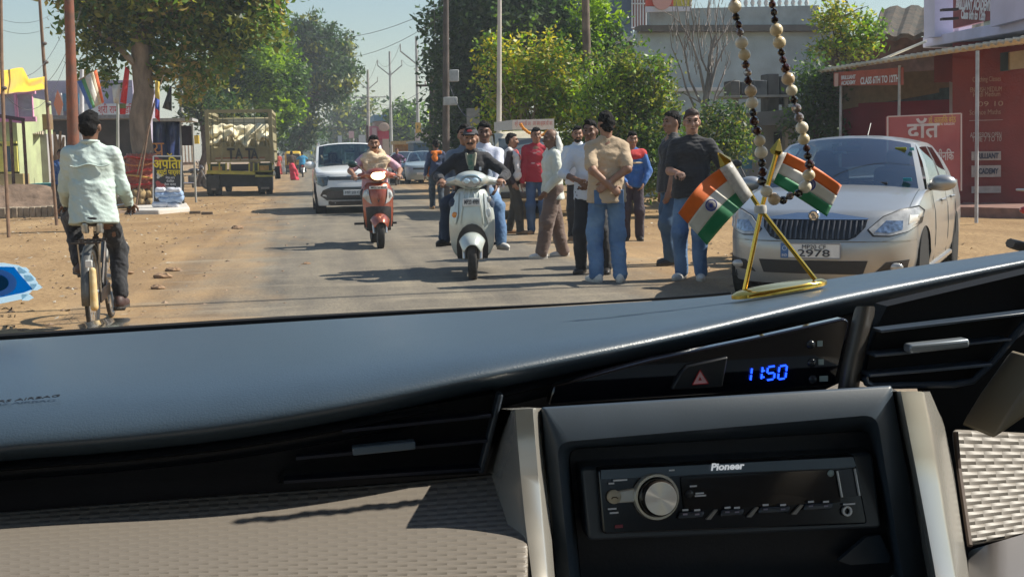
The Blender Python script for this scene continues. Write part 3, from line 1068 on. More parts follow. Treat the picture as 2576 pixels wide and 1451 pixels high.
W3, T3 = epole("tall slim grey pole with V bracket, the nearest of the V-bracket poles", (1054, 440), 92, 80.0, 0.13, steel, varm=True, lean=-7)
W4, T4 = epole("slim grey pole with V bracket above the pink hoarding", (986, 430), 130, 105.0, 0.14, steel, varm=True, lean=-6)
W5, T5 = epole("thicker pole with crossarm and bracket above the white car", (928, 425), 176, 130.0, 0.2, concrete, arms=((0.72, 1.9),), varm=True, lean=-3)
W6, T6 = epole("small far V-bracket pole beside the drooping tree", (883, 420), 190, 165.0, 0.16, steel, varm=True, lean=-2)
W7, T7 = epole("smallest far pole seen through the hanging leaves", (868, 415), 240, 200.0, 0.16, steel, lean=-1)
W8, T8 = epole("pale slender pole standing in the yellow-green shrub", (1253, 470), -60, 26.5, 0.065, M("pole_pale", (0.52, 0.47, 0.42), 0.7, var=0.15, scale=2), group=None, lean=4)
W9, T9 = epole("thick brown vine-covered pole in front of the lush green tree", (1485, 420), -60, 27.0, 0.13, M("pole_brown", (0.16, 0.12, 0.09), 0.9, var=0.3, scale=4), group=None, lean=-14)
W10, T10 = epole("rust-red iron pole behind the cyclist's head", (190, 560), -60, 24.0, 0.125, M("rust_iron", (0.25, 0.085, 0.045), 0.8, col2=(0.13, 0.07, 0.05), scale=5, bump=0.3), group=None, lean=-18)
W11, T11 = epole("thin white steel post right behind the rust-red pole", (206, 560), 175, 30.0, 0.07, M("post_white", (0.6, 0.6, 0.62), 0.5, var=0.12), group=None)
W12, T12 = epole("thin grey tube post left of the big tree trunk", (296, 500), 235, 40.0, 0.06, steel, group=None)
W13, T13 = epole("grey twin-footed post behind the signboard, left of the truck", (455, 440), 150, 62.0, 0.11, concrete, group=None)
wire_m = M("cable", (0.10, 0.105, 0.115), 0.6)
def wire(a, b, sag, label, r=0.011, n=16):
 a, b = Vector(a), Vector(b)
 m = MB()
 m.tube([a.lerp(b, i / n) - Vector((0, 0, sag * 4 * (i / n) * (1 - i / n))) for i in range(n + 1)], r * .6 if r < .03 else r, 4)
 o = m.build("overhead_wire", wire_m, smooth=True)
 tag(o, label, "wire", "overhead wires")
WL = "thin black overhead wire "
if len(W3) > 2 and len(W4) > 2:
 wire(W3[0], W4[0], 1.0, WL + "on the left bracket between the two slim grey poles", 0.02)
 wire(W3[1], W4[1], 1.0, WL + "on the right bracket between the two slim grey poles", 0.02)
 wire(W4[0], W5[-3], 1.2, WL + "from the pink hoarding's pole towards the thicker far pole", 0.025)
wire(T3, at(1135, -60, 36), 0.6, WL + "rising from the nearest V-bracket pole to the dark pole", 0.014)
wire(W3[1], at(1150, -80, 36), 0.8, WL + "rising beside the topmost one to the dark pole", 0.014)
wire(T2b, at(1090, -60, 30), 0.4, WL + "running nearly upright past the short armed pole", 0.010)
wire(at(700, 62, 70), at(1120, 10, 38), 0.9, WL + "crossing the sky highest over the road", 0.016)
wire(at(700, 100, 60), at(1120, 35, 36), 1.1, WL + "crossing the sky second highest over the road", 0.014)
wire(at(890, 235, 120), at(1100, 240, 60), 0.8, WL + "crossing low behind the slim poles", 0.020)
wire(at(880, 262, 130), at(1086, 215, 55), 0.9, WL + "dipping lowest behind the slim poles", 0.020)
wire(at(-40, 140, 25), at(185, 8, 27), 0.9, WL + "sagging steeply down to the left behind the bamboo poles", 0.010)
wire(at(-40, 155, 26), at(200, 30, 28), 1.5, WL + "sagging deepest to the left of the rust pole", 0.010)
wire(at(105, 215, 30), at(205, 20, 26), 0.3, WL + "slanting straight down beside the rust pole", 0.010)
wire(at(-20, 40, 30), at(150, 20, 40), 0.3, WL + "faint and level at the upper left corner", 0.008)
wire(at(-20, 66, 30), at(150, 48, 40), 0.3, WL + "faint and level below the corner one", 0.008)
wire(at(1130, 210, 36), at(1250, 185, 27), 1.0, "loose brown cable hanging in a loop from the boxed pole", 0.016)
wire((-14, 11.0, 8.5), (16.5, 12.2, 9.0), 0.5, "single cable strung high across the road near the cyclist", 0.035)
def board_pts(pl, pr, yl, yr, YL, YR):
 """four corners (TL, TR, BR, BL) of an upright board seen between two sight lines"""
 return [at(pl, yl[0], YL), at(pr, yr[0], YR), at(pr, yr[1], YR), at(pl, yl[1], YL)]
def board(name, pl, pr, yl, yr, YL, YR, th, mat, parent=None, bevel=0.0):
 p = board_pts(pl, pr, yl, yr, YL, YR)
 n = (p[1] - p[0]).cross(p[3] - p[0]).normalized()
 if n.y < 0: n = -n
 m = MB()
 m.prism(p, n * th)
 return m.build(name, mat, parent, bevel=bevel)
def frontbox(name, pl, pr, pt, pb, Y, depth, mat, parent=None, ground=True, bevel=0.0):
 a = at(pl, pt, Y)
 b = at(pr, pb, Y)
 z0 = 0.0 if ground else b.z
 m = MB()
 m.box(((a.x + b.x) / 2, Y + depth / 2, (a.z + z0) / 2), (b.x - a.x, depth, a.z - z0))
 return m.build(name, mat, parent, bevel=bevel)
def wallmat(name, c, dirt=(0.2, 0.17, 0.14), amt=0.5, var=0.08):
 return M(name, c, 0.9, var=var, scale=2.0, dirt=dirt, dscale=1.2, damt=amt, bump=0.25, bscale=25)
white_p = M("paint_white", (0.72, 0.71, 0.69), 0.6, var=0.06, scale=3, dirt=(0.45, 0.36, 0.27), dscale=2, damt=0.35)
wood_m = M("old_wood", (0.30, 0.21, 0.13), 0.85, var=0.4, scale=6, stretch=(1, 1, 0.2), bump=0.4)
iron_m = M("iron_rust", (0.17, 0.085, 0.055), 0.8, var=0.4, scale=9)
t = thing("roadside_house", "pale green house with yellow window frame and pink balcony frame", "house")
frontbox("wall", -80, 52, 238, 470, 38, 5, wallmat("wall_green", (0.42, 0.48, 0.27)), t)
frontbox("plinth", -80, 60, 440, 480, 37.2, 0.8, wallmat("wall_ochre", (0.33, 0.24, 0.10)), t)
fr = MB()
a, b = at(2, 362, 37.95), at(43, 437, 37.95)
for c, d in (((a.x, 37.9, (a.z + b.z) / 2), (0.12, 0.1, a.z - b.z)), ((b.x, 37.9, (a.z + b.z) / 2), (0.12, 0.1, a.z - b.z)),
    (((a.x + b.x) / 2, 37.9, a.z), (b.x - a.x + .12, 0.1, 0.14)), (((a.x + b.x) / 2, 37.9, b.z), (b.x - a.x + .12, 0.1, 0.12)), (((a.x + b.x) / 2 + .12, 37.9, (a.z + b.z) / 2), (0.1, 0.08, a.z - b.z))):
 fr.box(c, d)
w_ = fr.build("window", M("paint_yellow", (0.72, 0.66, 0.16), 0.6, var=0.1), t)
pn = MB()
pn.box(((a.x + b.x) / 2, 37.97, (a.z + b.z) / 2), (b.x - a.x, 0.03, a.z - b.z))
pn.build("pane", M("pane_blue", (0.04, 0.10, 0.2), 0.15), w_)
for i, (x0, y0, x1, y1) in enumerate(((34, 236, 44, 300), (78, 238, 84, 300), (-20, 295, 90, 306), (-20, 228, 88, 236))):
 frontbox("balcony_frame", x0, x1, y0, y1, 37.4, 0.15, M("paint_pink", (0.75, 0.34, 0.52), 0.6, var=0.08), t, ground=False)
frontbox("balcony_panel", -20, 84, 238, 296, 37.6, 0.05, M("panel_pale", (0.42, 0.44, 0.5), 0.5, var=0.1), t, ground=False)
frontbox("step", -60, 84, 479, 492, 36.4, 0.9, white_p, t)
rebase(t, (-13.5, 38, 0))
t = thing("pole_frame", "low rusty pole frame carrying the pink edge bar before the green house", "frame")
for x0, y0, x1, y1 in ((26, 298, 35, 484), (58, 304, 68, 476)):
 m = MB()
 p0, p1 = at(x0, y0, 35.5), at(x1, y1, 35.5)
 p1.z = 0
 m.tube([p0, p1], 0.045, 6)
 m.build("post", iron_m, t)
m = MB()
m.bar(at(-20, 289, 35.5), at(62, 302, 35.5), 0.08, 0.1)
m.build("crossbar", M("bar_dark", (0.1, 0.05, 0.07), 0.7), t)
m = MB()
m.bar(at(-20, 297, 35.52), at(55, 308, 35.52), 0.05, 0.07)
m.build("edge_bar", M("paint_pink"if 0 else "bar_pink", (0.75, 0.3, 0.6), 0.6), t)
rebase(t, (-10, 35.5, 0))
t = thing("shed", "small grey shed with corrugated tin roof and white corner post", "shed")
frontbox("wall", 40, 125, 338, 470, 41, 3, wallmat("wall_grey", (0.38, 0.37, 0.37)), t)
frontbox("corner_post", 85, 101, 341, 466, 40.7, 0.25, white_p, t)
def corrugated(a, b, c, d, n, amp, mat, name, parent, th=0.008):
 """wavy sheet: a-b is the front edge, d-c the back edge"""
 a, b, c, d = map(Vector, (a, b, c, d))
 nn = (b - a).cross(d - a).normalized()
 m = MB()
 rows = []
 for v in (0.0, 0.5, 1.0):
  rows.append([(a.lerp(b, i / n).lerp(d.lerp(c, i / n), v)) + nn * amp * math.sin(i * math.pi / 2) for i in range(n + 1)])
 m.grid(rows)
 return m.build(name, mat, parent, smooth=True, solid=th)
tin = M("tin_roof", (0.50, 0.43, 0.33), 0.6, 0.2, var=0.2, scale=3, dirt=(0.25, 0.15, 0.09), damt=0.5)
corrugated(at(44, 336, 40), at(110, 338, 40), at(112, 322, 43), at(52, 318, 43), 48, 0.035, tin, "roof", t)
frontbox("lintel", 88, 128, 288, 326, 41.5, 0.4, wallmat("ochre_d", (0.22, 0.14, 0.06)), t, ground=False)
rebase(t, (-11, 41, 0))
t = thing("shop_building", "long lavender building with white signboards above dark shopfronts", "building")
frontbox("wall", 46, 345, 204, 440, 50, 8, wallmat("wall_lavender", (0.44, 0.40, 0.52)), t)
frontbox("shopfront", 126, 345, 297, 470, 49.3, 0.5, M("shop_dark", (0.045, 0.035, 0.035), 0.7, var=0.5, scale=2), t)
frontbox("awning", 105, 345, 291, 298, 47.8, 1.6, M("awning_grey", (0.25, 0.24, 0.24), 0.6, var=0.2), t, ground=False)
sb = frontbox("signboard", 138, 157, 234, 292, 49.6, 0.15, white_p, t, ground=False)
p = at(147, 262, 49.55)
m = MB()
m.prism([p + Vector(q) for q in ((0, 0, .55), (.18, 0, 0), (0, 0, -.55), (-.18, 0, 0))], (0, -0.02, 0))
m.build("emblem", M("orange_print", (0.75, 0.25, 0.12), 0.6), sb)
frontbox("signboard", 157, 200, 236, 279, 49.6, 0.12, M("sign_blue", (0.07, 0.2, 0.32), 0.5, var=0.15), t, ground=False)
sb = frontbox("signboard", 198, 345, 262, 291, 49.4, 0.12, white_p, t, ground=False)
text("lettering", "श्री राम मेडिकल", 0.42, M("red_print", (0.55, 0.04, 0.04), 0.6), sb, at(300, 277, 49.36), width=1.6)
rebase(t, (-12, 50, 0))
t = thing("tarp_stall", "dark blue tarpaulin hoarding with orange Hindi letters behind the tree", "stall")
m = MB()
P = []
for j in range(9):
 P.append([at(384 + i * 68 / 12, 306 + j * 15, 37.5 + 0.12 * math.sin(i * 1.3) + 0.05 * math.sin(j + i)) for i in range(13)])
m.grid(P)
m.build("tarpaulin", M("tarp_blue", (0.022, 0.04, 0.14), 0.45, var=0.4, scale=3), t, smooth=True, solid=0.02)
om = M("orange_letter", (0.62, 0.27, 0.08), 0.6)
text("lettering", "त्य", 0.62, om, t, at(386, 377, 37.1), width=0.62)
text("lettering", "वर्क", 0.42, om, t, at(378, 398, 37.1), width=0.6)
frontbox("side_cloth", 452, 484, 317, 366, 38, 0.05, M("cloth_maroon", (0.035, 0.018, 0.03), 0.9, var=0.3), t, ground=False)
m = MB()
for x0, y0 in ((386, 300), (452, 300), (484, 312)):
 p0 = at(x0, y0, 37.8); p1 = Vector((p0.x, p0.y, 0))
 q = MB(); q.tube([p0, p1], 0.03, 6); q.build("pole", steel, t)
frontbox("roof_sheet", 384, 484, 298, 304, 37, 1.8, M("tin_pale", (0.5, 0.5, 0.5), 0.5, 0.3, var=0.2), t, ground=False)
rebase(t, (-5, 37.5, 0))
m = MB()
n = 18
rg = random.Random(8)
t = thing("low_kerb_wall", "low grey stone kerb wall along the earth heap", "wall")
x0 = at(-120, 545, 30.6).x
x1 = at(150, 545, 30.6).x
stone_m = M("kerb_stone", (0.27, 0.215, 0.155), 0.9, var=0.3, scale=4, bump=0.5, bscale=18)
ksrc = None
L = (x1 - x0) / n
for i in range(n):
 m = MB()
 hgt = 0.27 + rg.uniform(-.015, .015)
 m.box((x0 + (i + .5) * L, 30.75 + rg.uniform(-.02, .02), hgt / 2 - 0.02), (L * 0.97, 0.4, hgt))
 m.build("stone", stone_m, t, bevel=0.02)
rebase(t, ((x0 + x1) / 2, 30.75, 0))
def mound(name, label, c, r, h, mat, seed, kind=None, cat="heap"):
 rg = random.Random(seed)
 m = MB()
 rows = []
 ph = [rg.uniform(0, 6) for _ in range(6)]
 for i in range(11):
  q = i / 10
  row = []
  for k in range(28):
   a = 2 * math.pi * k / 28
   rr_ = q * (1 + 0.12 * math.sin(3 * a + ph[0]) + 0.08 * math.sin(5 * a + ph[1]))
   z = h * (1 - q * q) ** 1.2 * (1 + 0.15 * math.sin(7 * a * q + ph[2]) + 0.1 * math.sin(11 * q + ph[3]))
   row.append((c[0] + r[0] * rr_ * math.cos(a), c[1] + r[1] * rr_ * math.sin(a), z - 0.03 + rg.uniform(-.02, .02)))
  rows.append(row)
 m.grid(rows, closed=True)
 o = m.build(name, mat, smooth=True)
 return tag(o, label, cat, kind=kind)
mound("earth_heap", "heap of dark brown earth behind the low kerb wall", (-8.2, 32.6), (3.0, 1.6), 0.75, M("earth_dark", (0.17, 0.115, 0.08), 0.95, var=0.35, scale=5, bump=0.8, bscale=14), 3)
o = frontbox("step", 69, 130, 463, 478, 36.2, 1.2, M("paint_teal", (0.10, 0.36, 0.33), 0.7, var=0.12))
tag(o, "teal painted step in front of the grey shed", "step")
t = thing("dead_tree", "broken dry tree trunk with splintered brown branches beside the rust pole", "tree")
m = MB()
rg = random.Random(14)
Yd = 34.0
b0 = at(150, 500, Yd); b0.z = 0
for pts, r0 in (([(150, 470), (148, 420), (143, 370), (136, 332)], 0.2), ([(148, 430), (155, 390), (160, 345)], 0.1), ([(150, 450), (138, 410), (128, 385)], 0.07),
    ([(152, 440), (165, 410), (172, 380)], 0.06), ([(145, 390), (150, 360), (152, 330)], 0.07)):
 px_tube(m, pts, r0, 0.03, 7, Yd, 0.2)
m.tube([b0, at(150, 470, Yd)], [0.26, 0.2], 8)
m.build("trunk", M("dead_wood", (0.26, 0.16, 0.09), 0.95, var=0.35, scale=6, stretch=(1, 1, .3), bump=0.6), t, smooth=True)
rebase(t, b0)
bam = M("bamboo_pole", (0.14, 0.085, 0.055), 0.7, col2=(0.26, 0.16, 0.10), scale=7)
def bamboo(label, pts, Y, r, knots):
 t = thing("bamboo_pole", label, "pole", group="bamboo poles of the roadside arch")
 P = [at(x, y, Y) for x, y in pts]
 P[-1].z = -0.05
 m = MB()
 m.tube(P, [r * 0.8] + [r] * (len(P) - 1), 8)
 m.build("shaft", bam, t, smooth=True)
 for (x, y) in knots:
  k = MB()
  k.ell(at(x, y, Y), (r * 1.7, r * 1.6, r * 1.1), 8, 6)
  k.build("knot", M("rope_knot", (0.12, 0.1, 0.09), 0.9), t, smooth=True)
 rebase(t, P[-1])
bamboo("leaning bamboo pole at the picture edge holding the yellow cloth", [(2, -40), (4, 150), (10, 330), (22, 597)], 22.9, 0.033, [(10, 222)])
bamboo("leaning bamboo pole on the other side of the yellow cloth", [(97, -40), (110, 150), (124, 330), (143, 567)], 26.6, 0.036, [(111, 110), (115, 157), (122, 262)])
yel = M("cloth_yellow", (0.80, 0.50, 0.01), 0.75, var=0.1, scale=4, sheen=0.3)
m = MB()
rows = []
for j in range(13):
 v = j / 12
 row = []
 for i in range(25):
  u = i / 24
  px = -4 + u * 86 if u < .72 else 58 + (u - .72) * 190
  dip = max(0, (u - .72) / .28)
  yt = 176 - 5 * u + 30 * min(1, dip * 4) - 10 * dip
  yb = 237 - 4 * u - 10 * dip
  Y = 23 + 3.2 * u + 0.06 * math.sin(u * 12 + v * 3) + 0.10 * math.sin(v * 7 + u * 5) * v
  row.append(at(px, yt + (yb - yt) * v + 2 * math.sin(u * 8), Y))
 rows.append(row)
m.grid(rows)
o = m.build("yellow_cloth", yel, smooth=True, solid=0.006)
tag(o, "bright yellow cloth banner slung between two bamboo poles", "cloth")
def flag_patch(name, label, TL, TR, BR, BL, Y, stripes, wav=0.05, group=None, vertical=False, pole=None, cat="flag"):
 """cloth with one stripe part per colour; stripes run along the long direction"""
 t = thing(name, label, cat, group=group)
 N = 8
 acc = 0
 for (frac, mat) in stripes:
  m = MB()
  rows = []
  for j in range(4):
   a = acc + frac * j / 3
   row = []
   for i in range(N + 1):
    u, v = (i / N, a) if not vertical else (a, i / N)
    x = (TL[0] * (1 - u) + TR[0] * u) * (1 - v) + (BL[0] * (1 - u) + BR[0] * u) * v
    y = (TL[1] * (1 - u) + TR[1] * u) * (1 - v) + (BL[1] * (1 - u) + BR[1] * u) * v
    row.append(at(x, y, Y + wav * math.sin(u * 6 + v * 4) + wav * 0.6 * math.sin(v * 8)))
   rows.append(row)
  m.grid(rows)
  m.build("stripe", mat, t, smooth=True, solid=0.004)
  acc += frac
 if pole:
  m = MB()
  m.tube([at(x, y, Y + 0.03) for x, y in pole], 0.014, 6)
  m.build("stick", wood_m, t)
 c = at((TL[0] + BR[0]) / 2, (TL[1] + BR[1]) / 2, Y)
 rebase(t, c)
 return t
def fab(name, c): return M("fabric_" + name, c, 0.8, var=0.08, scale=20, sheen=0.2)
flag_patch("flag", "slanted flag striped blue, green, white and orange near the rust pole", (194, 206), (243, 176), (262, 258), (226, 277), 28.0,
   [(0.2, fab("blue", (0.08, 0.18, 0.48))), (0.18, fab("green", (0.12, 0.34, 0.16))), (0.30, fab("white", (0.66, 0.64, 0.58))), (0.16, fab("cream", (0.66, 0.58, 0.42))), (0.16, fab("orange", (0.78, 0.17, 0.06)))], 0.05, vertical=True, pole=[(170, 219), (190, 208), (246, 174)])
flag_patch("flag", "narrow red flag hanging against the big tree trunk", (315, 166), (326, 178), (318, 262), (302, 258), 33.6, [(1, fab("red", (0.62, 0.02, 0.02)))], 0.04, vertical=True)
flag_patch("flag", "small white flag left of the red one", (281, 216), (303, 212), (300, 262), (286, 260), 33.7, [(1, fab("white", (0.66, 0.64, 0.58)))], 0.04)
flag_patch("flag", "small green and red flag below the red one", (300, 261), (317, 261), (316, 288), (302, 288), 33.8, [(0.45, fab("green_d", (0.16, 0.2, 0.05))), (0.55, fab("red", (0.62, 0.02, 0.02)))], 0.02)
flag_patch("pennant", "hanging pennant in yellow, blue and red right of the tree trunk", (390, 203), (401, 206), (402, 306), (390, 296), 33.4,
   [(0.46, fab("mustard", (0.66, 0.48, 0.08))), (0.28, fab("royal", (0.03, 0.08, 0.42))), (0.26, fab("red", (0.62, 0.02, 0.02)))], 0.05, pole=[(411, 190), (380, 282), (345, 440)])
flag_patch("pennant", "black pennant folded beside the striped pennant", (428, 216), (432, 218), (432, 280), (408, 272), 34.2, [(1, fab("black", (0.03, 0.032, 0.035)))], 0.08)
m = MB()
m.tube([at(388, 260, 33.2), at(372, 330, 33.2), at(342, 522, 33.2)], 0.028, 6)
o = m.build("leaning_stick", bam, smooth=True)
tag(o, "thin brown stick leaning against the big tree trunk", "stick")
t = thing("tree_shrine", "red cloth and tinsel garlands tied round the tree trunk", "shrine")
tb = gr(362, 522)
rg = random.Random(4)
m = MB()
rows = []
for j in range(10):
 v = j / 9
 z = 1.50 - v * 0.98
 rows.append([(tb.x + (0.37 + 0.12 * v + 0.03 * math.sin(k * 2.7 + j)) * math.cos(2 * math.pi * k / 36), tb.y + (0.39 + 0.12 * v + 0.03 * math.sin(k * 1.9 + j * 2)) * math.sin(2 * math.pi * k / 36), z + 0.03 * math.sin(k * 3 + j)) for k in range(36)])
m.grid(rows, closed=True)
m.build("red_cloth", M("cloth_shrine", (0.30, 0.035, 0.02), 0.6, col2=(0.52, 0.13, 0.05), scale=14, bump=0.5, bscale=30, sheen=0.3), t, smooth=True, solid=0.01)
for j, (z, col) in enumerate(((1.38, (0.6, 0.05, 0.03)), (1.22, (0.66, 0.22, 0.06)), (1.02, (0.6, 0.04, 0.03)), (0.86, (0.7, 0.4, 0.1)), (0.70, (0.55, 0.03, 0.03)))):
 m = MB()
 m.tube([(tb.x + (0.44 + 0.10 * (1.5 - z)) * math.cos(2 * math.pi * k / 40), tb.y + (0.46 + 0.10 * (1.5 - z)) * math.sin(2 * math.pi * k / 40), z + 0.05 * math.sin(k * 0.31 + j * 2)) for k in range(41)],
   [0.022 + 0.012 * (k % 2) for k in range(41)], 6)
 m.build("garland", M("garland_%d" % j, col, 0.4, 0.15, var=0.3, scale=30), t)
rebase(t, tb)
t = thing("shrine_stones", "heap of yellowish stones and roots at the foot of the shrine tree", "stones")
rootm = M("root_stone", (0.36, 0.25, 0.12), 0.9, var=0.35, scale=7, bump=0.5)
for i in range(20):
 a = -math.pi * (i % 10 + .5) / 10 * 1.06
 z = 0.13 if i < 10 else 0.38
 m = MB()
 s = rg.uniform(.10, .17)
 m.ell((0, 0, 0), (s, s * .9, s * rg.uniform(.9, 1.5)), 8, 6)
 m.v = [(x * rg.uniform(.85, 1.15), y * rg.uniform(.85, 1.15), zz * rg.uniform(.85, 1.15)) for x, y, zz in m.v]
 R_ = (0.62 if i < 10 else 0.5)
 o = m.build("stone", rootm, t, smooth=True)
 o.location = (tb.x + R_ * math.cos(a) + rg.uniform(-.04, .04), tb.y + R_ * math.sin(a), z)
rebase(t, tb)
m = MB()
poly = [gr(322, 541), gr(400, 540), (gr(478, 533)), gr(470, 521), gr(330, 528)]
m.prism([(p.x, p.y, -0.05) for p in poly], (0, 0, 0.17))
o = m.build("concrete_slab", M("slab_white", (0.58, 0.55, 0.50), 0.9, var=0.12, scale=3, dirt=(0.35, 0.25, 0.16), damt=0.5, bump=0.3), bevel=0.03)
tag(o, "chipped whitish concrete slab under the signboard and bags", "slab")
bag_m = M("bag_blue", (0.30, 0.42, 0.62), 0.55, var=0.12, scale=12, bump=0.5, bscale=25)
bag_w = M("bag_white", (0.60, 0.62, 0.68), 0.5, var=0.1, scale=12, bump=0.5, bscale=25)
def bag(px, py, w_, h_, mat, label, Y=31.6):
 c = at(px, py, Y)
 s = SDF(0.01)
 s.box(c, (w_, 0.3, h_), min(h_, 0.2) * 0.42)
 o = s.build("tied_bag", mat, None, 0.025, noise=(0.014, 22, int(px + py)))
 tag(o, label, "bag", "pale blue bags stacked below the signboard")
bag(404, 515, 0.42, 0.15, bag_w, "grey-white bag lying lowest, nearest the tree roots")
bag(435, 517, 0.30, 0.15, bag_w, "grey-white bag lying lowest, below the middle of the signboard")
bag(416, 502, 0.33, 0.15, bag_m, "small blue bag in the middle of the left column")
bag(441, 499, 0.42, 0.2, bag_m, "long blue bag right below the top blue one")
bag(409, 490, 0.38, 0.14, bag_m, "long pale blue bag carrying the smaller white pouch")
bag(441, 488, 0.40, 0.15, bag_m, "blue bag second from the top beside the board frame")
bag(403, 478, 0.26, 0.13, bag_w, "white pouch topmost on the left column")
bag(437, 478, 0.36, 0.13, bag_w, "white pouch topmost on the right column")
t = thing("folding_signboard", "black folding pavement signboard with yellow Hindi heading and white list", "signboard")
Ya = 33.4
pts = board_pts(386, 456, (393, 516), (393, 514), Ya, Ya)
dx = (pts[1] - pts[0])
m = MB()
m.prism(pts, (0, 0.02, 0))
m.build("front_panel", M("sign_black", (0.016, 0.018, 0.03), 0.35, var=0.3, scale=4), t)
fm = M("alu_frame", (0.62, 0.64, 0.66), 0.4, 0.6)
for a, b in ((pts[0], pts[1]), (pts[1], pts[2]), (pts[3], pts[2]), (pts[0], pts[3])):
 m = MB()
 m.bar(a + Vector((0, -0.012, 0)), b + Vector((0, -0.012, 0)), 0.035, 0.035)
 m.build("frame_bar", fm, t)
m = MB()
q = [pts[0] + Vector((0.02, 0.04, 0)), pts[1] + Vector((0.02, 0.04, 0)), at(464, 522, Ya + 0.62), at(396, 520, Ya + 0.62)]
m.prism(q, (0, 0.02, 0))
m.build("back_panel", M("sign_back", (0.05, 0.06, 0.06), 0.7), t)
ylw = M("letter_yellow", (0.80, 0.62, 0.02), 0.5)
wht = M("letter_white", (0.75, 0.75, 0.78), 0.5)
ul = (pts[0] - pts[3]).normalized()
def on_board(x, y, d=0.03): return at(x, y, Ya - d)
text("heading", "अपिता", 0.34, ylw, t, on_board(420, 414), dx, ul, width=0.74, bold=0.008)
text("heading_mark", "ॅ", 0.3, ylw, t, on_board(431, 402), dx, ul)
text("heading", "ब्यूटी पार्लर", 0.18, ylw, t, on_board(424, 434), dx, ul, width=0.62, bold=0.003)
for i, s_ in enumerate(("मेकअप", "फेशियल", "हेयर कलर", "ब्राइडल  साड़ी", "मेहंदी  कटिंग", "थ्रेडिंग")):
 text("list_line", s_, 0.085, wht, t, on_board(428 if i in (0, 1, 2, 5) else 436, 448 + i * 8.2), dx, ul, width=(0.24, 0.2, 0.3, 0.44, 0.44, 0.2)[i])
for i, (x, y, s) in enumerate(((398, 405, 0.10), (400, 442, 0.07), (402, 468, 0.12), (398, 490, 0.09))):
 m = MB()
 c = on_board(x, y, 0.02)
 m.prism([c + Vector((s * (1 + .35 * math.cos(a * 3)) * math.cos(a), 0, s * (1 + .35 * math.cos(a * 3)) * math.sin(a))) for a in [k * math.pi / 8 for k in range(16)]], (0, 0.004, 0))
 m.build("print_motif", M("motif_%d" % (i % 2), ((0.35, 0.05, 0.05), (0.5, 0.5, 0.5))[i % 2], 0.5), t)
rebase(t, (pts[2].x, Ya, 0))
brick_m = M("brick_old", (0.12, 0.085, 0.055), 0.9, var=0.3, scale=9, bump=0.4)
for px, py, lab in ((491, 538, "dark flat brick lying beside the concrete slab"), (521, 540, "dark flat brick lying farther from the slab, nearest the road")):
 p = gr(px, py)
 m = MB()
 m.box((0, 0, 0.035), (0.27, 0.13, 0.085))
 o = m.build("brick", brick_m, bevel=0.012)
 o.location = (p.x, p.y, -0.01)
 o.rotation_euler = (0, 0, 0.1)
 tag(o, lab, "brick", "loose bricks by the slab")
t = thing("wooden_cart", "handcart with pale upright slats standing behind the signboard", "cart")
for i in range(4):
 frontbox("slat", 455 + i * 8.4, 460.5 + i * 8.4, 366, 411, 56, 0.06, M("slat_pale", (0.52, 0.40, 0.27), 0.8, var=0.2), t, ground=False)
frontbox("deck", 452, 490, 409, 415, 56, 1.6, wood_m, t, ground=False)
for x in (458, 484):
 m = MB()
 c = at(x, 425, 56.3); c.z = 0.32
 m.lathe([(0.28, -.04), (0.33, -.04), (0.33, .04), (0.28, .04)], 14, axis='X', c=c, closed=True)
 m.build("wheel", M("rubber_grey", (0.04, 0.038, 0.035), 0.8), t)
frontbox("yellow_box", 483, 500, 341, 362, 56.4, 0.4, M("box_yellow", (0.65, 0.45, 0.03), 0.6, var=0.1), t, ground=False)
rebase(t, (at(470, 425, 56).x, 56, 0))
t = thing("boundary_building", "pale blue-white walled building with weathered parapet ledge behind the bare tree", "building")
wb = wallmat("wall_white_blue", (0.44, 0.52, 0.54), (0.27, 0.28, 0.27), 0.45)
board("wall", 1600, 2120, (78, 520), (78, 520), 34, 34, 0.3, wb, t)
board("ledge", 1610, 2100, (64, 80), (62, 78), 33.7, 33.7, 0.6, wallmat("ledge_dark", (0.13, 0.12, 0.11), (0.3, 0.28, 0.25)), t)
board("parapet", 1634, 2060, (24, 66), (14, 64), 33.9, 33.9, 0.3, wallmat("parapet_concrete", (0.37, 0.42, 0.43), (0.12, 0.12, 0.11), 0.6), t)
board("band", 1690, 1860, (221, 230), (219, 228), 33.9, 33.9, 0.1, white_p, t)
for i in range(12):
 c = at(1842 + i * 17, 8, 34.0)
 m = MB()
 m.lathe([(0.05, -.22), (0.07, -.16), (0.035, -.1), (0.075, 0), (0.03, .1), (0.06, .2), (0.06, .3)], 8, c=c)
 m.build("baluster", white_p, t, smooth=True)
rebase(t, (12, 34, 0))
t = thing("corner_house", "slate blue two-storey house with brick-red grille balcony", "house")
board("wall", 1520, 1592, (-60, 130), (-60, 130), 36, 36, 4, wallmat("wall_slate", (0.10, 0.135, 0.19), (0.15, 0.18, 0.22)), t)
board("base_wall", 1520, 1640, (118, 520), (112, 520), 35.8, 35.8, 0.3, wallmat("wall_tan", (0.36, 0.30, 0.18)), t)
board("sill", 1560, 1640, (96, 108), (80, 92), 35.4, 35.4, 0.6, white_p, t)
board("recess_wall", 1588, 1628, (-60, 74), (-60, 74), 36.4, 36.4, 0.2, M("brick_red_wall", (0.27, 0.095, 0.07), 0.9, var=0.2, scale=6), t)
for i in range(6):
 m = MB()
 m.tube([at(1590 + i * 7, 72, 35.9), at(1590 + i * 7, -60, 35.9)], 0.022, 6)
 m.build("grille_bar", white_p, t)
for y in (70, 10, -1):
 m = MB()
 m.tube([at(1588, y, 35.88), at(1628, y, 35.88)], 0.02, 6)
 m.build("grille_bar", white_p, t)
rebase(t, (9.5, 36, 0))
t = thing("billboard", "red and yellow billboard with white edge on the parapet roof", "billboard")
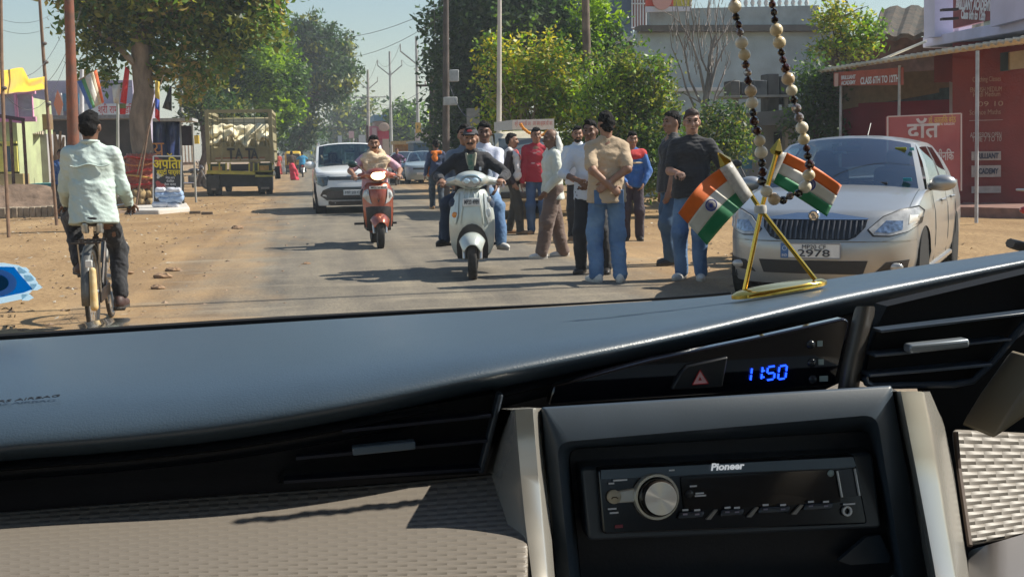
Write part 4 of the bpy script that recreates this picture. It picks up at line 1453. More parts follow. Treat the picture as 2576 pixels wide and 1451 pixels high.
board("red_panel", 1626, 1694, (-40, 16), (-40, 16), 33.2, 33.2, 0.12, M("print_red", (0.62, 0.09, 0.05), 0.5, var=0.1), t)
board("yellow_panel", 1694, 1740, (-40, 16), (-40, 16), 33.2, 33.2, 0.12, M("print_yellow", (0.55, 0.47, 0.04), 0.5, var=0.1), t)
board("white_edge", 1626, 1740, (17, 31), (17, 28), 33.18, 33.18, 0.12, M("print_white", (0.66, 0.64, 0.7), 0.5), t)
m = MB(); c = at(1665, 0, 33.15)
m.lathe([(0.0, -0.03), (0.28, -0.03), (0.28, 0.0), (0.0, 0.0)], 18, axis='Y', c=c)
m.build("round_print", M("print_pink", (0.7, 0.36, 0.3), 0.5), t)
rebase(t, (9.8, 33.2, 3.5))
t = thing("hut", "low grey hut with small dark window and blue door panel behind the parked car", "hut")
board("wall", 1885, 2000, (318, 520), (318, 520), 28, 28, 2.5, wallmat("hut_grey", (0.24, 0.27, 0.31), (0.15, 0.14, 0.13)), t)
board("window", 1948, 1978, (332, 384), (332, 384), 27.95, 27.95, 0.04, M("win_dark", (0.012, 0.014, 0.018), 0.25), t)
board("door_panel", 1852, 1892, (360, 425), (360, 425), 27.6, 27.6, 0.06, M("panel_blue", (0.03, 0.16, 0.27), 0.5, var=0.15), t)
board("roof_slab", 1895, 2080, (283, 318), (268, 310), 27.2, 27.2, 3.0, wallmat("hut_roof", (0.2, 0.19, 0.18), (0.1, 0.09, 0.08)), t)
rebase(t, (13, 28, 0))
t = thing("machine_rack", "row of dark weathered metal cabinets on the ledge above the bush", "cabinets")
for i, (a, b, c, d) in enumerate(((1838, 1862, 203, 240), (1864, 1892, 206, 238), (1895, 1930, 202, 240), (1932, 1960, 186, 280), (1962, 1995, 192, 262))):
 board("cabinet", a, b, (c, d), (c, d), 27.5 + 0.05 * i, 27.5 + 0.05 * i, 0.5, M("cab_%d" % (i % 3), ((0.09, 0.085, 0.08), (0.045, 0.045, 0.05), (0.13, 0.13, 0.13))[i % 3], 0.6, 0.3, var=0.4, scale=3), t, bevel=0.02)
board("shelf", 1830, 2000, (240, 246), (238, 244), 27.3, 27.3, 0.9, concrete, t)
for x in (1850, 1975):
 board("post", x, x + 8, (246, 500), (246, 500), 27.6, 27.6, 0.2, concrete, t)
rebase(t, (12, 27.5, 0))
t = thing("old_brick_house", "dark old brick house with mossy tiled roof behind the academy", "house")
board("wall", 2150, 2480, (96, 500), (92, 500), 32, 32, 3, M("brick_dark", (0.105, 0.055, 0.042), 0.95, var=0.4, scale=5, bump=0.4), t)
rf = MB()
rows = []
for j in range(9):
 rows.append([at(2190 + i * 13 + (8 - j) * 3, 30 + 5 * math.sin(i * 1.7) + j * 9 - 0.5 * i, 30.6 + (8 - j) * 0.3) for i in range(23)])
rf.grid(rows)
rf.build("roof", M("roof_moss", (0.045, 0.045, 0.04), 0.95, col2=(0.10, 0.075, 0.055), scale=4, bump=0.8, bscale=9), t, solid=0.12)
rebase(t, (18, 32, 0))
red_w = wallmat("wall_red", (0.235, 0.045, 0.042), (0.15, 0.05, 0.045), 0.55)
t = thing("academy_building", "red-walled coaching academy with corrugated awning and lavender balcony", "building")
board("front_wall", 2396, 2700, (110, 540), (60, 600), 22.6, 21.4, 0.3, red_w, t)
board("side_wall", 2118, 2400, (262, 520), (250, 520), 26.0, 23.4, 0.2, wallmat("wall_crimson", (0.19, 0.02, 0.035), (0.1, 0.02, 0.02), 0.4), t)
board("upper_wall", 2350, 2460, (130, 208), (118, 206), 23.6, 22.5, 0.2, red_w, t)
board("beige_panel", 2086, 2392, (190, 282), (176, 228), 26.2, 23.8, 0.05, M("panel_beige", (0.20, 0.155, 0.10), 0.85, var=0.12), t)
board("teal_panel", 2200, 2390, (242, 262), (220, 254), 26.05, 23.7, 0.03, M("panel_teal", (0.045, 0.09, 0.11), 0.6, var=0.3), t)
board("grey_post", 2388, 2402, (206, 300), (204, 300), 23.2, 23.1, 0.14, M("post_grey", (0.3, 0.29, 0.3), 0.7, var=0.1), t)
board("plinth", 2400, 2720, (520, 566), (528, 590), 20.9, 19.6, 1.4, M("plinth_red", (0.22, 0.12, 0.095), 0.9, var=0.2), t)
corrugated(at(2057, 181, 25.6), at(2640, 88, 18.0), at(2700, 92, 20.6), at(2150, 162, 28.5), 150, 0.03, M("fibre_sheet", (0.62, 0.55, 0.42), 0.55, var=0.15, scale=2, dirt=(0.35, 0.3, 0.22), damt=0.4), "awning", t, 0.012)
corrugated(at(2057, 181, 25.6), at(2640, 88, 18.0), at(2640, 80, 18.02), at(2057, 174, 25.62), 150, 0.03, M("fibre_sheet", (0, 0, 0)), "awning_edge", t, 0.02)
for (x, y0, y1, Y, r_) in ((2459, 128, 562, 19.2, 0.032), (2116, 190, 470, 25.2, 0.035), (2263, 165, 470, 23.0, 0.03)):
 m = MB()
 p0, p1 = at(x, y0, Y), at(x - 3, y1, Y)
 p1.z = 0
 m.tube([p0, p1], r_, 8)
 m.build("awning_post", M("post_galv", (0.42, 0.43, 0.45), 0.5, 0.3, var=0.15), t, smooth=True)
m = MB()
m.tube([at(2330, 104, 24), at(2200, 158, 26)], 0.03, 6)
m.build("stay_rod", white_p, t)
lav = wallmat("paint_lavender", (0.60, 0.58, 0.74), (0.45, 0.42, 0.5), 0.3)
p = [at(2321, 95, 24.6), at(2640, 34, 18.4), at(2640, 66, 18.4), at(2321, 121, 24.6)]
m = MB()
m.prism(p, (1.2, 0.25, 0))
m.build("balcony_beam", lav, t, bevel=0.02)
board("balcony_pillar", 2370, 2398, (-60, 96), (-60, 92), 23.9, 23.4, 0.4, lav, t)
board("balcony_pillar", 2398, 2412, (-60, 84), (-60, 82), 23.5, 23.3, 0.3, M("paint_pinkish", (0.72, 0.62, 0.68), 0.7, var=0.05), t)
board("balcony_pillar", 2546, 2650, (-60, 66), (-60, 40), 20.4, 18.8, 0.4, lav, t)
board("white_wall", 2500, 2550, (-60, 72), (-60, 64), 21.4, 20.6, 0.2, M("paint_mint", (0.55, 0.62, 0.55), 0.8, var=0.06), t)
sg = board("signboard", 2410, 2504, (-40, 72), (-40, 50), 22.8, 21.0, 0.1, M("sign_maroon", (0.24, 0.04, 0.045), 0.55, var=0.08), t)
q = board_pts(2410, 2504, (-40, 72), (-40, 50), 22.7, 20.9)
dx = (q[1] - q[0]).normalized()
nn = dx.cross(Vector((0, 0, 1)))
def on_sign(u, v, off=0.03):
 a = q[0].lerp(q[1], u); b = q[3].lerp(q[2], u)
 return a.lerp(b, v) + nn * off
text("lettering", "BRILLIANT ACADEMY", 0.27, wht, sg, on_sign(0.5, 0.53, .06), dx, width=1.75, bold=0.012)
text("lettering", "Class 6th to 12th", 0.24, wht, sg, on_sign(0.5, 0.78, .06), dx, width=1.2, bold=0.010)
for i, y in enumerate((22, 45)):
 for x in (2404, 2548):
  board("brick_gap", x, x + 8, (y, y + 6), (y - 2, y + 4), 22.0, 21.8, 0.3, M("gap_dark", (0.06, 0.04, 0.04), 0.9), t)
pale = M("notice_paint", (0.46, 0.40, 0.38), 0.8, var=0.15, scale=10)
beige = M("notice_beige", (0.40, 0.26, 0.19), 0.8, var=0.15, scale=10)
def on_wall(x, y, off=0.06): return at(x, y, 22.6 - (x - 2396) / 304 * 1.2 - off)
wx = (at(2700, 300, 21.4) - at(2396, 300, 22.6)); wx.z = 0
for (x, y, s, w_, mt) in ((2482, 200, "Coaching Classes", 0.52, beige), (2480, 226, "ENGLISH MEDIUM", 0.58, beige), (2482, 238, "Hindi Medium", 0.5, beige), (2492, 262, "09 10", 0.46, beige), (2478, 283, "Science Maths", 0.58, beige),
       (2480, 302, "————————", 0.62, pale), (2480, 340, "ADMISSION OPEN", 0.58, pale), (2482, 351, "TIME 7 TO 10", 0.55, pale)):
 text("painted_line", s, 0.14, mt, t, on_wall(x, y), wx, width=w_)
for (y0, y1, s) in ((382, 404, "BRILLIANT"), (417, 446, "ACADEMY"), (469, 486, None)):
 a, b = on_wall(2444, y0), on_wall(2518, y1)
 m = MB()
 m.prism([on_wall(2444, y0), on_wall(2518, y0 - 1), on_wall(2518, y1 - 1), on_wall(2444, y1)], wx.cross(Vector((0, 0, 1))).normalized() * 0.015)
 bx = m.build("notice_panel", pale, t)
 if s:
  text("lettering", s, 0.15, M("letter_navy", (0.05, 0.06, 0.10), 0.7), bx, on_wall(2482, (y0 + y1) / 2, 0.09), wx, width=0.44, bold=0.006)
board("niche", 2516, 2540, (134, 180), (130, 178), 21.9, 21.8, 0.05, M("niche_teal", (0.02, 0.04, 0.05), 0.6), t)
board("meter_board", 2540, 2580, (132, 176), (126, 172), 21.6, 21.5, 0.12, M("board_beige", (0.36, 0.29, 0.19), 0.7, var=0.1), t)
rebase(t, (14, 23, 0))
t = thing("hanging_signboard", "long orange-red signboard reading CLASS 6TH TO 12TH under the awning end", "signboard")
sgm = M("sign_orange_red", (0.42, 0.095, 0.06), 0.6, var=0.1)
pts = board_pts(2099, 2273, (183, 216), (170, 214), 24.9, 22.9)
m = MB(); m.prism(pts, (0, 0.04, 0)); m.build("panel", sgm, t)
dx = (pts[1] - pts[0]); dx.z *= 0.6
nrm = dx.cross(Vector((0, 0, 1))).normalized() * 0.03
def on_s(u, v):
 return pts[0].lerp(pts[1], u).lerp(pts[3].lerp(pts[2], u), v) + nrm
text("lettering", "BRILLIANT\nACADEMY", 0.115, wht, t, on_s(0.23, 0.62), dx, width=0.46, bold=0.003)
text("lettering", "CLASS 6TH TO 12TH", 0.2, wht, t, on_s(0.68, 0.68), dx, width=1.12, bold=0.006)
m = MB(); c = on_s(0.05, 0.58)
m.prism([c + dx.normalized() * a + Vector((0, 0, b)) for a, b in ((-.06, .14), (.06, .14), (.06, -.14), (-.06, -.14))], nrm * 0.2)
m.build("emblem", M("emblem_pale", (0.62, 0.4, 0.34), 0.6), t)
rebase(t, (pts[3].x, pts[3].y, pts[3].z))
t = thing("clinic_signboard", "large rose-red signboard with white Hindi word behind the parked silver car", "signboard")
pts = board_pts(2232, 2417, (294, 480), (286, 480), 18.4, 18.0)
m = MB(); m.prism(pts, (0, 0.05, 0)); m.build("panel", M("sign_rose", (0.42, 0.10, 0.105), 0.6, var=0.15, scale=2, dirt=(.3, .2, .17), dscale=2, damt=.4), t)
fm2 = M("sign_edge", (0.62, 0.5, 0.48), 0.5)
for a, b in ((pts[0], pts[1]), (pts[0], pts[3]), (pts[1], pts[2])):
 m = MB(); m.bar(a + Vector((0, -.012, 0)), b + Vector((0, -.012, 0)), 0.02, 0.02); m.build("frame_bar", fm2, t)
dx = pts[1] - pts[0]; dx.z = 0.02
faded = M("letter_faded", (.58, .52, .52), .7, var=.1, scale=8)
text("lettering", "दॉत", 0.34, faded, t, at(2322, 330, 18.1), dx, width=0.5, bold=0.008)
text("lettering", "डॉ. कार्तिक बरेठ", 0.14, M("letter_gold", (0.62, 0.46, 0.1), 0.5), t, at(2370, 303, 18.0), dx, width=0.42)
text("lettering", "DENTAL SURGEON", 0.05, wht, t, at(2376, 313, 18.0), dx, width=0.30)
text("lettering", "क्लीनिक", 0.2, faded, t, at(2370, 394, 18.0), dx, width=0.36, bold=0.004)
rebase(t, (pts[3].x, 18.2, 0))
t = thing("hoarding", "large pink and red hoarding standing behind the pink-shirted rider", "hoarding")
frontbox("panel", 929, 980, 318, 430, 72, 0.3, M("hoard_pink", (0.52, 0.20, 0.26), 0.6, var=0.15, scale=0.8), t)
frontbox("print_red", 950, 979, 330, 352, 71.9, 0.05, M("hoard_red", (0.50, 0.05, 0.10), 0.6), t, ground=False)
frontbox("print_pale", 936, 948, 322, 350, 71.88, 0.05, M("hoard_pale", (0.58, 0.42, 0.46), 0.6), t, ground=False)
frontbox("print_black", 954, 978, 312, 326, 71.86, 0.05, M("hoard_black", (0.06, 0.05, 0.06), 0.6), t, ground=False)
frontbox("print_cream", 962, 980, 350, 410, 71.84, 0.05, M("hoard_cream", (0.58, 0.48, 0.40), 0.6), t, ground=False)
m = MB(); c = at(966, 320, 71.7); m.ell(c, (0.33, 0.02, 0.26), 12, 8); m.build("print_face", M("hoard_face", (0.55, 0.42, 0.36), 0.6), t, smooth=True)
frontbox("side_post", 921, 930, 316, 430, 72.4, 0.3, M("hoard_side", (0.12, 0.06, 0.06), 0.8), t)
rebase(t, (at(955, 420, 72).x, 72, 0))
def signpost(label, px, py, w_, h_, Y, mat, pm=steel, base=430):
 t = thing("roadside_sign", label, "sign")
 c = at(px, py, Y)
 m = MB(); m.box((c.x, Y - .05, c.z), (w_ * Y / FPX, 0.05, h_ * Y / FPX)); m.build("panel", mat, t)
 for s in (-.3, .3):
  m = MB(); m.tube([(c.x + s * w_ * Y / FPX, Y, c.z), (c.x + s * w_ * Y / FPX, Y, 0)], 0.04, 6); m.build("post", pm, t)
 rebase(t, (c.x, Y, 0))
 return t
signpost("small pale pink square sign above the white car roof", 884, 339, 13, 17, 90, M("sg_pinkpale", (0.62, 0.42, 0.44), 0.6, var=0.1))
signpost("plain white board beside the dark edge of the hoarding", 911, 350, 17, 20, 95, M("sg_white", (0.55, 0.58, 0.6), 0.6, var=0.05))
signpost("small bluish white board left above the white car roof", 855, 352, 10, 20, 110, M("sg_bluewhite", (0.5, 0.56, 0.62), 0.6, var=0.05))
signpost("yellow panel sign at the foot of the nearest V-bracket pole", 1052, 322, 14, 26, 74, M("sg_yellow", (0.62, 0.40, 0.08), 0.6, var=0.15))
signpost("white poster board below the yellow panel sign", 1050, 352, 12, 32, 73.5, M("sg_poster", (0.5, 0.46, 0.46), 0.6, var=0.2, scale=2))
signpost("grey weathered notice board in front of the dark tree", 1190, 295, 33, 44, 33, M("sg_grey", (0.28, 0.28, 0.26), 0.8, var=0.2, scale=3), concrete)
t = thing("roadside_kiosk", "ochre yellow kiosk with slanted roof behind the parked cars", "kiosk")
frontbox("body", 994, 1038, 362, 430, 66, 2, M("kiosk_ochre", (0.42, 0.24, 0.07), 0.7, var=0.2), t)
frontbox("roof", 990, 1042, 355, 363, 65.4, 2.6, M("kiosk_roof", (0.5, 0.36, 0.16), 0.6, var=0.15), t, ground=False)
frontbox("counter", 996, 1036, 376, 380, 65.8, 0.2, M("kiosk_trim", (0.25, 0.13, 0.05), 0.7), t, ground=False)
rebase(t, (at(1015, 420, 66).x, 66, 0))
t = thing("roadside_house", "distant house with blue roof and reddish wall behind the hoarding", "house")
frontbox("wall", 944, 984, 303, 400, 118, 6, wallmat("far_wall", (0.30, 0.2, 0.2)), t)
frontbox("roof", 940, 990, 289, 304, 117, 8, M("roof_blue", (0.07, 0.2, 0.33), 0.6), t, ground=False)
rebase(t, (at(962, 400, 118).x, 118, 0))
t = thing("roadside_house", "small whitish house under the far poles beside the dark tree", "house")
frontbox("wall", 1060, 1085, 330, 400, 92, 4, wallmat("far_wall_w", (0.5, 0.46, 0.47)), t)
frontbox("roof", 1056, 1086, 322, 331, 91.5, 5, M("roof_grey", (0.35, 0.38, 0.42), 0.6), t, ground=False)
rebase(t, (at(1072, 400, 92).x, 92, 0))
def glassmat(name, tint, refl=0.12, rough=0.02):
 if name in MATS: return MATS[name]
 m = bpy.data.materials.new(name)
 m.use_nodes = True
 nt = m.node_tree
 nt.nodes.clear()
 out = nnode(nt, "ShaderNodeOutputMaterial")
 tr = nnode(nt, "ShaderNodeBsdfTransparent"); tr.inputs[0].default_value = (*tint, 1)
 gl = nnode(nt, "ShaderNodeBsdfGlossy"); gl.inputs["Roughness"].default_value = rough
 gl.inputs["Color"].default_value = (0.9, 0.95, 1, 1)
 lw = nnode(nt, "ShaderNodeLayerWeight"); lw.inputs["Blend"].default_value = 0.25
 ma = nnode(nt, "ShaderNodeMath", operation='MULTIPLY_ADD'); ma.inputs[1].default_value = 0.8; ma.inputs[2].default_value = refl
 nt.links.new(lw.outputs["Fresnel"], ma.inputs[0])
 mx = nnode(nt, "ShaderNodeMixShader")
 nt.links.new(ma.outputs[0], mx.inputs[0]); nt.links.new(tr.outputs[0], mx.inputs[1]); nt.links.new(gl.outputs[0], mx.inputs[2])
 nt.links.new(mx.outputs[0], out.inputs["Surface"])
 MATS[name] = m
 return m
rubber = M("rubber", (0.022, 0.021, 0.02), 0.85, var=0.3, scale=8, dirt=(0.16, 0.12, 0.09), dscale=5, damt=0.5)
alloy = M("alloy", (0.55, 0.55, 0.56), 0.35, 0.8, var=0.1)
black_pl = M("black_plastic", (0.018, 0.018, 0.02), 0.5, var=0.2, scale=6, dirt=(0.12, 0.09, 0.07), damt=0.3)
chrome = M("chrome", (0.75, 0.76, 0.78), 0.12, 1.0)
lens = M("lamp_lens", (0.45, 0.44, 0.42), 0.16, 0.15, coat=1.0, var=0.25, scale=14)
amber = M("amber_lens", (0.75, 0.25, 0.03), 0.2, coat=0.6)
red_lens = M("red_lens", (0.5, 0.015, 0.015), 0.2, coat=0.6)
plate_m = M("plate_white", (0.72, 0.72, 0.70), 0.5, var=0.05, scale=12)
plate_k = M("plate_ink", (0.04, 0.04, 0.05), 0.6)
seat_m = M("seat_dark", (0.03, 0.03, 0.032), 0.8)
def wheel(parent, x, y, r, w_, rim=alloy, spokes=6, name="wheel"):
 m = MB()
 t = r * 0.30
 prof = [(r - t, -w_ * .42), (r - t * .5, -w_ * .5), (r - t * .12, -w_ * .42), (r, -w_ * .28), (r, w_ * .28), (r - t * .12, w_ * .42), (r - t * .5, w_ * .5), (r - t, w_ * .42)]
 m.lathe(prof, 28, axis='X', closed=True)
 o = m.build(name, rubber, parent, smooth=True)
 o.location = (x, y, r)
 k = MB()
 k.lathe([(r - t, -w_ * .4), (r - t, w_ * .4), (r - t - .015, w_ * .36), (r - t - .02, -w_ * .36)], 28, axis='X', closed=True)
 for i in range(spokes):
  a = 2 * math.pi * i / spokes
  for sx in (-.32, .32):
   k.bar((w_ * sx, 0, 0), (w_ * sx, math.cos(a) * (r - t), math.sin(a) * (r - t)), 0.02, r * 0.16)
 k.lathe([(r * .16, -w_ * .4), (r * .16, w_ * .4)], 12, axis='X')
 k.lathe([(r - t - .02, -w_ * .1), (r - t - .02, w_ * .1)], 20, axis='X')
 k.build("rim", rim, o, smooth=False)
 return o
class Car:
 def __init__(s, L, W, H, zcowl, ycowl, ztop, D=0.55, p=2.6, belt=0.95, crownh=0.05, yroof=0.0, wheelbase=2.55, rw=0.30, clear=0.2, roofW=0.56, rear='sedan', prof=None, nose_slant=0.10):
  s.__dict__.update(locals())
  s.hw = W / 2
  s.yF, s.yR = L / 2, -L / 2
  s.yE = s.yF - D
  s.prof_pts = prof or [(0.15, .93), (0.25, .965), (0.40, .995), (0.58, 1.0), (0.75, .99), (0.95, .945), (1.2, .86)]
  s.axf, s.axr = wheelbase / 2 + 0.06, -wheelbase / 2 + 0.06
 def prof_(s, z):
  pp = s.prof_pts
  if z <= pp[0][0]: return pp[0][1]
  for (a, b), (c, d) in zip(pp, pp[1:]):
   if z <= c:
    t = (z - a) / (c - a)
    t = t * t * (3 - 2 * t)
    return b + (d - b) * t
  return pp[-1][1]
 def plan(s, y):
  if y > 0.6: return 1 - 0.045 * ((y - 0.6) / (s.yE - 0.6)) ** 2
  if y < -0.8: return 1 - 0.06 * ((-0.8 - y) / (-0.8 - s.yR)) ** 2
  return 1.0
 def X(s, y, z): return s.hw * s.plan(y) * s.prof_(z)
 def nose(s, z):
  """how far the nose sits back at this height"""
  zb = 0.48
  if z > zb: return s.nose_slant * ((z - zb) / (s.ztop - zb)) ** 2
  return 0.06 * ((zb - z) / (zb - s.clear)) ** 2
 def fascia(s, th, z):
  sn, cs = math.sin(th), max(0.0, math.cos(th))
  e = 2 / s.p
  x = s.X(s.yE, z) * math.copysign(abs(sn) ** e, sn)
  y = s.yE + (s.D - s.nose(z)) * cs ** e
  return Vector((x, y, z))
 def FS(s, x, z, off=0.0):
  Xw = s.X(s.yE, z)
  q = min(0.9999, abs(x) / Xw)
  sn = q ** (s.p / 2)
  cs = math.sqrt(max(0, 1 - sn * sn))
  y = s.yE + (s.D - s.nose(z)) * cs ** (2 / s.p)
  e = 1e-3
  def yy(xx):
   q = min(0.9999, abs(xx) / Xw); sn = q ** (s.p / 2)
   return s.yE + (s.D - s.nose(z)) * math.sqrt(max(0, 1 - sn * sn)) ** (2 / s.p)
  dy = (yy(x + e) - yy(x - e)) / (2 * e)
  n = Vector((-dy, 1, 0)).normalized()
  return Vector((x, y, z)) + n * off
 def edge(s, t):
  """hood edge from lamp corner (t=0) to cowl (t=1)"""
  y = s.yE + (s.ycowl - s.yE) * t
  z = s.zcor + (s.zcowl - s.zcor) * (1 - (1 - t) ** 1.5)
  return Vector((s.X(y, z), y, z))
 def hood(s, th, t):
  a = s.fascia(th, s.ztopf(th))
  sn, cs = math.sin(th), math.cos(th)
  e = 2 / s.p
  u = math.copysign(abs(sn) ** e, sn)
  c = Vector((s.X(s.ycowl, s.zcowl) * u, s.ycowl + 0.12 * (1 - u * u), s.zcowl + s.crownh * (1 - u * u)))
  k = 1 - (1 - t) ** 1.5
  p = Vector((a.x + (c.x - a.x) * t, a.y + (c.y - a.y) * t, a.z + (c.z - a.z) * k))
  if abs(u) > 0.999:
   p = s.edge(t); p.x = math.copysign(p.x, u)
  return p
 def ztopf(s, th):
  sn = abs(math.sin(th))
  return s.ztop + (s.zcor - s.ztop) * sn ** 4
 def belt_(s, y): return s.belt + 0.03 * (s.ycowl - y) / (s.ycowl - s.yR)
def build_car(s, t, paint, glass, trim=black_pl, clad=None, zclad=0.0):
 """body, glass, wheels; s is a Car"""
 NT = 28
 ths = [-math.pi / 2 + math.pi * i / NT for i in range(NT + 1)]
 m = MB()
 zs_ = [s.clear + (1) * 0 + i / 12 for i in range(13)]
 rows = []
 for i in range(13):
  q = i / 12
  rows.append([s.fascia(th, s.clear + (s.ztopf(th) - s.clear) * q) for th in ths])
 m.grid(rows)
 m.grid([[s.hood(th, j / 12) for th in ths] for j in range(13)])
 ys = []
 y = s.yE
 while y > s.yR + 0.12:
  ys.append(y); y -= 0.06
 ys.append(s.yR + 0.10)
 def bottom(y):
  z = s.clear
  for ax in (s.axf, s.axr):
   d = abs(y - ax); R = s.rw + 0.055
   if d < R: z = max(z, s.rw + math.sqrt(R * R - d * d) * 1.0)
  return z
 def top(y):
  if y > s.ycowl: return s.edge((y - s.yE) / (s.ycowl - s.yE))
  z = s.belt_(y)
  if abs(y - s.ycowl) < 0.2: z = s.zcowl + (s.belt_(y) - s.zcowl) * (s.ycowl - y) / 0.2
  return Vector((s.X(y, z), y, z))
 for sg in (1, -1):
  rows = []
  for q in range(9):
   row = []
   for y in ys:
    tp = top(y); zb = bottom(y)
    z = zb + (tp.z - zb) * q / 8
    row.append(Vector((sg * s.X(y, z), y, z)) if q < 8 else Vector((sg * tp.x, tp.y, tp.z)))
   rows.append(row)
  m.grid(rows)
 zb_ = s.belt_(s.yR + .1)
 if s.rear == 'sedan':
  rows = []
  for j in range(7):
   y = s.yR + 0.10 + (0.75) * j / 6
   z = s.belt_(y)
   rows.append([Vector((s.X(y, z) * u, y - 0.10 * (1 - u * u) * (1 - j / 6), z + 0.05 * (1 - u * u))) for u in [-1 + i / 8 for i in range(17)]])
  m.grid(rows)
 rows = []
 for j in range(7):
  z = s.clear + (zb_ - s.clear) * j / 6
  rows.append([Vector((s.X(s.yR + .1, z) * u, s.yR + 0.10 - 0.10 * (1 - abs(u) ** 3) * (1 if j < 6 else 1), z + (0.05 * (1 - u * u) if j == 6 else 0))) for u in [-1 + i / 8 for i in range(17)]])
 m.grid(rows)
 hwb = lambda y: s.X(y, s.belt_(y))
 rW = s.hw * s.roofW / 0.85 * 1.0
 y0, y1 = s.yroof, (s.yR + 1.15 if s.rear == 'sedan' else s.yR + 0.55)
 yb1 = s.yR + (0.78 if s.rear == 'sedan' else 0.16)
 zr = s.H
 def roofpt(u, q):
  y = y0 + (y1 - y0) * q
  yb = 0.10 * (1 - u * u) * (1 - q) - 0.08 * (1 - u * u) * q
  return Vector((rW * u, y + yb, zr - 0.075 * abs(u) ** 2.5 - 0.05 * (q - 0.35) ** 2 * 2))
 us = [-1 + i / 8 for i in range(17)]
 m.grid([[roofpt(u, q / 8) for u in us] for q in range(9)])
 def ws(u, v):
  th = math.asin(max(-1, min(1, math.copysign(abs(u) ** (s.p / 2), u))))
  a = s.hood(th, 1.0)
  a = Vector((a.x * 0.97, a.y, a.z - 0.005))
  b = roofpt(u, 0)
  p = a.lerp(b, v)
  p.z += 0.05 * math.sin(math.pi * v) * 0.6
  p.y += 0.03 * math.sin(math.pi * v)
  return p
 vs_ = [0, .05, .2, .4, .6, .8, .95, 1]
 ui = [-1, -.965, -.93] + [-.93 + 1.86 * i / 12 for i in range(1, 12)] + [.93, .965, 1]
 gm = MB()
 m.grid([[ws(u, v) for u in ui[:3]] for v in vs_]); m.grid([[ws(u, v) for u in ui[-3:]] for v in vs_])
 m.grid([[ws(u, v) for u in ui[2:-2]] for v in vs_[-2:]])
 gm.grid([[ws(u, v) for u in ui[2:-2]] for v in vs_[:-1]])
 def rg_(u, v):
  b = roofpt(u, 1)
  yb = yb1
  a = Vector((s.X(yb, s.belt_(yb)) * 0.93 * u, yb - 0.05 * (1 - u * u), s.belt_(yb) + 0.05 * (1 - u * u) + 0.02))
  return b.lerp(a, v)
 rgm = MB()
 m.grid([[rg_(u, v) for u in us[:3]] for v in (0, .25, .5, .75, 1)]); m.grid([[rg_(u, v) for u in us[-3:]] for v in (0, .25, .5, .75, 1)])
 rgm.grid([[rg_(u, v) for u in us[2:-2]] for v in (0, .25, .5, .75, 1)])
 wins = []
 for sg in (1, -1):
  def sw(q, v):
   yb = s.ycowl - 0.04 + (yb1 - s.ycowl + 0.04) * q
   yt = y0 + (y1 - y0) * q
   bz = s.belt_(yb)
   a = Vector((sg * s.X(yb, bz) * 0.985, yb, bz))
   b = roofpt(sg, q)
   p = a.lerp(b, v)
   p.x += sg * 0.025 * math.sin(math.pi * v)
   return p
  qs = [0, .05, .10, .27, .44, .48, .51, .66, .80, .84, 1]
  vv = [0, .05, .3, .6, .90, 1]
  for i in range(len(qs) - 1):
   for j in range(len(vv) - 1):
    glassy = 1 <= j <= 3 and i in (2, 3, 6, 7)
    quad = [sw(qs[i], vv[j]), sw(qs[i + 1], vv[j]), sw(qs[i + 1], vv[j + 1]), sw(qs[i], vv[j + 1])]
    if not glassy:
     m.add(quad, [(0, 1, 2, 3)], 1 if (1 <= j <= 3 and i in (4, 5)) else 0)
  for lo, hi in ((2, 4), (6, 8)):
   g2 = MB()
   g2.grid([[sw(qs[i], vv[j]) for i in range(lo, hi + 1)] for j in range(1, 5)])
   wins.append(g2)
 me_o = m.build("body", [paint, trim], t, smooth=True, fix=False)
 b = bmesh.new(); b.from_mesh(me_o.data)
 bmesh.ops.remove_doubles(b, verts=b.verts, dist=0.004)
 bmesh.ops.recalc_face_normals(b, faces=b.faces)
 b.to_mesh(me_o.data); b.free()
 if clad:
  pass
 gm.build("windscreen", glass, t, smooth=True)
 rgm.build("rear_window", glass, t, smooth=True)
 for g2 in wins: g2.build("side_window", glass, t, smooth=True)
 f = MB()
 f.box((0, 0, s.clear + 0.06), (s.W * 0.86, s.L * 0.86, 0.05))
 f.build("floor_pan", trim, t)
 f = MB()
 f.box((0, s.ycowl - 0.22, s.belt - 0.08), (s.W * 0.84, 0.35, 0.2))
 f.build("dash_top", seat_m, t, bevel=0.04)
 for sx in (-1, 1):
  c = SDF(0.05)
  c.box((sx * s.W * 0.21, s.yroof - 0.62, s.belt - 0.1), (0.46, 0.16, 0.62), 0.06)
  c.box((sx * s.W * 0.21, s.yroof - 0.38, s.belt - 0.4), (0.46, 0.5, 0.14), 0.05)
  c.box((sx * s.W * 0.21, s.yroof - 0.66, s.belt + 0.30), (0.24, 0.1, 0.16), 0.04)
  c.build("seat", seat_m, t, 0.03)
 for ax in (s.axf, s.axr):
  for sx in (-1, 1):
   k = MB()
   k.lathe([(s.rw + .054, -0.24), (s.rw + .054, 0.0)] if sx > 0 else [(s.rw + .054, 0.0), (s.rw + .054, 0.24)], 24, axis='X', c=(sx * s.X(ax, .5) * 0.995, ax, s.rw))
   k.build("wheel_well", M("well_black", (0.01, 0.01, 0.01), 0.9), t)
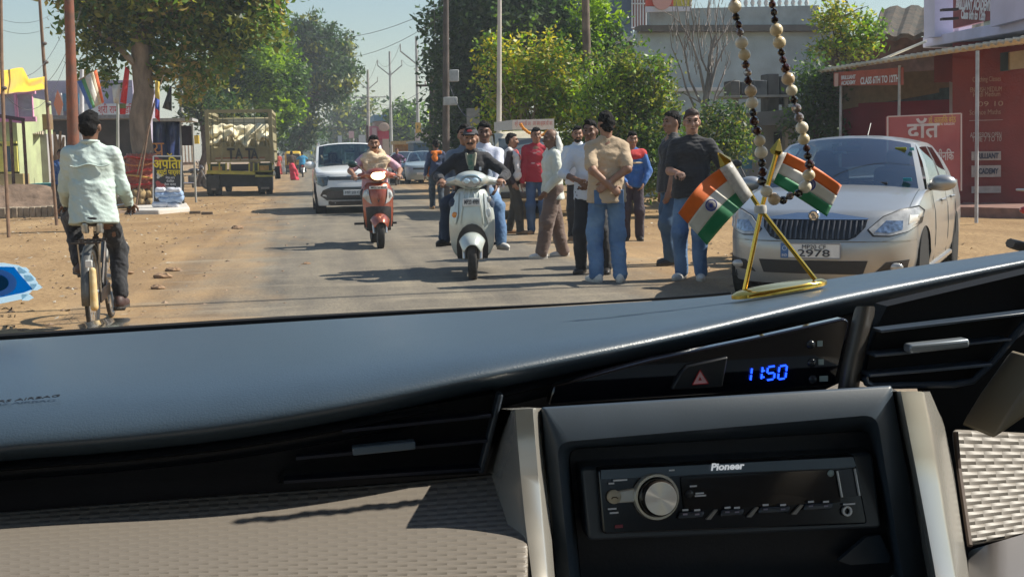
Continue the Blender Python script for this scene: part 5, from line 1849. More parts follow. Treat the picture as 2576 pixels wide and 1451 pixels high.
def patch(s, name, poly, off, mat, parent, th=0.012, rings=4, dens=0.04, mirror=False, hoodz=None):
 """panel lying on the nose of the car: outline in (x, z)"""
 outp = []
 P2 = [(-x, z) for x, z in poly][::-1] if mirror else poly
 n = len(P2)
 for i in range(n):
  (ax, az), (bx, bz) = P2[i], P2[(i + 1) % n]
  k = max(1, int(math.hypot(bx - ax, bz - az) / dens))
  for j in range(k):
   outp.append((ax + (bx - ax) * j / k, az + (bz - az) * j / k))
 cx = sum(p[0] for p in outp) / len(outp); cz = sum(p[1] for p in outp) / len(outp)
 m = MB()
 rows = []
 for r_ in range(rings + 1):
  q = 1 - r_ / rings
  rows.append([s.FS(cx + (x - cx) * q, cz + (z - cz) * q, off) for x, z in outp])
 rows.insert(0, [s.FS(x, z, off - th) for x, z in outp])
 m.grid(rows, closed=True)
 return m.build(name, mat, parent, smooth=True)
def mirror_part(t, x, y, z, sg, paint, size=(0.12, 0.09, 0.075)):
 c = SDF(0.03)
 c.ell((x + sg * 0.10, y, z), size, k=0.03)
 c.cap((x - sg * 0.03, y + 0.02, z - 0.05), (x + sg * 0.06, y, z - 0.03), 0.022)
 o = c.build("wing_mirror", [paint], t, 0.014)
 g2 = MB()
 g2.box((x + sg * 0.10, y - size[1] * .8, z), (size[0] * 1.5, 0.02, size[2] * 1.4))
 g2.build("mirror_glass", chrome, o, bevel=0.008)
 return o
silver = M("paint_dusty_silver", (0.385, 0.395, 0.40), 0.34, 0.6, coat=0.6, dirt=(0.35, 0.325, 0.285), dscale=1.3, damt=0.75)
cglass = glassmat("car_glass", (0.50, 0.66, 0.68), 0.26)
K = Car(4.39, 1.70, 1.466, 0.96, 0.98, 0.80, D=0.60, p=2.5, belt=0.94, yroof=0.36, wheelbase=2.552, rw=0.30, roofW=0.60, clear=0.19, nose_slant=0.16)
K.zcor = 0.80
t = thing("parked_car", "dusty silver saloon car parked on the right, facing the road with one white number plate", "car")
build_car(K, t, silver, cglass)
gb = patch(K, "grille", [(-.44, .745), (.44, .745), (.43, .68), (.36, .60), (.30, .575), (-.30, .575), (-.36, .60), (-.43, .68)], 0.004, M("grille_black", (0.012, 0.012, 0.014), 0.4), t)
patch(K, "chrome_bar", [(-.45, .755), (-.15, .80), (.15, .80), (.45, .755), (.44, .745), (-.44, .745)], 0.016, chrome, t, th=0.02)
for i in range(19):
 x = -0.40 + i * 0.80 / 18
 zb = 0.585 if abs(x) < 0.3 else 0.585 + (abs(x) - 0.3) * 0.7
 m = MB()
 m.tube([K.FS(x, 0.735, 0.012), K.FS(x, (0.735 + zb) / 2, 0.016), K.FS(x, zb, 0.010)], 0.009, 6)
 m.build("grille_slat", M("slat_dark_chrome", (0.09, 0.09, 0.095), 0.3, 0.7), gb)
m = MB(); c = K.FS(0, 0.775, 0.03)
m.lathe([(0.0, 0.012), (0.04, 0.012), (0.052, 0.0), (0.052, -0.02)], 24, axis='Y', c=c)
em = m.build("emblem", chrome, t, smooth=True)
em_k = M("emblem_dark", (0.03, 0.04, 0.04), 0.3)
m = MB()
m.lathe([(0.036, 0.014), (0.043, 0.014), (0.043, 0.0135), (0.036, 0.0135)], 24, axis='Y', c=c, closed=True)
m.build("emblem_ring", em_k, em)
m = MB()
for k_ in range(3):
 m.tube([c + Vector((-.02 + .012 * k_, .016, -.018)), c + Vector((-.010 + .012 * k_, .016, .004)), c + Vector((.006 + .010 * k_, .016, .024))], 0.0032, 5)
m.bar(c + Vector((-.03, .016, -.022)), c + Vector((.028, .016, -.022)), 0.004, 0.007)
m.build("emblem_arrow", em_k, em)
hl = [(.455, .665), (.50, .615), (.62, .61), (.74, .64), (.82, .70), (.84, .80), (.79, .835), (.68, .815), (.56, .765)]
for mir in (False, True):
 rim_ = patch(K, "headlight_rim", [(x + (x - .65) * .06, z + (z - .72) * .10) for x, z in hl], 0.004, M("lamp_rim", (0.03, 0.03, 0.03), 0.4), t, mirror=mir)
 h = patch(K, "headlight", hl, 0.014, lens, t, mirror=mir)
 patch(K, "lamp_reflector", [(.50, .64), (.60, .63), (.70, .655), (.70, .73), (.58, .735)], 0.018, M("reflector", (0.35, 0.38, 0.42), 0.1, 0.9, var=0.5, scale=30), h, mirror=mir)
 patch(K, "indicator_lens", [(.74, .70), (.80, .72), (.81, .79), (.74, .775)], 0.018, M("lens_pale", (0.7, 0.68, 0.62), 0.15, coat=1), h, mirror=mir)
 patch(K, "fog_lamp_frame", [(.50, .285), (.74, .31), (.76, .40), (.60, .385)], 0.006, black_pl, t, mirror=mir)
 fl = MB(); c = K.FS(-.66 if mir else .66, .345, 0.02)
 fl.ell(c, (0.06, 0.03, 0.035), 14, 8); fl.build("fog_lamp", lens, t, smooth=True)
patch(K, "lower_intake", [(-.46, .40), (.46, .40), (.42, .285), (-.42, .285)], 0.006, M("intake_dark", (0.02, 0.022, 0.025), 0.6), t)
patch(K, "bumper_crease", [(-.80, .565), (.80, .565), (.80, .558), (-.80, .558)], 0.004, M("crease", (0.30, 0.26, 0.2), 0.6), t)
m = MB(); c = K.FS(0, 0.485, 0.02)
m.box(c, (0.50, 0.012, 0.125)); pl = m.build("number_plate", plate_m, t, bevel=0.006)
m = MB(); m.box(c + Vector((0.218, 0.008, 0)), (0.064, 0.006, 0.125)); m.build("plate_strip", M("plate_blue", (0.05, 0.14, 0.34), 0.5), pl)
pf = MB()
for a, b in (((-.25, -.0625), (.25, -.0625)), ((-.25, .0625), (.25, .0625)), ((-.25, -.0625), (-.25, .0625)), ((.25, -.0625), (.25, .0625))):
 pf.bar(c + Vector((a[0], .004, a[1])), c + Vector((b[0], .004, b[1])), 0.008, 0.012)
pf.build("plate_frame", M("plate_frame", (0.25, 0.25, 0.26), 0.5), pl)
text("plate_text", "MP20 CF", 0.05, plate_k, pl, c + Vector((-.03, .012, .032)), (-1, 0, 0), width=0.20, depth=.003)
text("plate_text", "2978", 0.085, plate_k, pl, c + Vector((-.03, .012, -.022)), (-1, 0, 0), width=0.27, depth=.003, bold=0.001)
text("plate_text", "IND", 0.03, wht, pl, c + Vector((.218, .014, -.04)), (-1, 0, 0), width=0.042, depth=.002)
m = MB(); m.lathe([(.016, 0), (.02, 0), (.02, .003), (.016, .003)], 16, axis='Y', c=c + Vector((.218, .011, .02)), closed=True); m.build("plate_seal", M("seal_pale", (.5, .6, .7), .5), pl)
for ax in (K.axf, K.axr):
 for sx in (-1, 1):
  wheel(t, sx * (K.X(ax, .4) - 0.10), ax, 0.30, 0.19, spokes=5)
for sx in (-1, 1):
 mirror_part(t, sx * 0.80, 0.72, 1.01, sx, silver)
 for yy in (0.10, -0.78):
  m = MB(); xh = K.X(yy, .82)
  m.tube([(sx * (xh + .005), yy + .09, .83), (sx * (xh + .03), yy + .05, .835), (sx * (xh + .03), yy - .05, .835), (sx * (xh + .005), yy - .09, .83)], 0.013, 6)
  m.build("door_handle", silver, t, smooth=True)
 for yy in (0.74, -0.33, -1.12):
  m = MB()
  m.tube([(sx * (K.X(yy, z) + .0005), yy, z) for z in (.30, .45, .6, .75, .9)], 0.004, 4)
  m.build("door_gap", em_k, t)
 m = MB(); m.tube([(sx * (K.X(y_, .255) - .005), y_, .25) for y_ in (0.92, .4, 0, -.4, -.85)], 0.03, 6); m.build("sill_trim", silver, t, smooth=True)
for x0 in (-.45, .12):
 m = MB(); m.tube([(x0, 1.02 + .02, 1.02), (x0 + .25, .98, 1.035), (x0 + .55, .90, 1.045)], 0.009, 5); m.build("wiper", black_pl, t)
m = MB()
m.tube([K.hood(math.pi / 2 * q, .02 + .0 * q) + Vector((0, -.02, .002)) for q in [-.78 + i * .0975 for i in range(17)]], 0.004, 4)
m.build("hood_gap", em_k, t)
for sg in (-1, 1):
 m = MB(); m.tube([K.hood(sg * 1.13, j / 10) + Vector((0, 0, .002)) for j in range(11)], 0.004, 4); m.build("hood_gap", em_k, t)
for (x, z, w_, h_, c_) in ((-.50, 1.33, .10, .04, (0.55, 0.62, 0.05)), (-.60, 1.325, .04, .045, (0.1, 0.5, 0.6)), (-.62, 1.05, .075, .05, (0.03, 0.35, 0.5)), (.06, 1.30, .13, .035, (0.5, 0.62, 0.66))):
 v = (z - 0.99) / 0.44
 y_ = 1.10 - v * 0.66
 m = MB(); m.box((x, y_ - 0.02, z), (w_, 0.004, h_), R=Matrix.Rotation(rad(-55), 3, 'X')); m.build("windscreen_sticker", M("stk_%d" % int(z * 1000), c_, 0.5), t)
m = MB(); m.box((0.0, 0.48, 1.335), (0.24, 0.04, 0.07)); m.build("inside_mirror", black_pl, t, bevel=0.02)
m = MB(); m.tube([(0, 2.05, 1.0)] and [(-.0, -.62, 1.47), (0, -.80, 1.60)], 0.006, 5); m.build("aerial", black_pl, t)
for sg in (-1, 1):
 pass
t.location = (4.52, 10.93 + 0.55, 0)
t.rotation_euler = (0, 0, math.pi - rad(35) + 0)
SKODA = t
f_ = at(2040, 640, 9.6)
d_ = Vector((-math.sin(rad(35)), -math.cos(rad(35)), 0))
t.location = (f_.x - d_.x * 2.19, f_.y - d_.y * 2.19, 0)
t.rotation_euler = (0, 0, math.atan2(d_.y, d_.x) - math.pi / 2)
pw = M("paint_white_car", (0.78, 0.80, 0.80), 0.25, 0.0, coat=0.8, dirt=(0.5, 0.43, 0.34), dscale=1.5, damt=0.2)
sg_glass = glassmat("suv_glass", (0.30, 0.42, 0.42), 0.10)
U = Car(3.995, 1.80, 1.67, 1.08, 0.88, 0.98, D=0.50, p=3.2, belt=1.06, yroof=0.30, wheelbase=2.50, rw=0.34, roofW=0.735, clear=0.20, rear='hatch', nose_slant=0.10,
  prof=[(0.15, .95), (0.3, .985), (0.5, 1.0), (0.75, 1.0), (0.95, .985), (1.1, .955), (1.3, .9)])
U.zcor = 0.95
t = thing("white_car", "white compact SUV driving towards the viewer behind the red scooter", "car")
build_car(U, t, pw, sg_glass)
dk = M("suv_dark", (0.025, 0.032, 0.036), 0.35, coat=0.4)
patch(U, "grille", [(-.58, .87), (.58, .87), (.56, .79), (-.56, .79)], 0.01, dk, t)
for mir in (False, True):
 h = patch(U, "headlight", [(.54, .88), (.70, .90), (.845, .90), (.86, .78), (.82, .70), (.70, .64), (.60, .67), (.58, .78)], 0.014, M("suv_lamp", (0.05, 0.07, 0.08), 0.15, 0.3, coat=1.0, var=0.6, scale=18), t, mirror=mir)
 patch(U, "lamp_strip", [(.60, .885), (.83, .895), (.835, .875), (.60, .868)], 0.02, M("lamp_strip", (0.5, 0.56, 0.6), 0.2), h, mirror=mir)
fr_ = patch(U, "lower_intake", [(-.70, .56), (-.52, .63), (.52, .63), (.70, .56), (.76, .44), (.62, .33), (-.62, .33), (-.76, .44)], 0.010, dk, t)
patch(U, "intake_mesh", [(-.58, .54), (.58, .54), (.64, .45), (.54, .38), (-.54, .38), (-.64, .45)], 0.016, M("suv_mesh", (0.09, 0.075, 0.065), 0.6, var=0.4, scale=40), fr_)
patch(U, "skid_plate", [(-.60, .335), (.60, .335), (.50, .30), (-.50, .30)], 0.018, alloy, t)
patch(U, "lower_cladding", [(-.86, .33), (.86, .33), (.86, .205), (-.86, .205)], 0.008, M("cladding", (0.07, 0.055, 0.045), 0.8, var=0.3), t, rings=3)
m = MB(); c = U.FS(0, 0.50, 0.03); m.box(c, (0.48, 0.012, 0.12)); pl = m.build("number_plate", plate_m, t, bevel=0.006)
text("plate_text", "MP 20 CK", 0.09, plate_k, pl, c + Vector((0, .012, 0)), (-1, 0, 0), width=0.40, depth=.003)
m = MB(); c = U.FS(0, 0.93, 0.012); m.bar(c + Vector((-.09, 0, 0)), c + Vector((.09, 0, 0)), 0.008, 0.03); m.build("emblem", alloy, t)
for ax in (U.axf, U.axr):
 for sx in (-1, 1): wheel(t, sx * (U.X(ax, .4) - 0.11), ax, 0.33, 0.21, spokes=5)
for sx in (-1, 1):
 mirror_part(t, sx * 0.86, 0.62, 1.13, sx, pw, (0.14, 0.1, 0.095))
 m = MB(); m.tube([(sx * .72, .20, 1.61), (sx * .73, .1, 1.67), (sx * .73, -1.1, 1.67), (sx * .72, -1.25, 1.60)], 0.022, 6); m.build("roof_rail", alloy, t, smooth=True)
 m = MB(); m.bar((sx * .80, 1.0, .36), (sx * .80, .99, .37), .02, .02);
for x0 in (-.5, .1):
 m = MB(); m.tube([(x0, 1.02, 1.13), (x0 + .3, .97, 1.15), (x0 + .6, .92, 1.15)], 0.009, 5); m.build("wiper", black_pl, t)
m = MB(); m.box((0.0, 0.56, 1.46), (0.24, 0.04, 0.07)); m.build("inside_mirror", M("mir_pale", (.5, .52, .5), .4), t, bevel=0.02)
m = MB(); m.box((0.66, .72, 1.29), (0.03, 0.008, 0.25), R=Matrix.Rotation(rad(-52), 3, 'X') @ Matrix.Rotation(rad(12), 3, 'Y')); m.build("sun_strip", M("strip_pale", (.62, .62, .5), .5), t)
gp = gr(884, 536)
t.location = (gp.x + 0.02, gp.y + 2.0 - 0.55, 0)
t.rotation_euler = (0, 0, math.pi + rad(1.0))
def shield(rows, nu=10, wrap=0.0):
 """curved panel: rows of (z, half width, y centre, drop-back at the edge, power)"""
 out = []
 for (z, hw, yc, back, pw_) in rows:
  out.append([Vector((hw * u, yc - back * abs(u) ** pw_, z - wrap * abs(u) ** 3)) for u in [-1 + 2 * i / nu for i in range(nu + 1)]])
 return out
def make_scooter(label, paint, cat="scooter", lit=False, plate=None, kind='plain', mirrors=(False, False), name="scooter"):
 t = thing(name, label, cat)
 dark = black_pl
 r = 0.235
 for y, w_ in ((0.62, 0.10), (-0.62, 0.105)):
  wheel(t, 0, y, r, w_, rim=M("rim_dark", (0.12, 0.12, 0.12), 0.5, 0.4), spokes=5)
 for sx in (-1, 1):
  m = MB(); m.tube([(sx * .085, .62, r), (sx * .088, .57, .42)], [.022, .026], 8); m.build("fork_leg", alloy, t, smooth=True)
 m = MB()
 rows = []
 for j in range(9):
  a = rad(35) + rad(115) * j / 8
  rr_ = r + 0.055
  hw = 0.135 * (0.72 + 0.38 * math.sin(math.pi * j / 8))
  rows.append([Vector((hw * u, .62 + math.cos(a) * (rr_ - .055 * abs(u) ** 2.5) * 1.02, r + math.sin(a) * rr_ - .10 * abs(u) ** 2.6)) for u in [-1 + i / 5 for i in range(11)]])
 m.grid(rows)
 m.build("front_mudguard", paint, t, smooth=True, subd=1, solid=0.012)
 if kind == 'plain':
  ap = [(.20, .13, .42, .04, 2), (.27, .215, .46, .08, 2.4), (.40, .250, .50, .11, 2.6), (.55, .258, .52, .13, 2.6), (.68, .256, .52, .14, 2.4), (.80, .235, .505, .16, 2.2), (.90, .20, .49, .14, 2.2), (.965, .16, .455, .11, 2.2), (.985, .13, .41, .08, 2)]
 else:
  ap = [(.22, .12, .42, .04, 2), (.28, .19, .46, .08, 2.4), (.42, .215, .50, .10, 2.6), (.55, .225, .51, .12, 2.4), (.66, .23, .50, .14, 2.0), (.78, .235, .505, .15, 2.0), (.88, .215, .48, .14, 2.0), (.94, .18, .44, .11, 2.0), (.965, .15, .40, .08, 2)]
 m = MB(); m.grid(shield(ap, 12))
 A = m.build("apron", paint, t, smooth=True, subd=1, solid=0.015)
 def on(x, z, off=0.0):
  for a, b in zip(ap, ap[1:]):
   if a[0] <= z <= b[0]:
    q = (z - a[0]) / (b[0] - a[0])
    hw = a[1] + (b[1] - a[1]) * q; yc = a[2] + (b[2] - a[2]) * q; bk = a[3] + (b[3] - a[3]) * q; p_ = a[4]
    return Vector((x, yc - bk * min(1, abs(x / hw)) ** p_ + off, z))
  return Vector((x, .45 + off, z))
 def onpoly(name, poly, off, mat, parent, th=.012):
  outp = []
  for i in range(len(poly)):
   (ax, az), (bx, bz) = poly[i], poly[(i + 1) % len(poly)]
   for j in range(4): outp.append((ax + (bx - ax) * j / 4, az + (bz - az) * j / 4))
  cx = sum(p[0] for p in outp) / len(outp); cz = sum(p[1] for p in outp) / len(outp)
  rows = [[on(x, z, off - th) for x, z in outp]]
  for q in (1, .66, .33, 0): rows.append([on(cx + (x - cx) * q, cz + (z - cz) * q, off) for x, z in outp])
  m = MB(); m.grid(rows, closed=True)
  return m.build(name, mat, parent, smooth=True)
 arch = [(.172 * math.cos(a), .36 + .245 * math.sin(a)) for a in [math.pi * i / 10 for i in range(11)]] + [(-.165, .22), (.165, .22)]
 if kind != 'plain': arch = [(.185, .60), (.17, .26), (-.17, .26), (-.185, .60), (-.12, .615), (.12, .615)]
 onpoly("inner_mudguard", arch, .012, dark, t)
 for sx in (-1, 1):
  if kind == 'plain':
   q = onpoly("indicator_housing", [(sx * x, z) for x, z in ((.135, .93), (.165, .90), (.215, .74), (.215, .63), (.175, .60), (.15, .70))], .012, M("scoot_silver", (0.60, 0.62, 0.58), 0.25, 0.6) if sx < 0 else paint, t)
   m = MB(); m.ell(on(sx * .185, .86 if sx < 0 else .70, .02), (.03, .015, .032), 10, 8); m.build("lamp_lens", lens if sx < 0 else amber, q, smooth=True)
   if sx < 0:
    m = MB(); m.ell(on(sx * .185, .72, .02), (.026, .012, .05), 10, 8); m.build("lamp_lens", M("lens_clear2", (.7, .72, .7), .1, coat=1), q, smooth=True)
   m = MB(); m.tube([on(sx * .07, .975, .004), on(sx * .085, .88, .01), on(sx * .115, .70, .008), on(sx * .125, .60, .004)], .008, 5); m.build("body_crease", paint, A, smooth=True)
   m = MB(); m.tube([on(sx * .015, .975, .004), on(sx * .03, .90, .01), on(sx * .035, .84, .006)], .010, 5); m.build("body_crease", paint, A, smooth=True)
  else:
   q = onpoly("indicator_housing", [(sx * x, z) for x, z in ((.14, .87), (.20, .84), (.225, .76), (.16, .68), (.10, .65), (.13, .76))], .014, lens, t)
   m = MB(); m.ell(on(sx * .175, .785, .02), (.03, .016, .045), 10, 8); m.build("lamp_lens", M("lens_clear2", (.7, .72, .7), .1, coat=1), q, smooth=True)
 c = SDF(0.05)
 c.ell((0, .40, 1.075), (.175, .115, .095), k=.04)
 c.ell((0, .43, 1.06), (.14, .12, .085), k=.04)
 for sx in (-1, 1):
  c.cap((sx * .10, .36, 1.07), (sx * .245, .28, 1.05), .062, .042, k=.04)
 c.build("headlamp_cowl", paint, t, 0.012)
 m = MB(); m.ell((0, .515, 1.055), (.105, .035, .062), 18, 10)
 m.build("headlight", M("lamp_on", (1, .95, .8), .3, emit=(1.0, .66, .30), estr=2.2) if lit else lens, t, smooth=True)
 if lit:
  for sx in (-1, 1):
   m = MB(); m.ell((sx * .042, .538, 1.058), (.046, .022, .042), 14, 10); m.build("headlight_bulb", M("bulb_on", (1, .95, .85), .3, emit=(1.0, .86, .58), estr=16.0), t, smooth=True)
 if not lit:
  m = MB(); m.tube([(.11 * math.cos(a), .535 - abs(math.cos(a)) * .02, 1.06 + .062 * math.sin(a)) for a in [math.pi * i / 8 for i in range(9)]], .012, 6); m.build("headlight_visor", M("visor_blue", (.35, .5, .6), .15, .5), t, smooth=True)
  for sx in (-1, 1):
   m = MB(); m.ell((sx * .045, .545, 1.065), (.035, .012, .03), 12, 8); m.build("headlight_bulb", M("bulb_blue", (.62, .8, .9), .1, coat=1), t, smooth=True)
  m = MB(); m.ell((0, .50, 1.005), (.07, .03, .022), 12, 8); m.build("lower_lens", M("lens_grey", (.2, .24, .24), .15, .5), t, smooth=True)
 m = MB(); m.tube([(-.24, .29, 1.04), (0, .37, 1.04), (.24, .29, 1.04)], .014, 8); m.build("handlebar", alloy, t, smooth=True)
 for sx in (-1, 1):
  m = MB(); m.tube([(sx * .24, .29, 1.04), (sx * .37, .235, 1.035)], .019, 8); m.build("grip", dark, t, smooth=True)
  m = MB(); m.tube([(sx * .22, .33, 1.045), (sx * .30, .33, 1.03), (sx * .38, .30, 1.02)], .008, 6); m.build("brake_lever", alloy, t, smooth=True)
  if mirrors[0 if sx < 0 else 1]:
   m = MB(); m.tube([(sx * .17, .30, 1.10), (sx * .26, .29, 1.19), (sx * .30, .28, 1.21)], .007, 6); st = m.build("mirror_stalk", dark, t, smooth=True)
   m = MB(); m.ell((sx * .345, .28, 1.225), (.07, .028, .05), 14, 8); m.build("mirror", M("mirror_back", (.02, .05, .05), .3), st, smooth=True)
 m = MB(); m.box((0, .16, .285), (.36, .50, .06)); m.build("floorboard", dark, t, bevel=.02)
 m = MB(); m.grid(shield([(.31, .21, .36, .0, 2), (.55, .22, .38, .0, 2), (.80, .19, .40, .0, 2), (.94, .12, .38, .0, 2)], 8)); m.build("leg_shield", dark, t, smooth=True, solid=.01)
 c = SDF(.06)
 c.box((0, -.32, .52), (.30, .72, .30), .10); c.cap((0, -.60, .60), (0, -.86, .70), .13, .06); c.box((0, -.08, .42), (.26, .22, .30), .08)
 c.build("rear_body", paint, t, .02)
 c = SDF(.05)
 c.box((0, -.12, .755), (.27, .50, .12), .05); c.box((0, -.52, .785), (.24, .50, .11), .05)
 c.build("seat", M("seat_black", (.02, .02, .02), .6), t, .018)
 for sx in (-1, 1):
  m = MB(); m.tube([(sx * .16, -.22, .33), (sx * .32, -.22, .33)], .017, 6); m.build("footpeg", dark, t)
 m = MB(); m.tube([(-.17, -.25, .27), (-.19, -.55, .30), (-.19, -.85, .36)], [.03, .055, .05], 8); m.build("exhaust", M("exhaust", (.10, .1, .1), .5, .5), t, smooth=True)
 m = MB(); m.ell((0, -.90, .70), (.08, .03, .04), 12, 8); m.build("tail_lamp", red_lens, t, smooth=True)
 m = MB(); m.tube([(.16, -.55, .88)] + [(.13 * sx_, -.86, .90) for sx_ in (1, 0, -1)] + [(-.16, -.55, .88)], .012, 6); m.build("grab_rail", alloy, t, smooth=True)
 if plate:
  body_, z, w_, h_ = plate
  c = on(0, z, .02)
  m = MB(); m.box(c, (w_, .008, h_)); p_ = m.build("number_plate", plate_m, t, bevel=.004)
  text("plate_text", body_, h_ * .8, plate_k, p_, c + Vector((0, .008, 0)), (-1, 0, 0), width=w_ * .82, depth=.002, bold=.001)
 return t
pearl = M("paint_pearl", (0.56, 0.60, 0.55), 0.28, 0.25, coat=0.7, dirt=(0.4, 0.34, 0.26), dscale=4, damt=0.3)
copper = M("paint_copper", (0.36, 0.075, 0.038), 0.28, 0.45, coat=0.8, dirt=(0.35, 0.22, 0.14), dscale=4, damt=0.35)
sc1 = make_scooter("pearl white scooter carrying three riders towards the viewer", pearl, plate=("MP20 4989", .835, .19, .085))
sp = gr(1187, 706)
sc1.location = (sp.x + .10, sp.y + 0.62, 0); sc1.rotation_euler = (0, 0, math.pi - rad(8))
sc2 = make_scooter("copper red scooter with its headlight lit, ridden in front of the white car", copper, lit=True, kind='sharp', plate=("MP20 SB 4312", .885, .26, .045), mirrors=(False, True))
m = MB(); m.add([(-.02, .52, .73), (0, .525, .665), (.02, .52, .73), (0, .525, .70)], [(0, 1, 3), (1, 2, 3)]); m.build("badge", black_pl, sc2, solid=.008)
sp2 = gr(955, 627)
sc2.location = (sp2.x, sp2.y + 0.62, 0); sc2.rotation_euler = (0, 0, math.pi + rad(1.5))
sc3 = make_scooter("parked silver scooter cut by the picture edge in front of the red wall", M("paint_silver_scoot", (.42, .43, .43), .35, .4, coat=.5), mirrors=(True, True))
q = gr(2592, 700)
sc3.location = (q.x + .62, q.y + .3, 0); sc3.rotation_euler = (0, 0, rad(-60))
def make_motorbike(label, paint, group=None, front=True):
 t = thing("motorcycle", label, "motorcycle", group=group)
 for y in (.66, -.62): wheel(t, 0, y, .30, .09, rim=M("rim_dark", (.12, .12, .12), .5, .4), spokes=5)
 for sx in (-1, 1):
  m = MB(); m.tube([(sx * .08, .66, .30), (sx * .08, .50, .62), (sx * .07, .40, .88)], .022, 6); m.build("fork_leg", alloy, t, smooth=True)
  m = MB(); m.tube([(sx * .07, -.62, .30), (sx * .10, -.3, .62)], .02, 6); m.build("shock", alloy, t)
  m = MB(); m.tube([(sx * .1, .33, .98), (sx * .38, .22, 1.0)], .014, 6); m.build("handlebar", black_pl, t)
  m = MB(); m.tube([(sx * .22, .28, 1.0), (sx * .30, .28, 1.15)], .007, 5); m.ell((sx * .33, .28, 1.18), (.06, .02, .045), 10, 6); m.build("mirror", black_pl, t, smooth=True)
 c = SDF(.05); c.ell((0, .12, .80), (.13, .28, .12)); c.build("fuel_tank", paint, t, .025)
 c = SDF(.05); c.box((0, -.38, .77), (.24, .66, .1), .045); c.build("seat", M("seat_black", (.02, .02, .02), .6), t, .025)
 c = SDF(.04); c.box((0, .02, .45), (.22, .34, .3), .05); c.cap((0, .05, .4), (0, .2, .62), .08); c.build("engine", M("engine_grey", (.09, .09, .09), .6, .4), t, .025)
 m = MB(); m.ell((0, .47, .90), (.09, .06, .09), 12, 8); m.build("headlight", lens, t, smooth=True)
 c = SDF(.03); c.ell((0, .42, .93), (.12, .08, .12)); c.build("headlight_cowl", paint, t, .025)
 m = MB(); rows = []
 for j in range(7):
  a = rad(20) + rad(120) * j / 6
  rows.append([Vector((.06 * u, .66 + math.cos(a) * .35, .30 + math.sin(a) * .35 - .03 * u * u)) for u in (-1, -.5, 0, .5, 1)])
 m.grid(rows); m.build("mudguard", paint, t, smooth=True, solid=.01)
 m = MB(); m.ell((0, -.78, .72), (.07, .03, .04), 10, 6); m.build("tail_lamp", red_lens, t, smooth=True)
 m = MB(); m.box((0, -.82, .55), (.18, .01, .12)); m.build("number_plate", plate_m, t)
 m = MB(); m.tube([(.13, .1, .3), (.15, -.4, .3), (.15, -.85, .38)], [.025, .04, .045], 8); m.build("exhaust", chrome, t, smooth=True)
 return t
bkp = M("paint_black", (.02, .02, .024), .3, coat=.6)
mb = make_motorbike("black motorcycle ridden by the man in the bright blue shirt", M("paint_dark_red", (.05, .02, .02), .3, coat=.5))
q = gr(762, 446); MB_BLUE = (q.x, q.y); mb.location = (q.x, q.y, 0)
mb2 = make_motorbike("dark motorcycle carrying a rider in purple behind the red scooter", bkp)
q = gr(1000, 466); mb2.location = (q.x, q.y, 0); mb2.rotation_euler = (0, 0, math.pi - .15)
MB_PUR = (q.x, q.y)
mb3 = make_motorbike("parked black motorcycle half hidden between the two men in black and the silver car", bkp)
q = gr(1860, 690); mb3.location = (5.45, 13.9, 0); mb3.rotation_euler = (0, 0, rad(150))
mb4 = make_motorbike("black motorcycle parked under the wooden cart's end behind the signboard", bkp)
q = at(482, 440, 53); mb4.location = (q.x, 53, 0); mb4.rotation_euler = (0, 0, rad(-75))
t = thing("goods_truck", "tall khaki cage truck seen from behind with cream tarpaulin and black letters on the tailgate", "truck")
kh = M("paint_khaki", (0.31, 0.275, 0.15), 0.75, var=0.18, scale=3, dirt=(0.26, 0.18, 0.10), dscale=2, damt=0.6, bump=0.15)
ye = M("paint_yellow_truck", (0.48, 0.42, 0.06), 0.6, var=0.15, dirt=(0.25, 0.18, 0.08), damt=0.4)
cr_ = M("tarp_cream", (0.78, 0.70, 0.48), 0.8, var=0.12, scale=4, bump=0.4, bscale=12)
YT = 43.5
def tp(px, py, d=0.0): return at(px, py, YT - d)
k_ = YT / FPX
a0, a1 = tp(524, 490), tp(692, 490)
xl, xr = a0.x, a1.x
zt = lambda py: at(608, py, YT).z
ln = 4.6
def tbox(name, x0, x1, z0, z1, y0, y1, mat, parent=t, bev=0.0):
 m = MB(); m.box(((x0 + x1) / 2, (y0 + y1) / 2, (z0 + z1) / 2), (abs(x1 - x0), abs(y1 - y0), abs(z1 - z0))); return m.build(name, mat, parent, bevel=bev)
tbox("tailgate", xl + .12, xr - .12, zt(406), zt(372), YT, YT + .08, kh)
for py in (372, 380, 396, 405):
 tbox("tailgate_rib", xl + .12, xr - .12, zt(py + 2), zt(py - 1), YT - .03, YT, kh)
tbox("rust_stripe", xl + .3, xr - .3, zt(398.5), zt(396), YT - .036, YT - .031, M("rust_paint", (.30, .08, .04), .8, var=.3))
tbox("pale_stripe", xl + .3, xr - .3, zt(404), zt(400), YT - .012, YT - .004, M("pale_paint", (.48, .42, .34), .8, var=.15))
for i in range(7):
 x = xl + .2 + i * (xr - xl - .4) / 6
 tbox("tailgate_post", x - .03, x + .03, zt(408), zt(364), YT - .05, YT - .02, kh)
for x in (xl, xr - .13):
 tbox("corner_post", x, x + .13, zt(412), zt(276), YT - .06, YT + .08, kh)
 tbox("corner_post", x, x + .13, zt(412), zt(276), YT + ln - .1, YT + ln, kh)
tbox("top_rail", xl, xr, zt(284), zt(276), YT - .05, YT + .06, kh)
tbox("side_rail", xl, xl + .1, zt(284), zt(276), YT + .06, YT + ln, kh)
tbox("side_rail", xr - .1, xr, zt(284), zt(276), YT + .06, YT + ln, kh)
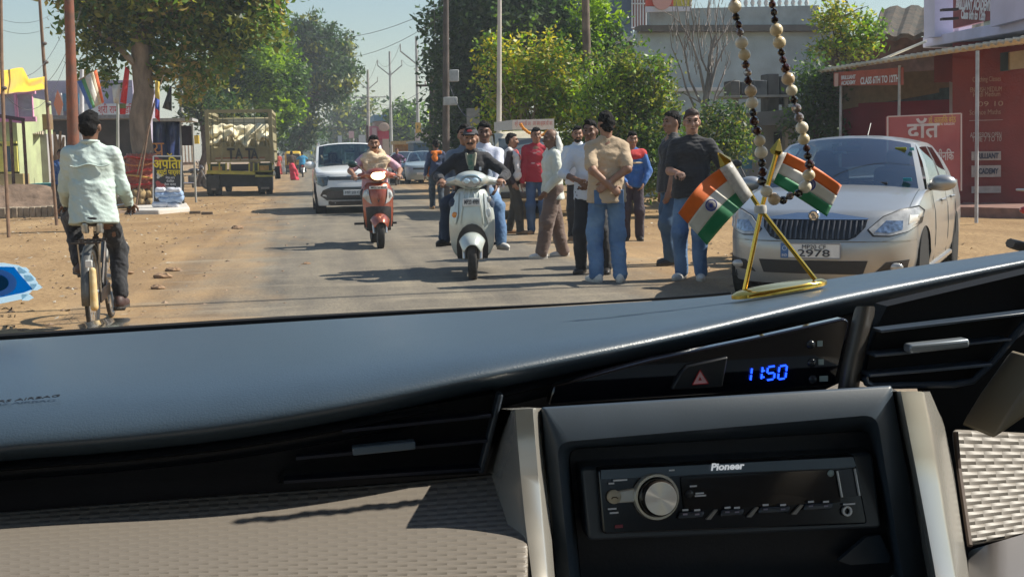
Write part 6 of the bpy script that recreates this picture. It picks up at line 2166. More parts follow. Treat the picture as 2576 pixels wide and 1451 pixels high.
for sx, x in ((-1, xl + .02), (1, xr - .06)):
 for j in range(3):
  z0 = zt(405) + j * .36
  tbox("side_board", x, x + .04, z0, z0 + .28, YT + .1, YT + ln, kh)
 for z0 in (2.45, 2.75):
  tbox("side_bar", x, x + .03, z0, z0 + .05, YT + .1, YT + ln, kh)
 for j in range(5):
  tbox("side_stake", x, x + .04, 1.2, zt(282), YT + .7 + j * .85, YT + .76 + j * .85, kh)
tbox("front_board", xl + .1, xr - .1, zt(405), zt(306), YT + ln - .3, YT + ln - .25, M("board_khaki_d", (.25, .22, .13), .8, var=.2))
tbox("cab_back", xl + .5, xr - .4, zt(330), zt(290), YT + ln - .34, YT + ln - .3, M("cab_pale", (.50, .47, .36), .7, var=.12))
tbox("cab_roof", xl + .05, xr - .05, 1.4, zt(286), YT + ln + .02, YT + ln + 1.5, kh, bev=.08)
tbox("load_floor", xl + .05, xr - .05, zt(408), zt(404), YT + .05, YT + ln, kh)
for i in range(6):
 x = xl + .25 + i * (xr - xl - .5) / 5
 tbox("cage_bar", x - .012, x + .012, zt(372), zt(284), YT - .01, YT + .015, M("bar_green", (.13, .15, .10), .7), t)
for py in (300, 309):
 tbox("cage_bar", xl + .1, xr - .1, zt(py + .7), zt(py - .7), YT + .02, YT + .04, M("bar_green", (.13, .15, .10), .7), t)
m = MB(); rows = []
rg = random.Random(22)
W2 = xr - xl - .26
for j in range(10):
 v = j / 9
 row = []
 for i in range(33):
  u = i / 32
  x = xl + .13 + W2 * u
  ztop = zt(317 - 6 * math.sin(u * 9) * .6 - 5 * math.sin(u * 3.1))
  low = zt(346 + 16 * max(0, math.sin(u * 13.5 + .4)) + 13 * max(0, math.sin(u * 31 + 1)) - 4 * math.sin(u * 7))
  z = ztop + (low - ztop) * v
  yy = YT + .55 * (1 - v) + .10 + .13 * math.sin(u * 23 + 4 * math.sin(v * 4 + u * 6)) * (.3 + v) + .09 * math.sin(v * 9 + u * 17) + .05 * abs(math.sin(u * 41 + v * 9))
  row.append((x, yy, z + .03 * math.sin(u * 40)))
 rows.append(row)
m.grid(rows)
m.build("tarpaulin", cr_, t, smooth=True, solid=.015)
for i in range(9):
 c = SDF(.05)
 u = (i + .5) / 9
 c.box((xl + .13 + W2 * u, YT + 1.2 + (i % 3) * .5, zt(348) + .15 * (i % 2)), (.34, .6, .55), .12)
 c.build("sack", M("sack_cream", (.55, .5, .36), .85, var=.15), t, .06)
lt = M("letter_truck", (.03, .03, .03), .7)
for s_, x in (("T", 581), ("A", 601), ("T", 627), ("A", 640)):
 text("lettering", s_, .50, lt, t, at(x, 388, YT - .075), (1, 0, 0), width=.27, bold=.018)
for x0, x1 in ((522, 570), (638, 690)):
 fr_ = tbox("lamp_frame", at(x0, 420, YT).x, at(x1, 420, YT).x, zt(431), zt(411), YT + .02, YT + .06, M("frame_green", (.06, .085, .045), .7))
 cx = (at(x0, 420, YT).x + at(x1, 420, YT).x) / 2
 m = MB(); m.box((cx, YT - .01, zt(424)), (.34, .05, .18)); m.build("tail_lamp", M("lamp_dusty", (.42, .24, .06), .5, var=.2), fr_, bevel=.02)
for x in (527, 552, 569, 579, 627, 638, 650, 686):
 m = MB(); m.bar(at(x, 410, YT - .02), at(x, 433, YT - .02), .06, .05); m.build("bumper_bar", ye, t)
m = MB(); m.bar(at(520, 433, YT - .02), at(692, 437, YT - .02), .06, .12); m.build("bumper_bar", ye, t)
tbox("cavity", at(580, 420, YT).x, at(628, 420, YT).x, zt(431), zt(413), YT + .1, YT + .14, M("cavity", (.012, .013, .02), .6))
tbox("yellow_corner", at(642, 440, YT).x, at(688, 440, YT).x, zt(446), zt(431), YT - .05, YT - .02, ye)
tbox("chassis", xl + .3, xr - .3, zt(470), zt(440), YT + .2, YT + ln + 1, M("chassis", (.02, .02, .024), .8, var=.3))
for x0, x1 in ((522, 549), (647, 684)):
 A_, B_ = at(x0, 450, YT).x, at(x1, 450, YT).x
 tbox("mud_flap", A_, B_, zt(474), zt(440), YT - .02, YT + .0, M("flap", (.035, .033, .035), .85, var=.3))
 tbox("flap_strip", A_ + .12, B_ - .1, zt(477), zt(472), YT - .03, YT - .02, M("flap_pale", (.22, .18, .15), .8))
 for dx_ in (0, .26):
  w_ = wheel(t, (A_ + B_) / 2 - .13 + dx_, YT + .55, .44, .24, rim=M("rim_truck", (.2, .15, .08), .7), spokes=6)
for x in (xl + .35, xr - .35):
 wheel(t, x, YT + ln + .7, .44, .24, rim=M("rim_truck", (.2, .15, .08), .7), spokes=6)
m = MB(); rows = []
m.ell(((xl + xr) / 2, YT + .55, .62), (.9, .14, .16), 14, 8); m.build("axle", M("chassis", (.02, .02, .024), .8), t, smooth=True)
m = MB(); m.tube([(xr + .08, YT + .8, 1.0), (xr + .10, YT + .8, .55)], .1, 8); m.build("side_guard", M("chassis", (0, 0, 0)), t)
for (px, py) in ((688, 421), (690, 437)):
 m = MB(); m.ell(tp(px, py, .08), (.05, .03, .09), 8, 6); m.build("side_reflector", M("refl_white", (.7, .65, .5), .3), t, smooth=True)
rebase(t, ((xl + xr) / 2, YT + 2, 0))
t = thing("tempo_van", "cream white tempo van with a lettered signboard and marigold garland on its roof", "van")
cw = M("paint_cream", (0.62, 0.58, 0.46), 0.4, var=0.06, dirt=(.4, .33, .25), damt=.3, coat=.3)
YV = 24.0
vx0, vx1 = at(1248, 450, YV).x, at(1415, 450, YV).x
vc = (vx0 + vx1) / 2; vw = vx1 - vx0
zr_ = at(1330, 327, YV).z
m = MB()
rows = []
for (y, z, hwk) in ((-.02, .38, .47), (-.06, .75, .5), (-.03, .98, .5), (.30, 1.45, .47), (.50, zr_ - .06, .44), (.85, zr_, .42), (2.6, zr_ - .02, .42), (2.8, zr_ - .2, .44), (2.85, .4, .48)):
 rows.append([Vector((vc + vw * hwk * u, YV + y + .10 * abs(u) ** 3, z - .05 * abs(u) ** 3)) for u in [-1 + i / 5 for i in range(11)]])
m.grid(rows)
m.build("body", cw, t, smooth=True)
for sx in (-1, 1):
 m = MB(); m.prism([(vc + sx * vw * .475, YV + y, z) for y, z in ((.08, .38), (.02, .8), (.10, 1.0), (.42, 1.5), (.6, zr_ - .1), (2.75, zr_ - .12), (2.85, .38))], (sx * .02, 0, 0)); m.build("side_panel", cw, t)
m = MB()
rows = []
for v in range(7):
 q = v / 6
 y = .0 + .42 * q; z = 1.02 + (zr_ - .16 - 1.02) * q
 rows.append([Vector((vc + vw * .43 * u * (1 - .06 * q), YV + y - .045 + .09 * abs(u) ** 3, z)) for u in [-1 + i / 5 for i in range(11)]])
m.grid(rows); m.build("windscreen", M("van_glass", (0.10, 0.12, 0.13), 0.06, coat=1.0), t, smooth=True)
for i, (px, py, w_, h_) in enumerate(((1346, 372, .07, .15), (1350, 395, .09, .1))):
 m = MB(); c = at(px, py, YV + .1); m.box(c, (w_, .02, h_)); m.build("windscreen_sticker", white_p, t)
for sx in (-1, 1):
 m = MB(); m.ell((vc + sx * vw * .36, YV - .05, .78), (.09, .03, .09), 12, 8); m.build("headlight", lens, t, smooth=True)
 for yy in (.55, 2.3): wheel(t, vc + sx * vw * .42, YV + yy, .27, .14)
 m = MB(); m.tube([(vc + sx * vw * .46, YV + .2, 1.2), (vc + sx * (vw * .46 + .14), YV + .1, 1.25), (vc + sx * (vw * .46 + .16), YV + .1, 1.12)], .015, 6); m.box((vc + sx * (vw * .46 + .17), YV + .1, 1.15), (.12, .04, .2)); m.build("wing_mirror", black_pl, t)
m = MB(); m.box((vc, YV - .10, .5), (vw * .9, .08, .14)); m.build("bumper", black_pl, t, bevel=.03)
sgv = board("roof_sign", 1289, 1394, (302, 327), (299, 326), YV + .25, YV + .35, .05, M("sign_cream", (.66, .62, .56), .6, var=.05), t)
board("roof_sign_side", 1243, 1288, (308, 330), (302, 327), YV + 1.1, YV + .26, .04, M("sign_cream2", (.56, .54, .5), .6, var=.05), t)
pr = M("print_rose", (.55, .12, .08), .6)
text("lettering", "श्री श्याम की जय", .12, pr, sgv, at(1315, 312, YV + .2), (1, .1, 0), width=.34)
text("lettering", "जय जय श्याम की जय", .12, pr, sgv, at(1365, 311, YV + .26), (1, .1, 0), width=.42)
rebase(t, (vc, YV + 1.2, 0))
m = MB()
gp_ = [at(x, y, YV - .12) for x, y in ((1309, 311), (1316, 323), (1328, 333), (1345, 341), (1356, 344), (1368, 338), (1382, 326))]
fine = []
for i in range(len(gp_) - 1):
 for j in range(5): fine.append(gp_[i].lerp(gp_[i + 1], j / 5))
m.tube(fine, [.022 + .012 * (i % 2) for i in range(len(fine))], 6)
o = m.build("marigold_garland", M("marigold", (.75, .28, .02), .8, var=.25, scale=40), smooth=False)
tag(o, "orange marigold garland draped across the tempo van's windscreen", "garland")
far = Car(3.9, 1.65, 1.5, 0.98, 0.9, 0.85, D=0.5, p=2.6, belt=0.95, yroof=0.35, wheelbase=2.4, rw=0.29, roofW=0.60, rear='hatch'); far.zcor = 0.86
def far_car(label, px, py, Y, col, rz=math.pi):
 t = thing("parked_car", label, "car")
 p_ = M("far_paint_%d" % int(px), col, .3, .2, coat=.5)
 build_car(far, t, p_, cglass)
 for mir in (False, True): patch(far, "headlight", [(.5, .78), (.78, .84), (.78, .72), (.55, .68)], .012, lens, t, mirror=mir)
 patch(far, "grille", [(-.4, .74), (.4, .74), (.4, .66), (-.4, .66)], .01, black_pl, t)
 m = MB(); c = far.FS(0, .48, .02); m.box(c, (.48, .012, .11)); m.build("number_plate", plate_m, t)
 for ax in (far.axf, far.axr):
  for sx in (-1, 1): wheel(t, sx * .70, ax, .29, .18, spokes=5)
 q = at(px, py, Y); t.location = (q.x, Y, 0); t.rotation_euler = (0, 0, rz)
far_car("pale green-grey parked car half hidden by the purple rider", 1018, 430, 59, (.36, .42, .42))
far_car("light blue parked car under the blue truck body", 1063, 430, 56, (.34, .42, .46), math.pi - .1)
t = thing("blue_truck", "parked truck with dark blue body behind the light blue car", "truck")
frontbox("cargo_box", 1040, 1083, 358, 392, 60, 3.5, M("truck_blue", (.045, .11, .19), .6, var=.15), t, ground=False)
frontbox("roof_edge", 1036, 1086, 355, 359, 59.7, 3.8, M("truck_edge", (.35, .4, .42), .6), t, ground=False)
frontbox("cab", 1046, 1080, 392, 414, 60.2, 2, M("truck_cab", (.09, .13, .16), .5), t, ground=False)
for px in (1048, 1078):
 q = at(px, 420, 60.8); wheel(t, q.x, 61, .42, .22)
 t.children[-1].location
rebase(t, (at(1062, 420, 60).x, 61, 0))
t = thing("auto_rickshaw", "yellow auto rickshaw far down the road beside the woman in red", "auto rickshaw")
ya = M("auto_yellow", (.66, .42, .03), .5, var=.1)
q = at(738, 410, 92)
s_ = SDF(.08); s_.box((q.x, 93, 1.35), (1.3, 2.0, .75), .25); s_.box((q.x, 93.2, .75), (1.3, 1.8, .8), .2); s_.build("body", ya, t, .08)
m = MB(); m.box((q.x, 91.95, 1.30), (1.0, .06, .45)); m.build("rear_window", M("auto_dark", (.03, .03, .03), .5), t, bevel=.03)
m = MB(); m.box((q.x, 92.2, .55), (1.2, .06, .3)); m.build("bumper", black_pl, t)
for sx in (-.55, .55):
 wheel(t, q.x + sx, 92.6, .24, .12)
wheel(t, q.x, 94.2, .24, .12)
rebase(t, (q.x, 93, 0))
for i, (px, lab, c_) in enumerate(((840, "greyish car farthest down the road in the haze", (.3, .34, .38)), (826, "white car far down the road left of the greyish one", (.6, .62, .62)))):
 t = thing("distant_car", lab, "car")
 q = at(px, 406, 150 + 12 * i)
 s_ = SDF(.1); s_.box((0, 0, .62), (1.6, 3.8, .7), .2); s_.box((0, -.2, 1.15), (1.35, 2.0, .6), .22); s_.build("body", M("dist_paint_%d" % i, c_, .3), t, .09)
 m = MB(); m.box((0, 0.82, 1.15), (1.15, .05, .36), R=Matrix.Rotation(rad(-30), 3, 'X')); m.build("windscreen", M("auto_dark", (0, 0, 0)), t)
 for sx in (-.7, .7):
  for yy in (1.2, -1.2): wheel(t, sx, yy, .29, .17)
 t.location = (q.x, 150 + 12 * i, 0); t.rotation_euler = (0, 0, math.pi)
SKIN = {
 'mid': M("skin_mid", (0.30, 0.155, 0.095), 0.55, var=0.12, scale=18),
 'dark': M("skin_dark", (0.17, 0.085, 0.052), 0.55, var=0.12, scale=18),
 'light': M("skin_light", (0.40, 0.22, 0.145), 0.5, var=0.10, scale=18),
}
HAIR = M("hair_black", (0.011, 0.010, 0.010), 0.85, spec=0.2, var=0.4, scale=60, bump=0.5, bscale=90)
HAIR_B = M("hair_brown", (0.045, 0.02, 0.013), 0.5, var=0.3, scale=60, bump=0.4, bscale=120)
HAIR_G = M("hair_grey", (0.10, 0.09, 0.085), 0.7, var=0.4, scale=60)
EYEM = M("eye_dark", (0.02, 0.012, 0.01), 0.2)
def cloth(name, c, var=0.10, sc=5, bump=0.25):
 return M("cloth_" + name, c, 0.85, var=var, scale=sc, bump=bump * 3.2, bscale=13, sheen=0.15)
def denim(name, c, c2):
 return M("denim_" + name, c, 0.85, col2=c2, scale=3.5, bump=0.2, bscale=90, detail=6)
JEANS = denim("blue", (0.06, 0.13, 0.27), (0.17, 0.29, 0.46))
JEANS_D = denim("dark", (0.022, 0.035, 0.065), (0.045, 0.07, 0.12))
BLACKT = cloth("black", (0.018, 0.018, 0.021), 0.3)
NAVY = cloth("navy", (0.025, 0.033, 0.065), 0.25)
SHOE_W = M("shoe_white", (0.60, 0.58, 0.54), 0.6, var=0.15, scale=25)
SHOE_K = M("shoe_black", (0.03, 0.025, 0.022), 0.5, var=0.3, scale=25)
SHOE_T = M("shoe_tan", (0.30, 0.17, 0.08), 0.6, var=0.2, scale=25)
def ik(A, B, l1, l2, hint):
 A, B = Vector(A), Vector(B)
 d = B - A
 D = max(1e-4, min(d.length, (l1 + l2) * 0.999))
 u = d.normalized()
 a = (l1 * l1 - l2 * l2 + D * D) / (2 * D)
 h = math.sqrt(max(0, l1 * l1 - a * a))
 hint = Vector(hint)
 n = (hint - u * hint.dot(u))
 n = n.normalized() if n.length > 1e-6 else Vector((0, -1, 0))
 return A + u * a + n * h, A + u * D
def frame3(f, up):
 f = Vector(f).normalized(); up = Vector(up)
 r = f.cross(up).normalized(); u = r.cross(f)
 return r, f, u
def person(label, loc, rz, H=1.70, lean=0.0, pelvis=None, hands=None, elbows=None, feet=None, knees=None, head_yaw=0.0, head_pitch=0.0,
   skin='mid', hair=HAIR, shirt=BLACKT, sleeve='short', trousers=JEANS, shoes=SHOE_K, hem=0.08, h=0.011, grip=(0, 0), tuck=False, baggy=1.0, girth=1.0,
   moustache=False, beard=False, bald=False, cap=None, group=None, two_tone=None, collar=None, glasses=False, name="person", tilt=0.0, toes=None, hairlen=0.0, cuffs=None, trouser_end=0.085, ankle_r=None):
 s = H / 1.70
 rot = Matrix.Rotation(rz, 3, 'Z')
 root = thing(name, label, "person", loc, rz, group)
 P = Vector(pelvis) if pelvis is not None else Vector((0, 0, 0.93 * s))
 U = Vector((math.sin(tilt), math.sin(lean), math.cos(lean))).normalized()
 R = Vector((1, 0, 0)); R = (R - U * R.dot(U)).normalized()
 F = U.cross(R)
 def T(x, f, u): return P + R * (x * s) + F * (f * s) + U * (u * s)
 neck = T(0, -.01, .50)
 Uh = Vector((math.sin(tilt) * .3, math.sin(lean * .35), math.cos(lean * .35))).normalized()
 hy = Matrix.Rotation(head_yaw, 3, 'Z') @ Matrix.Rotation(-head_pitch, 3, 'X')
 hr, hf, hu = hy @ Vector((1, 0, 0)), hy @ Vector((0, 1, 0)), hy @ Vector((0, 0, 1))
 hc = neck + Uh * (.165 * s) + hf * (.012 * s)
 Rh = Matrix((hr, hf, hu)).transposed()
 RhN = np.array(Rh)
 def Hh(x, f, u): return hc + hr * (x * s) + hf * (f * s) + hu * (u * s)
 TN = np.array(Matrix((R, F, U)).transposed())
 sh = [T(sx * .168 * girth ** .5, -.005, .435) for sx in (-1, 1)]
 hip = [T(sx * .088, 0, -.02) for sx in (-1, 1)]
 l1, l2 = .285 * s, .255 * s
 if hands is None: hands = [(-.25 * s, .05, .83 * s), (.25 * s, .05, .83 * s)]
 if elbows is None: elbows = [(-.25, -1, -.2), (.25, -1, -.2)]
 if feet is None: feet = [(-.10, 0, .075 * s), (.10, 0, .075 * s)]
 if knees is None: knees = [(-.1, 1, 0), (.1, 1, 0)]
 if toes is None: toes = [(-.25, 1, 0), (.25, 1, 0)]
 el, wr, kn, an = [], [], [], []
 for i in range(2):
  e, w_ = ik(sh[i], hands[i], l1, l2, elbows[i]); el.append(e); wr.append(w_)
  k, a = ik(hip[i], feet[i], .43 * s, .42 * s, knees[i]); kn.append(k); an.append(a)
 b = SDF(.025)
 b.ell(Hh(0, -.012, .018), (.074 * s, .092 * s, .098 * s), RhN)
 b.ell(Hh(0, .022, -.055), (.055 * s, .066 * s, .068 * s), RhN, k=.03)
 b.ell(Hh(0, .060, -.098), (.024 * s, .022 * s, .018 * s), RhN, k=.02)
 b.cap(Hh(0, .086, .005), Hh(0, .104, -.040), .010 * s, .0165 * s, k=.012)
 b.cap(Hh(-.034, .076, .024), Hh(.034, .076, .024), .013 * s, k=.02)
 b.ell(Hh(0, .083, -.072), (.026 * s, .012 * s, .011 * s), RhN, k=.01)
 for sx in (-1, 1):
  b.ell(Hh(sx * .078, -.012, -.012), (.012 * s, .022 * s, .034 * s), RhN, k=.008)
  b.ell(Hh(sx * .042, .062, -.030), (.026 * s, .026 * s, .022 * s), RhN, k=.02)
 b.cap(neck - U * .03, Hh(0, -.018, -.05), .058 * s, .054 * s, k=.03)
 b.ell(T(0, 0, .34), (.15 * s * girth, .095 * s * girth, .17 * s), TN, k=.05)
 b.ell(T(0, .0, .06), (.135 * s * girth, .09 * s * girth, .17 * s), TN, k=.05)
 b.cap(T(-.13, -.01, .435), T(.13, -.01, .435), .052 * s, k=.05)
 for i, sx in enumerate((-1, 1)):
  sl_ = .036 if sleeve == 'long' else .041
  b.cap(sh[i], el[i], .046 * s, sl_ * s)
  b.cap(el[i], wr[i], sl_ * s, .027 * s)
  b.cap(hip[i], kn[i], .078 * s, .052 * s)
  b.cap(kn[i], an[i], .051 * s, .034 * s)
  tr, tf, tu = frame3((toes[i][0], toes[i][1], 0), (0, 0, 1))
  b.cap(an[i] - tf * .03 * s - Vector((0, 0, .03 * s)), an[i] + tf * .14 * s - Vector((0, 0, .05 * s)), .034 * s, .024 * s)
  d = (wr[i] - el[i]).normalized()
  if grip[i] == 0:
   nrm = Vector((-sx, 0.15, 0))
  else:
   nrm = Vector((0, -.3, -1)) if grip[i] == 1 else Vector((0, 1, -.2))
  nrm = (nrm - d * nrm.dot(d)).normalized()
  side = d.cross(nrm) * (1 if sx > 0 else -1)
  pc = wr[i] + d * .045 * s
  Rm = np.array(Matrix((side, d, nrm)).transposed())
  b.ell(pc, (.040 * s, .052 * s, .018 * s), Rm, k=.012)
  for j, (o_, L_) in enumerate(((-.029, .036), (-.010, .042), (.010, .040), (.028, .031))):
   f0 = wr[i] + d * (.082 - abs(o_) * .2) * s + side * (o_ * s)
   c_ = .55 if grip[i] == 0 else 1.5
   d1 = (d * math.cos(c_ * .6) + nrm * math.sin(c_ * .6))
   d2 = (d * math.cos(c_ * 1.5) + nrm * math.sin(c_ * 1.5))
   f1 = f0 + d1 * L_ * s; f2 = f1 + d2 * L_ * .9 * s
   b.cap(f0, f1, .0092 * s, .0085 * s, k=.004); b.cap(f1, f2, .0085 * s, .0072 * s, k=.003)
  th0 = wr[i] + d * .03 * s + side * (-.036 * s)
  th1 = th0 + (d * .6 - side * .55 + nrm * .45).normalized() * .040 * s
  b.cap(th0, th1, .0125 * s, .010 * s, k=.006); b.cap(th1, th1 + (d * .8 + nrm * .5).normalized() * .030 * s, .010 * s, .008 * s, k=.003)
 b.build("body", SKIN[skin], root, h)
 if not (abs(math.degrees(rz + head_yaw) % 360) < 70 or abs(math.degrees(rz + head_yaw) % 360) > 290):
  for sx in (-1, 1):
   m = MB(); m.ell(Hh(sx * .032, .083, .004), (.0135 * s, .008 * s, .0075 * s), 10, 6, R=Rh); m.build("eye", EYEM, root, smooth=True)
  m = MB()
  for sx in (-1, 1): m.tube([Hh(sx * .016, .093, .026), Hh(sx * .032, .092, .032), Hh(sx * .052, .080, .026)], .0055 * s, 5)
  m.build("eyebrow", hair if not bald else HAIR_G, root)
  if moustache:
   m = MB(); m.tube([Hh(-.034, .080, -.066), Hh(-.016, .096, -.056), Hh(0, .100, -.054), Hh(.016, .096, -.056), Hh(.034, .080, -.066)], [.006 * s, .0095 * s, .009 * s, .0095 * s, .006 * s], 6); m.build("moustache", hair, root, smooth=True)
  if not beard:
   m = MB(); m.tube([Hh(-.022, .090, -.075), Hh(0, .096, -.074), Hh(.022, .090, -.075)], .0045 * s, 5); m.build("mouth", M("lip", (.17, .06, .05), .5), root)
  if beard:
   c = SDF(.01); c.ell(Hh(0, .030, -.085), (.056 * s, .060 * s, .042 * s), RhN, cut=((0, .6, -.4), -.015)); c.build("beard", hair, root, h)
  if glasses:
   m = MB()
   for sx in (-1, 1):
    m.tube([Hh(sx * .033 + .022 * math.cos(a), .103, .002 + .017 * math.sin(a)) for a in [2 * math.pi * k_ / 12 for k_ in range(13)]], .0022, 4)
    m.tube([Hh(sx * .055, .100, .006), Hh(sx * .080, .0, .008)], .002, 4)
   m.bar(Hh(-.012, .105, .004), Hh(.012, .105, .004), .003, .003)
   m.build("spectacles", M("spec_frame", (.03, .02, .02), .3), root)
 c = SDF(.012)
 if bald:
  c.ell(Hh(0, -.018, .008), (.0775 * s, .094 * s, .085 * s), RhN, cut=((0, -.95, -.35), .012 * s))
 else:
  c.ell(Hh(0, -.016, .026), (.083 * s, .102 * s, (.104 + hairlen) * s), RhN, cut=((0, -.66, .75), -.012 * s))
  c.ell(Hh(0, .03, .085), (.058 * s, .05 * s, .035 * s), RhN, k=.02)
  c.ell(Hh(0, -.070, -.035), (.060 * s, .036 * s, .05 * s), RhN, k=.02)
 c.build("hair", hair, root, h * .9, noise=(.009, 60, 3))
 if cap is not None:
  c = SDF(.01)
  c.ell(Hh(0, -.012, .030), (.088 * s, .104 * s, .100 * s), RhN, cut=((0, -.12, 1), .008 * s))
  c.ell(Hh(0, .105, .040), (.066 * s, .072 * s, .012 * s), RhN, k=.012)
  cp = c.build("cap", cap, root, h * .8)
  m = MB(); m.ell(Hh(0, .092, .080), (.030 * s, .006, .014 * s), 10, 6, R=Rh); m.build("cap_badge", M("badge_red", (.6, .04, .05), .5), cp)
 c = SDF(.045)
 g_ = girth
 sq = .86 if pelvis is not None else 1.0
 c.ell(T(0, -.008 if pelvis is None else .012, .02 if pelvis is None else -.01), (.158 * s * g_ * sq, .122 * s * g_ * sq, .135 * s * sq), TN)
 for i, sx in enumerate((-1, 1)):
  c.cap(hip[i] + Vector((0, 0, .01)), kn[i], .089 * s * baggy, .078 * s * baggy)
  end = an[i] + (kn[i] - an[i]).normalized() * (trouser_end - .07) * s
  c.cap(kn[i], end, .080 * s * baggy, (ankle_r or .070) * s * baggy)
 c.build("trousers", trousers, root, h, noise=(.007, 24, int(abs(loc[0] * 100)) + 1))
 def shirt_sdf(u_lo=-9, u_hi=9):
  c = SDF(.045)
  c.tub(T(0, .0, .12), T(0, .0, .40), (.163 * s * g_, .118 * s * g_), (.180 * s * g_, .112 * s * g_), TN, .05 * s)
  c.ell(T(0, .002, .36), (.175 * s * g_, .118 * s * g_, .13 * s), TN)
  if not tuck:
   c.tub(T(0, 0, -hem * .75 - .02), T(0, .0, .20), (.197 * s * g_, .150 * s * g_), (.172 * s * g_, .124 * s * g_), TN, .012 * s)
  else:
   c.tub(T(0, 0, .02), T(0, .0, .2), (.165 * s * g_, .127 * s * g_), (.163 * s * g_, .120 * s * g_), TN, .02 * s)
  c.cap(T(-.135, -.008, .440), T(.135, -.008, .440), .062 * s, k=.05)
  c.cap(neck - U * .05 * s, neck + Uh * (.022 if collar is not None else .004) * s, .078 * s, .066 * s, k=.03)
  for sx in (-1, 1): c.cap(T(sx * .05, -.015, .478), T(sx * .150, -.012, .432), .056 * s, .058 * s, k=.03)
  for i in range(2):
   if sleeve == 'short':
    e = sh[i].lerp(el[i], .78)
    c.cap(sh[i], e, .062 * s, .066 * s, k=.03)
   elif sleeve == 'long':
    e = el[i].lerp(wr[i], .93)
    c.cap(sh[i], el[i], .068 * s, .060 * s, k=.03); c.cap(el[i], e, .060 * s, .045 * s, k=.02)
   elif sleeve == 'rolled':
    e = el[i].lerp(wr[i], .25)
    c.cap(sh[i], el[i], .066 * s, .055 * s, k=.03); c.cap(el[i], e, .056 * s, .052 * s, k=.01)
  return c
 nz = (.0085 if pelvis is None else .006, 22, int(abs(loc[1] * 100)) + 5)
 so = shirt_sdf().build("shirt", shirt, root, h, noise=nz)
 if collar is not None:
  m = MB()
  pts = []
  for k_ in range(13):
   a = -2.5 + 5.0 * k_ / 12
   pts.append(neck + Uh * .035 * s + R * (math.sin(a) * .066 * s) + F * (.005 - math.cos(a) * .066 * s) - Uh * (.045 * s * max(0, abs(a) - 1.3)))
  m.tube(pts, .017 * s, 6); m.build("collar", collar, so, smooth=True)
 for i in range(2):
  tr, tf, tu = frame3((toes[i][0], toes[i][1], 0), (0, 0, 1))
  Rt = np.array(Matrix((tr, tf, tu)).transposed())
  c = SDF(.02)
  a0 = an[i] - Vector((0, 0, .075 * s))
  c.ell(a0 + tf * .055 * s + tu * .035 * s, (.047 * s, .135 * s, .045 * s), Rt, cut=((0, 0, 1), -.034 * s))
  c.ell(a0 - tf * .025 * s + tu * .058 * s, (.043 * s, .058 * s, .055 * s), Rt, k=.03)
  so_ = c.build("shoe", shoes, root, h)
  m = MB(); m.prism([a0 + tr * (.048 * s * math.cos(q)) + tf * (.05 * s + .135 * s * math.sin(q)) for q in [2 * math.pi * k_ / 16 for k_ in range(16)]], tu * .018)
  m.build("sole", M("sole_pale", (.45, .42, .38), .7) if shoes in (SHOE_W,) else M("sole_dark", (.05, .045, .04), .8), so_)
 return dict(root=root, P=P, T=T, neck=neck, sh=sh, el=el, wr=wr, kn=kn, an=an, R=R, F=F, U=U, Hh=Hh, hc=hc, s=s, Rh=RhN)
GRP = "men standing along the right edge of the road"
PI = math.pi
def gl(px, py):
 q = gr(px, py); return (q.x, q.y, 0)
W_BEIGE = cloth("beige", (0.46, 0.34, 0.22), .08)
d = person("man in beige T-shirt and blue jeans standing with hands clasped behind his back", gl(1528, 712), rad(-4), 1.74, shirt=W_BEIGE, trousers=JEANS, shoes=SHOE_W, skin='mid', h=.0085,
   hands=[(.02, -.19, .99), (-.03, -.175, 1.02)], elbows=[(-1, -.5, .2), (1, -.5, .2)], feet=[(-.11, .02, .077), (.13, -.03, .077)], toes=[(-.5, 1, 0), (.3, 1, 0)], head_yaw=rad(8), group=GRP, hem=.13, girth=1.05, baggy=1.06, grip=(2, 2))
m = MB(); w_ = d['wr'][1]; a_ = d['el'][1]
m.tube([w_.lerp(a_, .10), w_.lerp(a_, .17)], .036, 12); m.build("bracelet", M("bracelet", (.7, .7, .72), .25, .8), d['root'])
for sx in (-1, 1):
 m = MB(); c = d['T'](sx * .085, -.128, -.06); m.box(c, (.13, .012, .15), R=Matrix.Rotation(rad(-8), 3, 'X')); m.build("back_pocket", denim("pocket", (.045, .10, .21), (.10, .19, .33)), d['root'], bevel=.006)
person("man in white shirt and black trousers mostly hidden by the man in beige", (gl(1488, 690)[0], gl(1488, 690)[1], 0), rad(155), 1.68, shirt=cloth("white2", (.62, .65, .70), .06), trousers=BLACKT, shoes=SHOE_K, sleeve='rolled', group=GRP, skin='dark', h=.011,
  hands=[(-.05, .22, 1.0), (.10, .24, 1.05)], elbows=[(-1, -.4, -.2), (1, -.4, -.2)], feet=[(-.17, 0, .075), (.11, .02, .075)], hem=.1)
person("man in white shirt with dark beard and black trousers facing the viewer", gl(1456, 606), rad(172), 1.72, shirt=cloth("white", (.64, .68, .72), .05), trousers=BLACKT, shoes=SHOE_T, sleeve='rolled', moustache=True, beard=True, collar=cloth("white", (0, 0, 0)), group=GRP, skin='mid', h=.012,
  hands=[(-.05, .22, 1.02), (.16, .22, .98)], elbows=[(-1, -.4, -.2), (1, -.4, -.2)], feet=[(-.11, .02, .075), (.10, -.03, .075)])
OLDS = M("cloth_check", (0.52, 0.54, 0.46), .85, col2=(.64, .66, .60), scale=9, stretch=(1, 1, .3), bump=.3, bscale=40)
